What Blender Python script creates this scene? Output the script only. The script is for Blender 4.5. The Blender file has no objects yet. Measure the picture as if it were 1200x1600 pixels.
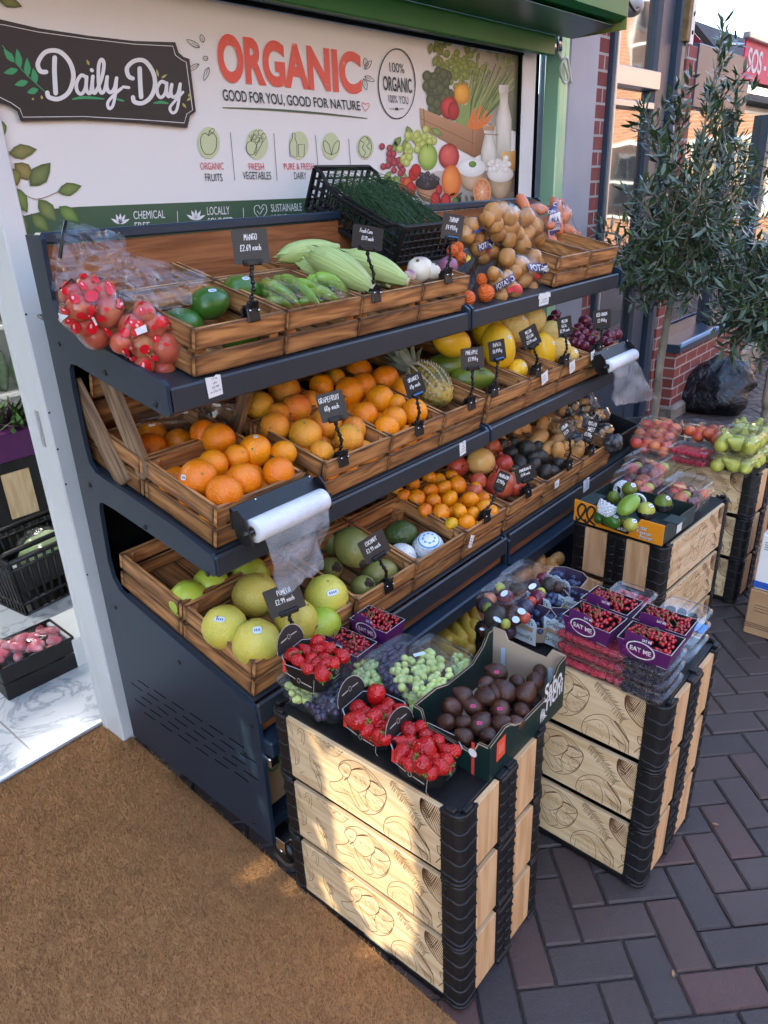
# Greengrocer's display on a shopping street. Units: metres. x runs along the shop front, y into the shop, z up.
import bpy, bmesh, math, random
import numpy as np
from mathutils import Vector as V, Matrix as M, Euler, noise
PI = math.pi
rad = math.radians
rnd = random.Random(7)
SC = bpy.context.scene
COL = SC.collection

# ---------------------------------------------------------------- camera
F_PX = 1135.654
RW = ((0.6470999, -0.7613617, -0.0398725), (-0.3342353, -0.2362930, -0.9123881), (0.6852361, 0.6037330, -0.4073797))
CAM = V((0, 0, 1.6))
cam_d = bpy.data.cameras.new('camera')
cam_d.sensor_fit = 'VERTICAL'; cam_d.sensor_height = 36; cam_d.sensor_width = 27
cam_d.lens = F_PX / 1600 * 36
cam_d.clip_start = 0.05; cam_d.clip_end = 300
cam = bpy.data.objects.new('camera', cam_d); COL.objects.link(cam)
r_, d_, f_ = V(RW[0]), V(RW[1]), V(RW[2])
cam.matrix_world = M(((r_.x, -d_.x, -f_.x, CAM.x), (r_.y, -d_.y, -f_.y, CAM.y), (r_.z, -d_.z, -f_.z, CAM.z), (0, 0, 0, 1)))
SC.camera = cam

# ---------------------------------------------------------------- daylight
SUN_DIR = V((0.78, -0.36, -0.51)).normalized()          # the way the sunlight travels
w = bpy.data.worlds.new('World'); SC.world = w; w.use_nodes = True
nt = w.node_tree
sky = nt.nodes.new('ShaderNodeTexSky'); sky.sky_type = 'NISHITA'; sky.sun_disc = False
sky.sun_elevation = math.asin(-SUN_DIR.z)
sky.sun_rotation = math.atan2(-SUN_DIR.x, -SUN_DIR.y)
sky.air_density = 1.0; sky.dust_density = 1.3; sky.ozone_density = 0.9
nt.links.new(sky.outputs[0], nt.nodes['Background'].inputs[0])
nt.nodes['Background'].inputs[1].default_value = 0.15
sun_d = bpy.data.lights.new('sun', 'SUN'); sun_d.energy = 2.0; sun_d.angle = rad(0.6); sun_d.color = (1.0, 0.90, 0.68)
sun = bpy.data.objects.new('sun', sun_d); COL.objects.link(sun)
sun.rotation_euler = SUN_DIR.to_track_quat('-Z', 'Y').to_euler(); sun.location = (-8, 2, 12)
SC.view_settings.view_transform = 'Standard'; SC.view_settings.look = 'None'
SC.view_settings.gamma = 1; SC.view_settings.exposure = 2.92; SC.view_settings.use_curve_mapping = False
SC.render.engine = 'CYCLES'
SC.cycles.use_denoising = True
SC.cycles.max_bounces = 10; SC.cycles.transparent_max_bounces = 24
SC.cycles.diffuse_bounces = 4; SC.cycles.glossy_bounces = 4; SC.cycles.transmission_bounces = 6
SC.cycles.caustics_reflective = False; SC.cycles.caustics_refractive = False
SC.cycles.sample_clamp_indirect = 4

# ---------------------------------------------------------------- from the photo's pixels (1200 x 1600) to places
def ray(u, v):
    c = V(((u - 600) / F_PX, (v - 800) / F_PX, 1.0))
    return V((RW[0][i] * c.x + RW[1][i] * c.y + RW[2][i] * c.z for i in range(3)))
def hit(u, v, p, n):
    r = ray(u, v); return CAM + r * ((V(p) - CAM).dot(V(n)) / r.dot(V(n)))
def onx(u, v, x): return hit(u, v, (x, 0, 0), (1, 0, 0))
def ony(u, v, y): return hit(u, v, (0, y, 0), (0, 1, 0))
def onz(u, v, z): return hit(u, v, (0, 0, z), (0, 0, 1))
def pxsize(p, px): return px * (p - CAM).dot(f_) / F_PX        # what px pixels measure at place p

# ---------------------------------------------------------------- objects
def tag(o, label=None, cat=None, group=None, kind=None):
    if label: o['label'] = label
    if cat: o['category'] = cat
    if group: o['group'] = group
    if kind: o['kind'] = kind
    return o
def thing(name, label, cat, loc=(0, 0, 0), rot=None, group=None):
    o = bpy.data.objects.new(name, None); COL.objects.link(o)
    o.empty_display_size = 0.05
    o.location = loc
    if rot is not None: o.rotation_euler = rot
    return tag(o, label, cat, group)
def put(me, name, parent=None, loc=None, rot=None, scale=None):
    o = bpy.data.objects.new(name, me); COL.objects.link(o)
    if parent: o.parent = parent
    if loc is not None: o.location = loc
    if rot is not None: o.rotation_euler = rot.to_euler() if hasattr(rot, 'to_euler') else rot
    if scale is not None: o.scale = scale if hasattr(scale, '__len__') else (scale,) * 3
    return o
def copy_tree(o, parent=None):
    c = o.copy(); COL.objects.link(c)
    if parent: c.parent = parent
    for ch in list(o.children): copy_tree(ch, c)
    return c

class MB:
    """collects faces and links them as one mesh"""
    def __init__(s): s.v = []; s.f = []; s.uv = []; s.uvn = []; s.mi = []; s.sm = []; s.col = []
    def add(s, vs, fs, mi=0, smooth=False, uvs=None, uvn=None, col=None):
        k = len(s.v); s.v += [tuple(q) for q in vs]
        for i, f in enumerate(fs):
            s.f.append(tuple(k + j for j in f)); s.mi.append(mi); s.sm.append(smooth)
            s.uv += uvs[i] if uvs else [(vs[j][0], vs[j][1]) for j in f]
            s.uvn += uvn[i] if uvn else [(.5, .5)] * len(f)
            if col is None: s.col += [(1, 1, 1)] * len(f)
            elif callable(col): s.col += [col(j) for j in f]
            else: s.col += [col] * len(f)
        return s
    def box(s, c, d, R=None, bev=0.0, mi=0, col=None):
        h = [x / 2 for x in d]; b = min(bev, min(h) * .9)
        L = max(range(3), key=lambda i: d[i]); vs = []; idx = {}
        for sx in (-1, 1):
            for sy in (-1, 1):
                for sz in (-1, 1):
                    sg = (sx, sy, sz)
                    for a in range(3):
                        p = [sg[i] * (h[i] - (b if i != a else 0)) for i in range(3)]
                        idx[(sg, a)] = len(vs); vs.append(p)
                        if b == 0:
                            idx[(sg, 1)] = idx[(sg, 2)] = idx[(sg, a)]; break
        fs = []; ax = []
        for a in range(3):
            for sa in (-1, 1):
                i, j = [k for k in range(3) if k != a]; q = []
                for si, sj in ((-1, -1), (1, -1), (1, 1), (-1, 1)):
                    g = [0, 0, 0]; g[a] = sa; g[i] = si; g[j] = sj; q.append(idx[(tuple(g), a)])
                fs.append(q); ax.append(a)
        if b:
            for a in range(3):
                for e in range(a + 1, 3):
                    k = 3 - a - e
                    for sa in (-1, 1):
                        for se in (-1, 1):
                            g0 = [0, 0, 0]; g0[a] = sa; g0[e] = se; g1 = list(g0); g0[k] = -1; g1[k] = 1
                            g0, g1 = tuple(g0), tuple(g1)
                            fs.append([idx[(g0, a)], idx[(g1, a)], idx[(g1, e)], idx[(g0, e)]]); ax.append(a)
            for sx in (-1, 1):
                for sy in (-1, 1):
                    for sz in (-1, 1): fs.append([idx[((sx, sy, sz), a)] for a in range(3)]); ax.append(0)
        out = []; uvs = []; uvn = []
        for f, a in zip(fs, ax):
            p = [V(vs[j]) for j in f]; n = (p[1] - p[0]).cross(p[2] - p[0]); m = sum(p, V()) / len(p)
            if n.dot(m) < 0: f = f[::-1]
            o = [k for k in range(3) if k != a]
            u_ = L if L in o else o[0]; v_ = [k for k in o if k != u_][0]
            out.append(f); uvs.append([(vs[j][u_], vs[j][v_] + .37 * a) for j in f])
            uvn.append([(.5 + vs[j][u_] / d[u_], .5 + vs[j][v_] / d[v_]) for j in f])
        c = V(c)
        vs = [(R @ V(p) + c) if R is not None else V(p) + c for p in vs]
        return s.add(vs, out, mi, False, uvs, uvn, col)
    def tube(s, path, r, n=8, cap=True, mi=0, smooth=True, col=None, closed=False):
        P = [V(p) for p in path]; m = len(P); rs = r if hasattr(r, '__len__') else [r] * m
        vs = []; up = None
        for i, p in enumerate(P):
            t = (P[(i + 1) % m] - P[i - 1]) if closed else P[min(i + 1, m - 1)] - P[max(i - 1, 0)]
            if t.length < 1e-9: t = V((0, 0, 1))
            t.normalize()
            if up is None: up = t.orthogonal().normalized()
            up = up - t * up.dot(t)
            up = up.normalized() if up.length > 1e-6 else t.orthogonal().normalized()
            b = t.cross(up)
            for k in range(n):
                a = 2 * PI * k / n; vs.append(p + (up * math.cos(a) + b * math.sin(a)) * rs[i])
        fs = []; uvs = []
        for i in range(m if closed else m - 1):
            for k in range(n):
                i2 = (i + 1) % m; fs.append([i * n + k, i * n + (k + 1) % n, i2 * n + (k + 1) % n, i2 * n + k])
                uvs.append([(i / m, k / n), (i / m, (k + 1) / n), ((i + 1) / m, (k + 1) / n), ((i + 1) / m, k / n)])
        if cap and not closed:
            fs += [list(range(n))[::-1], [(m - 1) * n + k for k in range(n)]]; uvs += [[(0, 0)] * n] * 2
        return s.add(vs, fs, mi, smooth, uvs, None, col)
    def lathe(s, prof, n=16, T=None, mi=0, smooth=True, fn=None, col=None, cap=False):
        vs = []; m = len(prof)
        for i, (r, z) in enumerate(prof):
            for k in range(n):
                a = 2 * PI * k / n; p = V((r * math.cos(a), r * math.sin(a), z))
                if fn: p = fn(p, a, i / (m - 1))
                vs.append(T @ p if T is not None else p)
        fs = []; uvs = []
        for i in range(m - 1):
            for k in range(n):
                fs.append([i * n + k, i * n + (k + 1) % n, (i + 1) * n + (k + 1) % n, (i + 1) * n + k])
                uvs.append([(k / n, i / m), ((k + 1) / n, i / m), ((k + 1) / n, (i + 1) / m), (k / n, (i + 1) / m)])
        if cap:
            fs += [list(range(n))[::-1], [(m - 1) * n + k for k in range(n)]]; uvs += [[(0, 0)] * n] * 2
        return s.add(vs, fs, mi, smooth, uvs, None, col)
    def prism(s, poly, h0, h1, T=None, mi=0, col=None):
        """poly in a plane (a, b), extruded along the third axis"""
        n = len(poly); A = sum(poly[i][0] * poly[(i + 1) % n][1] - poly[(i + 1) % n][0] * poly[i][1] for i in range(n))
        if A < 0: poly = poly[::-1]
        vs = [V((x, y, h0)) for x, y in poly] + [V((x, y, h1)) for x, y in poly]
        fs = [list(range(n))[::-1], [n + i for i in range(n)]] + [[i, (i + 1) % n, n + (i + 1) % n, n + i] for i in range(n)]
        uvs = [[(vs[j].x, vs[j].y) for j in f] for f in fs[:2]] + [[(i * .1, h0), (i * .1 + .1, h0), (i * .1 + .1, h1), (i * .1, h1)] for i in range(n)]
        if T is not None: vs = [T @ p for p in vs]
        return s.add(vs, fs, mi, False, uvs, None, col)
    def flat(s, poly, z=0, T=None, mi=0, col=None):
        n = len(poly); A = sum(poly[i][0] * poly[(i + 1) % n][1] - poly[(i + 1) % n][0] * poly[i][1] for i in range(n))
        if A < 0: poly = poly[::-1]
        vs = [V((x, y, z)) for x, y in poly]
        if T is not None: vs = [T @ p for p in vs]
        return s.add(vs, [list(range(n))], mi, False, None, None, col)
    def stroke(s, pts, w, z=0, T=None, mi=0, col=None, taper=False, caps=True):
        """a flat pen line through 2-D points"""
        P = [V((p[0], p[1])) for p in pts]; m = len(P); L = []; Rr = []
        for i in range(m):
            t = P[min(i + 1, m - 1)] - P[max(i - 1, 0)]
            if t.length < 1e-9: t = V((1, 0))
            t.normalize(); nn = V((-t.y, t.x))
            ww = (w[i] if hasattr(w, '__len__') else w) / 2
            if taper: ww *= .25 + .75 * math.sin(PI * min(1, max(0, (i + .3) / (m - .4))))
            L.append(P[i] + nn * ww); Rr.append(P[i] - nn * ww)
        vs = [V((p.x, p.y, z + (k % m) * 1e-5)) for k, p in enumerate(L + Rr)]; fs = [[m + i, m + i + 1, i + 1, i] for i in range(m - 1)]
        if caps and not taper:
            for i in (0, m - 1):
                ww = (w[i] if hasattr(w, '__len__') else w) / 2; k = len(vs)
                vs += [V((P[i].x + ww * math.cos(q * PI / 4), P[i].y + ww * math.sin(q * PI / 4), z + 8e-6 + i * 1e-5)) for q in range(8)]
                fs.append([k + q for q in range(8)])
        if T is not None: vs = [T @ p for p in vs]
        return s.add(vs, fs, mi, False, None, None, col)
    def grid(s, P, mi=0, smooth=True, col=None, closed=False):
        """rows of points"""
        m = len(P); n = len(P[0]); vs = [p for row in P for p in row]; fs = []; uvs = []
        for i in range(m - 1):
            for k in range(n if closed else n - 1):
                k2 = (k + 1) % n
                fs.append([i * n + k, i * n + k2, (i + 1) * n + k2, (i + 1) * n + k])
                uvs.append([(k / n, i / m), ((k + 1) / n, i / m), ((k + 1) / n, (i + 1) / m), (k / n, (i + 1) / m)])
        return s.add(vs, fs, mi, smooth, uvs, None, col)
    def ball(s, c, r, n=10, m=7, mi=0, col=None, T=None, fn=None):
        r = r if hasattr(r, '__len__') else (r,) * 3; c = V(c)
        vs = [V((0, 0, -1))]
        for i in range(1, m):
            t = PI * i / m
            for k in range(n): vs.append(V((math.sin(t) * math.cos(2 * PI * k / n), math.sin(t) * math.sin(2 * PI * k / n), -math.cos(t))))
        vs.append(V((0, 0, 1))); e = len(vs) - 1
        fs = [[0, 1 + (k + 1) % n, 1 + k] for k in range(n)]
        for i in range(m - 2):
            for k in range(n): fs.append([1 + i * n + k, 1 + i * n + (k + 1) % n, 1 + (i + 1) * n + (k + 1) % n, 1 + (i + 1) * n + k])
        fs += [[1 + (m - 2) * n + k, 1 + (m - 2) * n + (k + 1) % n, e] for k in range(n)]
        o = []
        for p in vs:
            if fn: p = fn(p)
            q = V((p.x * r[0], p.y * r[1], p.z * r[2]))
            o.append((T @ q if T is not None else q) + c)
        return s.add(o, fs, mi, True, None, None, col)
    def mesh(s, name, mats):
        me = bpy.data.meshes.new(name)
        me.from_pydata(s.v, [], s.f)
        for m in (mats if isinstance(mats, (list, tuple)) else [mats]): me.materials.append(m)
        me.polygons.foreach_set('material_index', s.mi); me.polygons.foreach_set('use_smooth', s.sm)
        ul = me.uv_layers.new(name='UVMap'); ul.data.foreach_set('uv', np.array(s.uv, np.float32).ravel())
        un = me.uv_layers.new(name='UVN'); un.data.foreach_set('uv', np.array(s.uvn, np.float32).ravel())
        if any(c != (1, 1, 1) for c in s.col):
            ca = me.color_attributes.new('Col', 'FLOAT_COLOR', 'CORNER')
            a = np.ones((len(s.col), 4), np.float32); a[:, :3] = np.array(s.col, np.float32); ca.data.foreach_set('color', a.ravel())
        me.update()
        return me
    def build(s, name, mats, parent=None, label=None, cat=None, group=None, kind=None, loc=None, rot=None):
        return tag(put(s.mesh(name, mats), name, parent, loc, rot), label, cat, group, kind)

def rotz(a): return M.Rotation(a, 3, 'Z')
def rotx(a): return M.Rotation(a, 3, 'X')
def roty(a): return M.Rotation(a, 3, 'Y')
def frame(o, x, y, z):
    """matrix with columns x, y, z and origin o"""
    x, y, z, o = V(x), V(y), V(z), V(o)
    return M(((x.x, y.x, z.x, o.x), (x.y, y.y, z.y, o.y), (x.z, y.z, z.z, o.z), (0, 0, 0, 1)))
def spline(P, n=6, closed=False):
    P = [tuple(p) for p in P]; m = len(P); out = []
    rng = range(m) if closed else range(m - 1)
    for i in rng:
        p0, p1, p2, p3 = (P[(i - 1) % m], P[i], P[(i + 1) % m], P[(i + 2) % m]) if closed else (P[max(i - 1, 0)], P[i], P[i + 1], P[min(i + 2, m - 1)])
        for k in range(n):
            t = k / n
            out.append(tuple(.5 * (2 * b + (c - a) * t + (2 * a - 5 * b + 4 * c - d) * t * t + (3 * b - a - 3 * c + d) * t ** 3) for a, b, c, d in zip(p0, p1, p2, p3)))
    if not closed: out.append(P[-1])
    return out
def ell(cx, cy, rx, ry, a0=0, a1=2 * PI, n=24, rot=0):
    o = []
    for k in range(n + (0 if abs(a1 - a0 - 2 * PI) < 1e-6 else 1)):
        a = a0 + (a1 - a0) * k / n; x, y = rx * math.cos(a), ry * math.sin(a)
        o.append((cx + x * math.cos(rot) - y * math.sin(rot), cy + x * math.sin(rot) + y * math.cos(rot)))
    return o

# lettering: the built-in font turned into faces, and a hand-drawn stroke alphabet for chalk
_tc = {}
def text_faces(s, bold=0.0):
    if (s, bold) in _tc: return _tc[(s, bold)]
    cu = bpy.data.curves.new('lettering', 'FONT'); cu.body = s; cu.offset = bold; cu.resolution_u = 6
    o = bpy.data.objects.new('lettering', cu); COL.objects.link(o)
    dg = bpy.context.evaluated_depsgraph_get(); dg.update()
    me = bpy.data.meshes.new_from_object(o.evaluated_get(dg))
    vs = [tuple(v.co[:2]) for v in me.vertices]; fs = [tuple(p.vertices) for p in me.polygons]
    bpy.data.objects.remove(o); bpy.data.curves.remove(cu); bpy.data.meshes.remove(me)
    x0 = min(v[0] for v in vs); x1 = max(v[0] for v in vs); y0 = min(v[1] for v in vs); y1 = max(v[1] for v in vs)
    vs = [((x - x0) / (x1 - x0), (y - y0) / (y1 - y0)) for x, y in vs]
    _tc[(s, bold)] = (vs, fs, (x1 - x0) / (y1 - y0))
    return _tc[(s, bold)]
def put_text(mb, s, fn, bold=0.0, mi=0, col=None):
    """fn maps the unit square of the words to a place"""
    vs, fs, _ = text_faces(s, bold)
    P = [V(fn(x, y)) for x, y in vs]
    mb.add(P, fs, mi, False, None, None, col)
ST = {'B': '0 0 0 6 1.6 5.5 1.6 3.8 0 3.2 1.8 2.6 1.9 .8 0 0', 'C': '2 5 1 6 .1 4.5 .1 1.5 1 0 2 .8', 'D': '0 0 0 6 1.5 5 2 3 1.5 1 0 0',
      'E': '2 6 .2 6 .1 0 2 0|.1 3 1.6 3.2', 'F': '2 6 .2 6 .1 0|.1 3 1.6 3.2', 'G': '2 5 1 6 .1 4.4 .1 1.4 1 0 2 .9 2 2.6 1.1 2.6', 'H': '0 0 0 6|2 0 2 6|0 3 2 3', 'I': '.6 0 .6 6',
      'J': '1.6 6 1.6 1 .8 0 0 1', 'K': '0 0 0 6|2 6 .1 2.8 2 0', 'L': '.1 6 0 0 1.8 0', 'M': '0 0 .2 6 1.2 2 2.2 6 2.4 0', 'N': '0 0 0 6 2 0 2 6', 'O': '1 6 .1 4.6 .1 1.4 1 0 1.9 1.4 1.9 4.6 1 6',
      'P': '0 0 0 6 1.7 5.6 1.8 3.6 0 3', 'Q': '1 6 .1 4.6 .1 1.4 1 0 1.9 1.4 1.9 4.6 1 6|1.2 1.2 2.2 -.4', 'R': '0 0 0 6 1.7 5.6 1.7 3.7 0 3.1 2 0', 'S': '1.9 5.2 1 6 .2 5 .5 3.6 1.6 2.6 1.8 1 1 0 .1 .8',
      'T': '0 6 2.2 6|1.1 6 1.1 0', 'U': '0 6 .1 1.2 1 0 1.9 1.2 2 6', 'V': '0 6 1 0 2 6', 'W': '0 6 .6 0 1.3 4 2 0 2.6 6', 'X': '0 0 2 6|0 6 2 0', 'Y': '0 6 1 3 2 6|1 3 1 0', 'Z': '0 6 2 6 0 0 2 0',
      'a': '1.6 3 .6 3.2 .1 1.4 .6 0 1.5 .8 1.6 3 1.8 0', 'c': '1.5 2.7 .8 3.2 .1 1.6 .7 0 1.6 .5', 'e': '.1 1.6 1.5 1.8 1 3.2 .2 2.4 .1 1 .8 0 1.6 .5', 'h': '0 6 0 0 .2 2.2 .9 3 1.4 2.2 1.4 0',
      'k': '0 6 0 0|1.4 3.2 .1 1.4 1.5 0', 'g': '1.5 2.8 .7 3.2 .1 1.6 .7 .3 1.5 1.4 1.5 3 1.4 -1.6 .4 -1.8', 'p': '.1 3 0 -2|0 2 .8 3.2 1.6 1.8 .8 .2 0 1', 'r': '.1 3 .1 0 .3 2.2 1.2 3', 's': '1.4 2.8 .6 3.2 .3 2.2 1.2 1.2 .8 0 .1 .4',
      'o': '.8 3.2 .1 1.6 .8 0 1.5 1.6 .8 3.2', 'n': '0 3 0 0 .2 2.2 .9 3 1.4 2.2 1.4 0', '£': '1.9 5 1.2 6 .5 5 .6 1.4 0 0 1.9 .1|.1 2.8 1.4 3', '1': '.4 5 1 6 1 0', '2': '.1 5 1 6 1.8 4.8 1.4 3 0 0 2 .1',
      '3': '.1 5.6 1.2 6 1.6 4.4 .7 3.2 1.8 2 1.2 0 0 .6', '4': '1.5 0 1.5 6 0 2 2.1 2', '5': '1.8 6 .4 6 .2 3.4 1.4 3.6 1.8 1.6 1 0 .1 .5', '6': '1.6 5.8 .6 4.4 .1 1.8 .8 0 1.7 1.2 1.3 2.9 .2 2', '7': '0 6 1.9 6 .7 0',
      '8': '1 3.2 .2 4.6 1 6 1.8 4.6 1 3.2 .1 1.5 1 0 1.9 1.5 1 3.2', '9': '1.7 5 .9 6 .1 4.4 .8 3.2 1.7 4.6 1.4 0', '0': '1 6 .1 4.6 .1 1.4 1 0 1.9 1.4 1.9 4.6 1 6', '.': '.2 0 .4 .3', '/': '0 0 1.6 6', '-': '0 3 1.4 3', '&': '2 0 .4 4.6 1 6 1.5 4.8 .1 1.4 .8 0 2 2.4'}
ST['A'] = '0 0 1 6 2 0|.4 2.3 1.6 2.3'
def chalk(mb, s, x0, y0, h, wd, T, z=0.0, mi=0, slant=.06, sq=.8, jit=.25):
    """hand lettering with cap height h starting at (x0, y0)"""
    k = h / 6; x = x0
    for ch in s:
        if ch == ' ': x += 1.7 * k * sq; continue
        d = ST.get(ch, ST['O']); mx = 0; a = rnd.uniform(-jit, jit)
        for st in d.split('|'):
            q = [float(t) for t in st.split()]; P = [(q[i], q[i + 1]) for i in range(0, len(q), 2)]
            mx = max(mx, max(p[0] for p in P))
            if len(P) > 3: P = spline(P, 3)
            mb.stroke([(x + (p[0] + p[1] * slant) * k * sq, y0 + (p[1] + a) * k) for p in P], wd, z, T, mi)
        x += (mx + .9) * k * sq
    return x

# ---------------------------------------------------------------- materials
class Mat:
    def __init__(s, name):
        s.m = bpy.data.materials.new(name); s.m.use_nodes = True; s.t = s.m.node_tree
        s.b = s.t.nodes['Principled BSDF']; s.out = s.t.nodes['Material Output']
    def n(s, ty, props=None, **ins):
        x = s.t.nodes.new('ShaderNode' + ty)
        for k, v in (props or {}).items(): setattr(x, k, v)
        for k, v in ins.items():
            key = int(k[1:]) if k[0] == 'i' and k[1:].isdigit() else k.replace('_', ' ')
            s.set(x.inputs[key], v)
        return x
    def set(s, sock, v):
        if hasattr(v, 'is_output'): s.t.links.new(v, sock)
        elif hasattr(v, '__len__') and len(v) == 3 and sock.type == 'RGBA': sock.default_value = (*v, 1)
        else: sock.default_value = v
    def p(s, **kw):
        for k, v in kw.items(): s.set(s.b.inputs[k.replace('_', ' ')], v)
        return s
    def mix(s, a, b, f, mode='MIX'):
        x = s.n('Mix', dict(data_type='RGBA', blend_type=mode)); s.set(x.inputs[0], f); s.set(x.inputs[6], a); s.set(x.inputs[7], b); return x.outputs[2]
    def math(s, op, a, b=0.0, c=0.0):
        x = s.n('Math', dict(operation=op)); s.set(x.inputs[0], a); s.set(x.inputs[1], b)
        if len(x.inputs) > 2: s.set(x.inputs[2], c)
        return x.outputs[0]
    def ramp(s, f, *stops):
        x = s.n('ValToRGB'); s.set(x.inputs[0], f); e = x.color_ramp.elements
        while len(e) < len(stops): e.new(0.5)
        for k, (p, c) in enumerate(stops):
            e[k].position = p; e[k].color = (*c, 1) if hasattr(c, '__len__') else (c, c, c, 1)
        return x.outputs[0]
    def map(s, v, sc=(1, 1, 1), loc=(0, 0, 0)):
        x = s.n('Mapping'); s.set(x.inputs[0], v); x.inputs[3].default_value = sc; s.set(x.inputs[1], loc); return x.outputs[0]
    def co(s, k='Object'): return s.n('TexCoord').outputs[k]
    def uv(s, k='UVMap'): return s.n('UVMap', dict(uv_map=k)).outputs[0]
    def noise(s, v, scale, detail=3, rough=.5, dist=0): return s.n('TexNoise', Vector=v, Scale=scale, Detail=detail, Roughness=rough, Distortion=dist).outputs[0]
    def voro(s, v, scale, feat='F1', rnd_=1): return s.n('TexVoronoi', dict(feature=feat), Vector=v, Scale=scale, Randomness=rnd_).outputs
    def rnd(s): return s.n('ObjectInfo').outputs['Random']
    def isl(s): return s.n('NewGeometry').outputs['Random Per Island']
    def vec(s, a, b, c):
        x = s.n('CombineXYZ'); s.set(x.inputs[0], a); s.set(x.inputs[1], b); s.set(x.inputs[2], c); return x.outputs[0]
    def vadd(s, a, b): x = s.n('VectorMath', dict(operation='ADD')); s.set(x.inputs[0], a); s.set(x.inputs[1], b); return x.outputs[0]
    def bump(s, h, st=.3, d=.01): s.set(s.b.inputs['Normal'], s.n('Bump', Strength=st, Distance=d, Height=h).outputs[0]); return s
    def hsv(s, c, h=.5, sa=1.0, v=1.0): return s.n('HueSaturation', Hue=h, Saturation=sa, Value=v, Color=c).outputs[0]

def simple(name, c, rough=.5, c2=None, sc=20, bump=0, bsc=80, metal=0, coat=0, spec=.5, vary=0, dist=.004):
    m = Mat(name); o = m.co(); base = c
    if c2: base = m.mix(c, c2, m.ramp(m.noise(o, sc, 4), (.35, 0), (.65, 1)))
    if vary: base = m.hsv(base if c2 else m.mix(c, c, 0.0), .5, 1.0, m.math('MULTIPLY_ADD', m.rnd(), 2 * vary, 1 - vary))
    m.p(Base_Color=base, Roughness=rough, Metallic=metal, Coat_Weight=coat, Specular_IOR_Level=spec)
    if bump: m.bump(m.noise(o, bsc, 3), bump, dist)
    return m.m

def wood(name, light, dark, burn, rough=.55, gs=1.0, edge=.5):
    """boards: grain along each board's length, burnt edges, every board its own"""
    m = Mat(name); r = m.math('MULTIPLY', m.math('ADD', m.isl(), m.rnd()), 37.0)
    uv = m.vadd(m.uv(), m.vec(r, m.math('MULTIPLY', r, 1.7), 0.0))
    g = m.noise(m.map(uv, (5 * gs, 95 * gs, 1)), 1.0, 5, .65, .4)
    k = m.noise(m.map(uv, (2.4 * gs, 17 * gs, 1)), 1.0, 2, .5, .4)
    rings = m.math('SINE', m.math('MULTIPLY', k, 44.0))
    c = m.mix(light, dark, m.ramp(m.math('ADD', m.math('MULTIPLY', g, .75), m.math('MULTIPLY', m.math('ADD', rings, 1.0), .085)), (.34, 0), (.62, 1)))
    n = m.n('SeparateXYZ'); m.set(n.inputs[0], m.uv('UVN'))
    def edge_(s_): return m.math('MULTIPLY', m.math('ABSOLUTE', m.math('SUBTRACT', s_, .5)), 2.0)
    e = m.math('MAXIMUM', m.math('POWER', edge_(n.outputs[0]), 14.0), m.math('POWER', edge_(n.outputs[1]), 4.0))
    e = m.math('MULTIPLY', e, m.math('MULTIPLY', m.noise(m.map(uv, (14, 30, 1)), 1.0, 3), 1.9))
    c = m.mix(c, burn, m.math('MULTIPLY', e, edge))
    blot = m.ramp(m.noise(m.map(uv, (3, 8, 1)), 1.0, 2), (.5, 0), (.72, 1))
    c = m.mix(c, burn, m.math('MULTIPLY', blot, .45 * edge))
    c = m.hsv(c, .5, 1.0, m.math('MULTIPLY_ADD', m.isl(), .55, .72))
    m.p(Base_Color=c, Roughness=rough, Specular_IOR_Level=.35)
    m.bump(m.math('ADD', g, m.math('MULTIPLY', rings, .15)), .35, .003)
    return m.m

def film(name, tint=(.97, .98, .99), gloss=.5, haze=.008, wrinkle=.6, sc=13, rough=.04, hazec=None):
    """thin clear plastic: see-through, shiny, a little milky"""
    m = Mat(name); t = m.t
    o = m.co(); h = m.math('ADD', m.noise(o, sc, 2, .5, 1.0), m.math('MULTIPLY', m.voro(o, sc * .6)[0], .5))
    bp = m.n('Bump', Strength=wrinkle, Distance=.012, Height=h).outputs[0]
    tr = m.n('BsdfTransparent'); tr.inputs[0].default_value = (*tint, 1)
    gl = m.n('BsdfGlossy', Roughness=rough, Normal=bp)
    df = m.n('BsdfDiffuse', Normal=bp); df.inputs[0].default_value = (*(hazec or (.85, .9, .95)), 1)
    lw = m.n('LayerWeight', Blend=.5, Normal=bp)
    f = m.math('MULTIPLY_ADD', m.math('POWER', lw.outputs[1], 3.0), gloss * 1.5, .015 + gloss * .05)
    s1 = m.n('MixShader'); m.set(s1.inputs[0], haze); m.set(s1.inputs[1], tr.outputs[0]); m.set(s1.inputs[2], df.outputs[0])
    s2 = m.n('MixShader'); m.set(s2.inputs[0], f); m.set(s2.inputs[1], s1.outputs[0]); m.set(s2.inputs[2], gl.outputs[0])
    t.links.new(s2.outputs[0], m.out.inputs[0])
    return m.m

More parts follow.
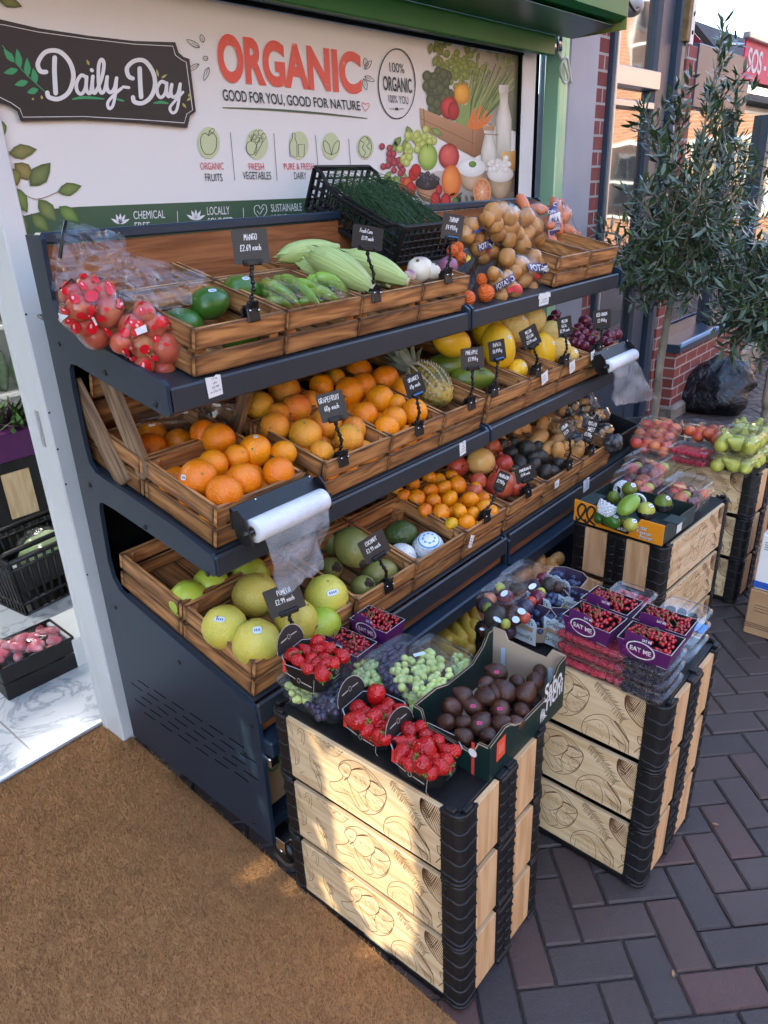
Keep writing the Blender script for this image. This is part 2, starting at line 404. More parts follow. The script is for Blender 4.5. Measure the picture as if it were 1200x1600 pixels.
def skin(name, c, c2, sc=3, rough=.35, pores=0, psc=60, blush=None, bl=(.5, .7), spec=.5, vary=.12, green=None, spots=None, hue=.0, sss=.06):
    """fruit skin; c and c2 mix in patches, blush and green on some of the fruit"""
    m = Mat(name); o = m.vadd(m.co(), m.vec(m.math('MULTIPLY', m.rnd(), 9.0), m.math('MULTIPLY', m.rnd(), 23.0), 0.0))
    b = m.mix(c, c2, m.ramp(m.noise(o, sc, 3), (.38, 0), (.66, 1)))
    if blush: b = m.mix(b, blush, m.ramp(m.noise(o, sc * .5, 2), (bl[0], 0), (bl[1], 1)))
    if green: b = m.mix(b, green, m.math('MULTIPLY', m.ramp(m.noise(o, sc * .6, 2), (.48, 0), (.66, 1)), m.ramp(m.rnd(), (.72, 0), (.86, 1))))
    if spots: b = m.mix(b, spots, m.ramp(m.noise(o, sc * 9, 3, .6), (.62, 0), (.72, .8)))
    b = m.hsv(b, m.math('MULTIPLY_ADD', m.rnd(), 2 * hue, .5 - hue) if hue else .5, 1.0, m.math('MULTIPLY_ADD', m.rnd(), 2 * vary, 1 - vary))
    m.p(Base_Color=b, Roughness=rough, Specular_IOR_Level=spec, Subsurface_Weight=sss, Subsurface_Radius=(.5, .25, .1), Subsurface_Scale=.01)
    if pores: m.bump(m.math('ADD', m.voro(o, psc)[0], m.noise(o, psc * .5, 2)), pores, .0022)
    return m.m

def vcol(name, rough=.55, spec=.3, noise_=0):
    m = Mat(name); a = m.n('VertexColor', dict(layer_name='Col')).outputs[0]
    if noise_: a = m.mix(a, m.hsv(a, .5, 1, .55), m.math('MULTIPLY', m.noise(m.co(), 90, 4), noise_))
    m.p(Base_Color=a, Roughness=rough, Specular_IOR_Level=spec); return m.m

S2L = lambda r, g, b: tuple(((x / 255 + .055) / 1.055) ** 2.4 if x > 10 else x / 255 / 12.92 for x in (r, g, b))
K = {}
K['steel_blue'] = simple('powder_coated_steel', (.0115, .028, .050), .40, (.009, .023, .042), 2.5, .2, 700, dist=.0008)
K['shelf_grey'] = simple('grey_shelf_steel', (.030, .034, .040), .38, (.026, .030, .036), 5, .1, 900, dist=.0006)
K['black'] = simple('black_plastic', (.0035, .0035, .004), .4, (.006, .006, .007), 12, .15, 300)
K['blackm'] = simple('matt_black_plastic', (.0035, .004, .005), .5, (.008, .008, .009), 14, .25, 260)
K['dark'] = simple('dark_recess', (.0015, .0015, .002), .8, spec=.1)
K['white'] = simple('white_paper', (.78, .78, .76), .7, (.72, .72, .70), 8)
K['whitep'] = simple('white_paint', (.72, .735, .725), .4, (.64, .655, .645), 3, .1, 40)
K['chrome'] = simple('zinc', (.62, .63, .64), .25, metal=1.0)
K['card'] = simple('chalkboard', (.0085, .008, .008), .62, (.013, .012, .012), 9)
K['chalk'] = simple('chalk_ink', (.82, .82, .80), .8)
K['ink'] = simple('black_ink', (.02, .02, .022), .6)
K['kraft'] = simple('brown_cardboard', (.40, .24, .12), .8, (.34, .20, .10), 10, .1, 60)
K['kraftin'] = simple('grey_card_inside', (.46, .36, .26), .85, (.40, .31, .22), 9)
K['crate'] = wood('scorched_pine', (.52, .25, .088), (.20, .082, .030), (.022, .010, .006), .55, 1, 1.0)
K['crateg'] = wood('weathered_pine', (.34, .22, .125), (.13, .075, .042), (.03, .018, .011), .65)
K['backb'] = wood('oiled_back_board', (.30, .115, .042), (.17, .058, .020), (.09, .03, .012), .4, .8, .2)
K['pine'] = wood('pale_pine', (.74, .56, .34), (.58, .39, .20), (.50, .32, .16), .5, .55, .1)
K['pinew'] = wood('warm_pine', (.72, .47, .25), (.55, .31, .14), (.48, .26, .12), .5, .55, .1)
K['brown'] = simple('burnt_print', (.17, .068, .024), .7, (.10, .040, .015), 30)
K['film'] = film('clear_bag')
K['filmtight'] = film('stretched_film', gloss=.4, haze=.015, wrinkle=.35, sc=30)
K['clam'] = film('clear_clamshell', (.985, .99, .995), .42, .025, .12, 12, .06)
K['frost'] = film('milky_bag_roll', (.90, .93, .95), .3, .13, .6, 30, .14)
K['rollw'] = simple('rolled_bags', (.74, .77, .80), .35, (.64, .68, .72), 40, .3, 120)
K['orange'] = skin('orange_peel', (.88, .29, .004), (.80, .205, .003), 10, .33, .45, 330, green=(.50, .34, .02), vary=.1, hue=.012)
K['grape_f'] = skin('grapefruit_peel', (.84, .33, .022), (.78, .21, .018), 9, .34, .6, 330, blush=(.70, .12, .045), bl=(.56, .78), vary=.1, green=(.62, .38, .03))
K['mandarin'] = skin('mandarin_peel', (.88, .32, .006), (.82, .235, .004), 20, .33, .3, 460, green=(.5, .36, .02), vary=.08, hue=.012)
K['pomelo'] = skin('pomelo_peel', (.68, .60, .095), (.56, .56, .085), 9, .33, .5, 260, vary=.1, blush=(.72, .50, .06), bl=(.55, .8), hue=.02)
K['pomelog'] = skin('green_pomelo_peel', (.36, .50, .045), (.46, .53, .06), 7, .33, .2, 300, vary=.1)
K['mango'] = skin('green_mango_skin', (.055, .17, .018), (.035, .12, .014), 8, .28, 0, vary=.1, blush=(.16, .20, .02), bl=(.6, .85))
K['coconut'] = skin('green_coconut_husk', (.17, .19, .045), (.26, .23, .06), 9, .42, .1, 60, spots=(.13, .09, .04))
K['husk'] = simple('coconut_fibre', (.10, .062, .036), .9, (.03, .018, .011), 70, 1, 160, dist=.01)
K['soursop'] = skin('soursop_skin', (.075, .115, .028), (.05, .085, .02), 12, .45, 1.0, 95, vary=.05)
K['melon'] = skin('yellow_melon_rind', (.86, .50, .016), (.80, .44, .012), 8, .4, 0, vary=.08)
K['galia'] = skin('netted_melon_rind', (.66, .42, .11), (.50, .36, .10), 30, .6, .5, 130, vary=.08)
K['papaya'] = skin('green_papaya_skin', (.16, .20, .018), (.10, .155, .016), 8, .34, 0, blush=(.52, .36, .02), bl=(.55, .8), vary=.1)
K['redonion'] = skin('red_onion_skin', (.15, .018, .040), (.095, .010, .028), 10, .22, 0, vary=.2)
K['potato'] = skin('potato_skin', (.55, .27, .075), (.44, .21, .06), 14, .5, .25, 60, spots=(.20, .10, .035), vary=.15)
K['potatoy'] = skin('washed_potato_skin', (.56, .27, .070), (.48, .21, .050), 12, .45, .15, 60, vary=.1)
K['kiwi'] = skin('dark_avocado_skin', (.030, .026, .020), (.045, .036, .026), 14, .5, .6, 110, vary=.15)
K['pome'] = skin('pomegranate_rind', (.50, .055, .035), (.56, .14, .06), 9, .33, .08, 40, vary=.1, blush=(.66, .32, .12), bl=(.56, .76), sss=.02)
K['pomey'] = skin('pale_mango_skin', (.74, .46, .14), (.70, .38, .11), 7, .36, 0, spots=(.20, .08, .03), vary=.05)
K['straw'] = skin('strawberry_skin', (.50, .008, .010), (.36, .004, .006), 30, .16, .75, 240, vary=.15, spots=(.72, .16, .04))
K['calyx'] = simple('strawberry_leaf', (.10, .24, .035), .6, (.16, .30, .06), 60, vary=.2)
K['salak'] = skin('snake_fruit_skin', (.050, .020, .013), (.088, .033, .018), 40, .2, .5, 430, vary=.2, sss=0)
K['currant'] = skin('currant_skin', (.40, .008, .016), (.26, .004, .010), 30, .12, 0, vary=.15, spec=.7)
K['rasp'] = skin('raspberry_skin', (.66, .025, .06), (.55, .02, .045), 60, .4, 1, 350, vary=.1)
K['blackb'] = skin('blackberry_skin', (.016, .008, .022), (.03, .012, .03), 60, .28, 1, 350)
K['blueb'] = skin('blueberry_skin', (.035, .048, .115), (.07, .09, .17), 50, .5, 0, vary=.25)
K['grapeg'] = skin('green_grape_skin', (.50, .60, .19), (.58, .66, .26), 40, .22, 0, vary=.12, sss=.15)
K['grapek'] = skin('black_grape_skin', (.030, .024, .050), (.075, .06, .10), 60, .3, 0, vary=.15)
K['peach'] = skin('nectarine_skin', (.58, .05, .035), (.72, .20, .05), 12, .38, 0, vary=.1)
K['pear'] = skin('pear_skin', (.42, .45, .065), (.50, .50, .09), 10, .38, .1, 120, spots=(.30, .24, .05), vary=.1)
K['stem'] = simple('dry_stem', (.12, .085, .04), .85, (.20, .15, .07), 60)
K['gstem'] = simple('green_stem', (.16, .24, .06), .7, (.10, .16, .04), 40)
K['sticker'] = simple('price_sticker', (.62, .74, .90), .4)
K['stickw'] = simple('white_sticker', (.80, .82, .84), .4)
K['magenta'] = simple('magenta_label', (.62, .03, .16), .45)
K['husk_c'] = Mat('corn_husk'); _m = K['husk_c']; _u = _m.uv()
_g = _m.noise(_m.map(_u, (46, 2.2, 1)), 1, 4, .6)
_m.p(Base_Color=_m.hsv(_m.mix((.30, .44, .10), (.56, .62, .27), _m.ramp(_g, (.35, 0), (.65, 1))), .5, 1, _m.math('MULTIPLY_ADD', _m.isl(), .4, .8)), Roughness=.5, Subsurface_Weight=.08); _m.bump(_g, .5, .004); K['husk_c'] = _m.m
K['pepper'] = simple('long_green_pepper', (.24, .40, .04), .22, (.15, .30, .03), 12, vary=.2)
K['leafd'] = simple('dark_herb', (.018, .052, .020), .6, (.035, .085, .028), 60, vary=.3)
K['turnip'] = skin('turnip_skin', (.74, .68, .56), (.66, .58, .44), 14, .4, 0, blush=(.28, .10, .17), bl=(.5, .6), spots=(.42, .30, .18))
K['pad'] = skin('plantain_peel', (.58, .36, .045), (.50, .28, .03), 20, .5, 0, spots=(.06, .035, .015), vary=.15)

# ================================================================ THE SETTING
# ---- pavement: herringbone of dark blocks, a real block each near the camera, then one sheet to the horizon
def pavement():
    m = Mat('paving_block'); g = m.isl(); o = m.co()
    c = m.ramp(g, (0, (.050, .041, .041)), (.5, (.066, .050, .047)), (.8, (.074, .052, .047)), (.93, (.084, .050, .043)), (1, (.100, .048, .041)))
    c = m.hsv(c, .5, .9, m.math('MULTIPLY_ADD', m.noise(o, 2.2, 4, .6), .9, .62))
    c = m.mix(c, (.22, .21, .20), m.math('MULTIPLY', m.ramp(m.noise(o, 46, 3, .7), (.68, 0), (.76, 1)), .28))
    c = m.mix(c, (.30, .29, .28), m.math('MULTIPLY', m.ramp(m.noise(o, 11, 4, .8), (.72, 0), (.76, 1)), .6))
    m.p(Base_Color=c, Roughness=m.math('MULTIPLY_ADD', m.noise(o, 5, 3), .3, .42), Specular_IOR_Level=.45)
    m.bump(m.math('ADD', m.noise(o, 260, 4, .7), m.math('MULTIPLY', m.noise(o, 60, 3), .8)), .55, .004)
    mb = MB(); a, b = V((1, 1)).normalized(), V((1, -1)).normalized(); s = .089; O = V((.92, .489)); r = random.Random(3)
    for i in range(-14, 100):
        for j in range(-70, 75):
            k = (i - j) % 4
            if k not in (0, 3): continue
            p0 = (i, j); d = (2, 1) if k == 0 else (1, 2)
            ctr = O + a * (s * (p0[0] + d[0] / 2)) + b * (s * (p0[1] + d[1] / 2))
            if not (.2 < ctr.x < 9.5 and -1.6 < ctr.y < 2.05): continue
            if ctr.x > 6 and ctr.y < .2: continue
            R = M(((a.x, b.x, 0), (a.y, b.y, 0), (0, 0, -1)))
            tilt = rotx(r.gauss(0, .006)) @ roty(r.gauss(0, .006))
            mb.box((ctr.x, ctr.y, -.02 + r.gauss(0, .0008)), (d[0] * s - .0034, d[1] * s - .0034, .04), R @ tilt, .0048)
    mb.build('pavement', m.m, kind='structure')
    m2 = Mat('joint_sand'); m2.p(Base_Color=m2.mix((.040, .036, .034), (.11, .095, .08), m2.ramp(m2.noise(m2.co(), 60, 4), (.45, 0), (.7, 1))), Roughness=.9)
    MB().add([(-60, -60, -.008), (90, -60, -.008), (90, 60, -.008), (-60, 60, -.008)], [(0, 1, 2, 3)]).build('ground', m2.m, kind='structure')
    m3 = Mat('far_paving'); br = m3.n('TexBrick', Vector=m3.map(m3.co(), (1, 1, 1)), Scale=5.5); br.inputs[1].default_value = (.06, .055, .06, 1); br.inputs[2].default_value = (.08, .06, .06, 1); br.inputs[3].default_value = (.03, .03, .03, 1)
    m3.p(Base_Color=br.outputs[0], Roughness=.75)
    MB().add([(9.4, -8, -.002), (60, -8, -.002), (60, 9, -.002), (9.4, 9, -.002)], [(0, 1, 2, 3)]).add([(-8, -8, -.003), (9.4, -8, -.003), (9.4, -1.5, -.003), (-8, -1.5, -.003)], [(0, 1, 2, 3)]).build('street', m3.m, kind='structure')
pavement()

# ---- coir mat: a backing sheet and a pile of short fibres
def coir():
    q = [V((.766, .36)), V((.845, 2.0)), V((-1.2, 2.02)), V((-1.2, -.5)), V((.72, -.5))]
    m = Mat('coir'); o = m.co(); g = m.isl()
    c = m.mix((.275, .138, .054), (.48, .265, .115), m.ramp(g, (0, 0), (1, 1)))
    c = m.mix(c, (.11, .062, .034), m.math('MULTIPLY', m.ramp(m.noise(o, 9, 4, .65), (.45, 0), (.85, 1)), .35))
    m.p(Base_Color=c, Roughness=.85, Specular_IOR_Level=.2)
    mb = MB(); mb.prism([(p.x, p.y) for p in q], .001, .014)
    t = tag(mb.build('doormat', m.m), 'large brown coir doormat lying across the shop doorway', 'doormat')
    rg = np.random.default_rng(5); N = 230000
    x = rg.uniform(-.05, .865, N); y = rg.uniform(.3, 2.02, N)
    xe = np.where(y > .36, .766 + (y - .36) * .0482, .766) + rg.normal(0, .004, N); ye = 2.0 + (.845 - x) * .0098 + rg.normal(0, .003, N)
    keep = (x < xe) & (y < ye) & (y > -2.35 * x + .28); x = x[keep]; y = y[keep]; n = len(x)
    h = rg.uniform(.005, .011, n); an = rg.uniform(0, 2 * PI, n); ln = rg.uniform(.0, .006, n); la = rg.uniform(0, 2 * PI, n); wd = rg.uniform(.0005, .0011, n)
    A = np.stack([x + np.cos(an) * wd, y + np.sin(an) * wd, np.full(n, .013)], 1); B = np.stack([x - np.cos(an) * wd, y - np.sin(an) * wd, np.full(n, .013)], 1)
    D = np.stack([x + np.cos(la) * ln, y + np.sin(la) * ln, .013 + h], 1)
    vs = np.stack([A, B, D], 1).reshape(-1, 3)
    me = bpy.data.meshes.new('pile'); me.vertices.add(3 * n); me.vertices.foreach_set('co', vs.astype(np.float32).ravel())
    me.loops.add(3 * n); me.loops.foreach_set('vertex_index', np.arange(3 * n, dtype=np.int32))
    me.polygons.add(n); me.polygons.foreach_set('loop_start', np.arange(0, 3 * n, 3, dtype=np.int32)); me.polygons.foreach_set('loop_total', np.full(n, 3, np.int32))
    me.materials.append(m.m); me.update(calc_edges=True); me.validate()
    tag(put(me, 'pile', t), kind='stuff')
coir()

# ---- brickwork material
def brick_mat(name, c1, c2, mortar, scale=1.0, axis='xz', bump=.4):
    m = Mat(name); o = m.co()
    sp = m.n('SeparateXYZ'); m.set(sp.inputs[0], o)
    u = m.math('ADD', sp.outputs[0], sp.outputs[1]); v = m.vec(u, sp.outputs[2], 0.0)
    br = m.n('TexBrick', Vector=v, Scale=scale); br.offset = .5
    for i, c in ((1, c1), (2, c2), (3, mortar)): br.inputs[i].default_value = (*c, 1)
    br.inputs['Mortar Size'].default_value = .006; br.inputs['Brick Width'].default_value = .215; br.inputs['Row Height'].default_value = .072
    br.inputs['Bias'].default_value = 0
    c = m.hsv(br.outputs[0], .5, 1, m.math('MULTIPLY_ADD', m.noise(o, 14, 4), .7, .65))
    m.p(Base_Color=c, Roughness=.85); m.bump(m.math('MULTIPLY_ADD', br.outputs[1], -1.0, m.math('MULTIPLY', m.noise(o, 90, 3), .3)), bump, .006)
    return m.m
K['brickr'] = brick_mat('dark_red_brick', (.20, .045, .040), (.28, .075, .060), (.42, .38, .35))
K['bricko'] = brick_mat('orange_brick', (.46, .21, .11), (.38, .16, .085), (.50, .42, .34))
K['stone'] = simple('rough_plinth_stone', (.36, .31, .25), .9, (.22, .19, .15), 9, .8, 30, dist=.02)
K['pil'] = simple('blue_grey_paint', (.30, .34, .41), .42, (.26, .30, .37), 3)
K['navy'] = simple('navy_frame_paint', (.035, .055, .085), .35)
K['alum'] = simple('bare_aluminium', (.55, .56, .57), .32, metal=.8)
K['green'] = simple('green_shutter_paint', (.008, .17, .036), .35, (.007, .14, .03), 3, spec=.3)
K['greend'] = simple('dark_green_underside', (.006, .060, .024), .3)  # the shutter green again, darkened: underside shade put into the colour
_m = Mat('window_glass'); _o = _m.co()
_m.p(Base_Color=(.02, .025, .03), Roughness=.03, Specular_IOR_Level=1.0, IOR=2.4)
_m.bump(_m.noise(_o, 1.6, 2), .06, .05); K['glass'] = _m.m
_m = Mat('marble_tiles'); _o = _m.co()
_v = _m.noise(_o, 3.2, 6, .6, 1.6)
_c = _m.mix((.64, .66, .68), (.36, .40, .44), _m.ramp(_m.math('ABSOLUTE', _m.math('SUBTRACT', _v, .5)), (0, 1), (.035, 0)))
_br = _m.n('TexBrick', Vector=_o, Scale=1.0); _br.offset = 0; _br.inputs['Brick Width'].default_value = .6; _br.inputs['Row Height'].default_value = .6; _br.inputs['Mortar Size'].default_value = .003
_m.p(Base_Color=_m.mix(_c, (.25, .26, .27), _br.outputs[1]), Roughness=.12, Coat_Weight=.2); K['marble'] = _m.m

# ---- shop: floor inside, walls, door post, shutter guide, upper storey
def shop():
    MB().add([(-.99, 1.995, .022), (3.2, 1.995, .022), (3.2, 6.5, .022), (-.99, 6.5, .022)], [(0, 1, 2, 3)]).build('shop_floor', K['marble'], kind='structure')
    MB().box((-.1, 2.006, .012), (1.92, .02, .03), None, .004).build('threshold', K['alum'], kind='structure')
    t = thing('shop_building', 'corner greengrocer shop with open doorway, white door post and green shutter housing', 'shop', (0, 1.9, 0))
    B = lambda name, mat, *bx: part(name, mat, t, bx)
    def part(name, mat, par, bx):
        mb = MB()
        for c, d, *r in bx: mb.box((c[0], c[1] - 1.9, c[2]), d, None, r[0] if r else .003)
        return mb.build(name, mat, par)
    B('upper_wall', K['brickr'], ((1.40, 4.3, 5.1), (4.8, 4.7, 4.6)))
    B('inner_wall', K['whitep'], ((1.2, 6.6, 1.4), (4.6, .2, 2.8)), ((3.33, 4.3, 1.4), (.12, 4.6, 2.8)), ((2.06, 2.01, 1.4), (2.34, .1, 2.78)), ((-1.06, 4.45, 1.4), (.12, 4.3, 2.8)))
    B('ceiling', K['whitep'], ((1.2, 4.3, 2.76), (4.4, 4.5, .06)))
    # white aluminium door post: front flange, stepped channel towards the doorway
    dp = B('door_post', K['whitep'], ((.838, 1.915, 1.4), (.056, .10, 2.8), .004), ((.817, 1.978, 1.4), (.018, .028, 2.8), .003))
    MB().box((.8085, .018, 1.05), (.004, .016, .10), None, .001).build('lock_plate', K['alum'], dp)
    s = MB()
    for z in (.62, .9, 1.0, 1.1, 1.35): s.ball((.818, -.0345, z), (.003, .003, .003), 6, 4)
    s.build('screw', K['dark'], dp)
    B('shutter_guide', simple('pale_green_aluminium', (.50, .62, .44), .35, (.22, .60, .36), 1.1, metal=.3), ((3.405, 1.86, 1.2), (.045, .08, 2.3), .006), ((3.46, 1.87, 1.2), (.045, .08, 2.3), .006))  # a green reflection is put into the guide's colour
    B('recess', K['dark'], ((3.322, 1.935, 1.2), (.125, .02, 2.4)))  # flat black strip, the shade of the gap put into its colour
    B('pilaster', K['pil'], ((3.655, 1.92, 1.6), (.30, .16, 3.2), .01), ((3.502, 1.93, 1.6), (.03, .10, 3.2), .004))
    cb = MB().tube(spline([(3.33, -.05, 2.16), (3.38, -.09, 2.08), (3.44, -.09, 2.02), (3.42, -.08, 2.0), (3.36, -.09, 2.05), (3.40, -.10, 2.09), (3.47, -.09, 2.0)], 5), .006, 6)
    cb.build('cable', K['whitep'], t)
    # green roller shutter housing that juts out over the goods
    h = thing('shutter_housing', 'long glossy green roller shutter housing jutting out above the poster', 'shutter box', (1.2, 1.8, 2.2))
    prof = [(-.02, -.035), (-.24, -.010), (-.265, .005), (-.27, .22), (-.24, .27), (-.02, .27)]
    T = frame((-2.2, 0, 0), (0, 1, 0), (0, 0, 1), (1, 0, 0))
    MB().prism(prof, 0, 4.40, T).build('housing', K['green'], h)
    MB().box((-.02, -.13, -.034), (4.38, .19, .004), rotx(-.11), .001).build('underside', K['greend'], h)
    MB().box((0, -.005, -.075), (4.14, .012, .075), None, .003).box((0, .012, -.10), (4.14, .03, .02), None, .004).build('curtain_rail', K['green'], h)
    MB().box((2.06, .015, -.075), (.05, .05, .02), None, .004).tube([(2.12, .0, -.03), (2.13, .0, -.09)], .012, 8).build('bracket', K['chrome'], h)
    MB().box((2.202, -.14, .10), (.006, .25, .28), None, .001).build('end_cap', simple('olive_end_cap', (.22, .25, .07), .4), h)
    # lamp inside that mirrors in the marble
    l = thing('ceiling_lamp', 'flat white ceiling lamp inside the shop', 'lamp', (1.75, 5.2, 2.7))
    em = Mat('lamp_glow'); em.p(Base_Color=(.9, .9, .9), Emission_Color=(1, .97, .92), Emission_Strength=5.0)
    MB().box((0, 0, 0), (.62, .62, .03), None, .005).build('housing', K['whitep'], l)
    MB().box((0, 0, -.018), (.56, .56, .006), None, .001).build('diffuser', em.m, l)
    l2 = copy_tree(l); l2.location = (.35, 3.6, 2.7); l2['label'] = 'flat white ceiling lamp just inside the shop doorway'
shop()

# ---- poster on the closed shutter
def poster():
    Y = 1.88
    t = thing('promotional_poster', 'large printed poster with ORGANIC headline, dark Daily-Day plaque and vegetable still life', 'poster', (2.0, Y, 1.7))
    class PX:
        def __init__(s, k): s.k = k
        def __matmul__(s, p): return ony(p.x, p.y, Y - s.k * .00025 - p.z) - V((2.0, Y, 1.7))
    def quad(mb, s, tl, tr, bl, br, k, **kw):
        T = PX(k)
        def fn(x, y):
            a = V((*bl, 0)).lerp(V((*br, 0)), x); b = V((*tl, 0)).lerp(V((*tr, 0)), x); return T @ a.lerp(b, y)
        put_text(mb, s, fn, **kw)
    def line(mb, s, x0, x1, y0, y1, sl, k, **kw):
        quad(mb, s, (x0, y0), (x1, y0 + sl * (x1 - x0)), (x0 + 1.2, y1), (x1 + 1.2, y1 + sl * (x1 - x0)), k, **kw)
    pa = Mat('poster_print'); pa.p(Base_Color=pa.mix((.74, .725, .69), (.77, .755, .725), pa.noise(pa.co(), 1.5, 3)), Roughness=.38, Specular_IOR_Level=.4); pa.bump(pa.noise(pa.co(), 2.2, 2), .08, .03)
    L = lambda u, v: ony(u, v, Y) - V((2.0, Y, 1.7))
    MB().box((-.02, .012, -.003), (2.295, .02, .775), None, .002).build('panel', pa.m, t)
    upper = Mat('tinted_upper_panel'); upper.p(Base_Color=(.17, .20, .12), Roughness=.3)
    MB().box((0, .006, .45), (2.55, .012, .10), None, .002).build('upper_strip', upper.m, t)
    MB().box((0, -.004, .392), (2.34, .02, .010), None, .002).box((1.128, -.004, 0), (.014, .02, .78), None, .002).build('dark_edge', K['dark'], t)
    MB().box((1.195, .0, .02), (.115, .03, .95), None, .006).box((0, .004, .408), (2.5, .02, .020), None, .003).build('white_frame', K['whitep'], t)
    # dark shop plaque
    cP = Mat('plaque_print'); cP.p(Base_Color=cP.mix((.006, .0055, .006), (.010, .009, .009), cP.noise(cP.map(cP.co(), (2, 1, 40)), 1, 4)), Roughness=.42)
    out = [(-14, 32), (0, 30), (60, 44), (140, 56), (210, 64), (274, 66), (279, 82), (287, 89), (296, 92), (306, 174), (297, 181), (293, 199), (220, 192), (130, 187), (32, 189), (27, 174), (14, 165), (0, 160), (-10, 158)]
    T3 = PX(0)
    pl = MB(); n = len(out)
    pl.prism(out, 0, .008, PX(1)); plq = pl.build('plaque', cP.m, t)
    ins = [(-8, 40), (2, 38), (60, 50), (140, 61), (210, 69), (270, 72), (274, 86), (283, 93), (291, 97), (301, 172), (292, 178), (288, 192), (220, 187), (130, 182), (36, 183), (31, 170), (18, 161), (2, 153), (-4, 150)]
    MB().stroke(ins, 1.0, .0083, PX(1)).build('border_line', K['white'], plq)
    Z = lambda P: [(a / 2.6667, b / 2.6667) for a, b in P]
    wr = MB()
    for S, wd in (([(192, 300), (168, 296), (158, 262), (190, 217), (245, 214), (290, 258), (306, 320), (287, 383), (245, 412), (205, 405), (197, 386)], 19), ([(228, 240), (227, 300), (232, 388)], 20),
                  ([(358, 322), (338, 314), (319, 346), (322, 380), (340, 391), (356, 366), (361, 320)], 15), ([(360, 322), (360, 374), (377, 386), (387, 318)], 15), ([(386, 320), (385, 366), (396, 387), (424, 325), (433, 266), (422, 248), (411, 276), (411, 350), (421, 386), (436, 374), (447, 320)], 15),
                  ([(446, 322), (445, 362), (457, 385), (476, 370), (486, 325)], 15), ([(486, 325), (481, 390), (470, 440), (455, 452), (449, 428), (474, 396), (506, 368)], 13), ([(513, 362), (537, 365)], 12),
                  ([(553, 327), (535, 316), (530, 282), (560, 254), (602, 254), (636, 298), (646, 350), (631, 400), (596, 429), (561, 425), (554, 405)], 18), ([(582, 285), (584, 340), (588, 404)], 19),
                  ([(692, 347), (672, 340), (655, 366), (658, 395), (672, 406), (689, 386), (695, 346)], 14), ([(694, 348), (696, 392), (707, 400), (716, 352)], 14), ([(715, 352), (712, 386), (722, 405), (741, 390), (751, 350)], 14), ([(751, 350), (746, 410), (735, 460), (718, 470), (708, 450), (725, 425), (762, 384)], 12), ([(381, 291), (384, 294)], 15)):
        wr.stroke(spline(Z(S), 6) if len(S) > 2 else Z(S), wd / 2.6667, .0085, PX(1))
    wr.build('script_lettering', K['white'], plq)
    lf = MB()
    def leaf(mb, x, y, l, wd, a, z, T, mi=0, col=None):
        P = [(x + l * s * math.cos(a) - wd * o * math.sin(a), y + l * s * math.sin(a) + wd * o * math.cos(a)) for s, o in ((0, 0), (.2, .34), (.45, .5), (.75, .3), (1, 0), (.75, -.3), (.45, -.5), (.2, -.34))]
        if col is None: mb.flat(P, z, T, mi)
        else: pgrad(mb, P, col[0], col[1], z, T)
    def pgrad(mb, P, c0, c1, z, T, off=(0, 0)):
        cx = sum(p[0] for p in P) / len(P) + off[0]; cy = sum(p[1] for p in P) / len(P) + off[1]; n = len(P)
        vs = [T @ V((cx, cy, z))] + [T @ V((cx + .62 * (p[0] - cx), cy + .62 * (p[1] - cy), z)) for p in P] + [T @ V((p[0], p[1], z)) for p in P]
        c0, c1 = S2L(*c0), S2L(*c1); cm = tuple(.6 * a + .4 * b for a, b in zip(c0, c1))
        fs = [[0, 1 + i, 1 + (i + 1) % n] for i in range(n)] + [[1 + i, 1 + n + i, 1 + n + (i + 1) % n, 1 + (i + 1) % n] for i in range(n)]
        mb.add(vs, fs, 0, False, None, None, lambda j: c0 if j == 0 else cm if j <= n else c1)
    def blob(mb, cx, cy, rx, ry, c0, c1, k, rot=0, off=(-.25, -.3), n=18):
        pgrad(mb, ell(cx, cy, rx, ry, n=n, rot=rot), c0, c1, 0, PX(k), (off[0] * rx, off[1] * ry))
    lf.stroke(spline(Z([(10, 190), (60, 255), (110, 310), (185, 380)]), 4), 1.3, .0085, PX(1))
    for x, y, l, a in ((60, 260, 72, -2.25), (85, 285, 84, -1.75), (75, 290, 62, 2.9), (115, 322, 82, -1.6), (118, 340, 60, 2.9), (150, 350, 68, -1.75), (160, 372, 50, 2.85)): leaf(lf, x / 2.667, y / 2.667, l / 2.667, 11, a, .0086, PX(1))
    for S, wd in (([(300, 414), (350, 406), (435, 412)], 12), ([(485, 412), (517, 421)], 10), ([(640, 430), (672, 426), (702, 431)], 12)): lf.stroke(spline(Z(S), 4), wd / 2.667, .0082, PX(1), taper=True)
    lf.build('green_sprig', simple('sprig_green', (.035, .30, .115), .5), plq)
    gd = MB()
    for x, y, l, a in ((372, 272, 26, -2), (660, 320, 34, -1.8), (672, 326, 30, -.6), (176, 414, 18, -1.8), (142, 412, 10, 3.0), (760, 430, 26, .9), (778, 420, 28, -.6), (786, 404, 20, -1.2)): leaf(gd, x / 2.667, y / 2.667, l / 2.667, 4, a, .0086, PX(1))
    gd.build('gold_leaves', simple('gold_print', (.42, .38, .10), .5), plq)
    # headline and words
    red = Mat('worn_red_print'); red.p(Base_Color=red.mix((.72, .085, .050), (.78, .50, .42), red.math('MULTIPLY', red.ramp(red.noise(red.co(), 46, 5, .75), (.62, 0), (.67, 1)), .8)), Roughness=.4)
    h = MB(); quad(h, 'ORGANIC', (337, 50), (563, 82), (343, 128), (566, 148), 2, bold=.045); h.build('headline', red.m, t)
    dk = simple('print_charcoal', (.010, .018, .016), .5); rd = simple('print_red', (.62, .045, .055), .5)
    d = MB(); quad(d, 'GOOD FOR YOU, GOOD FOR NATURE', (347, 139), (562, 158), (350, 160), (564, 175), 2, bold=.012)
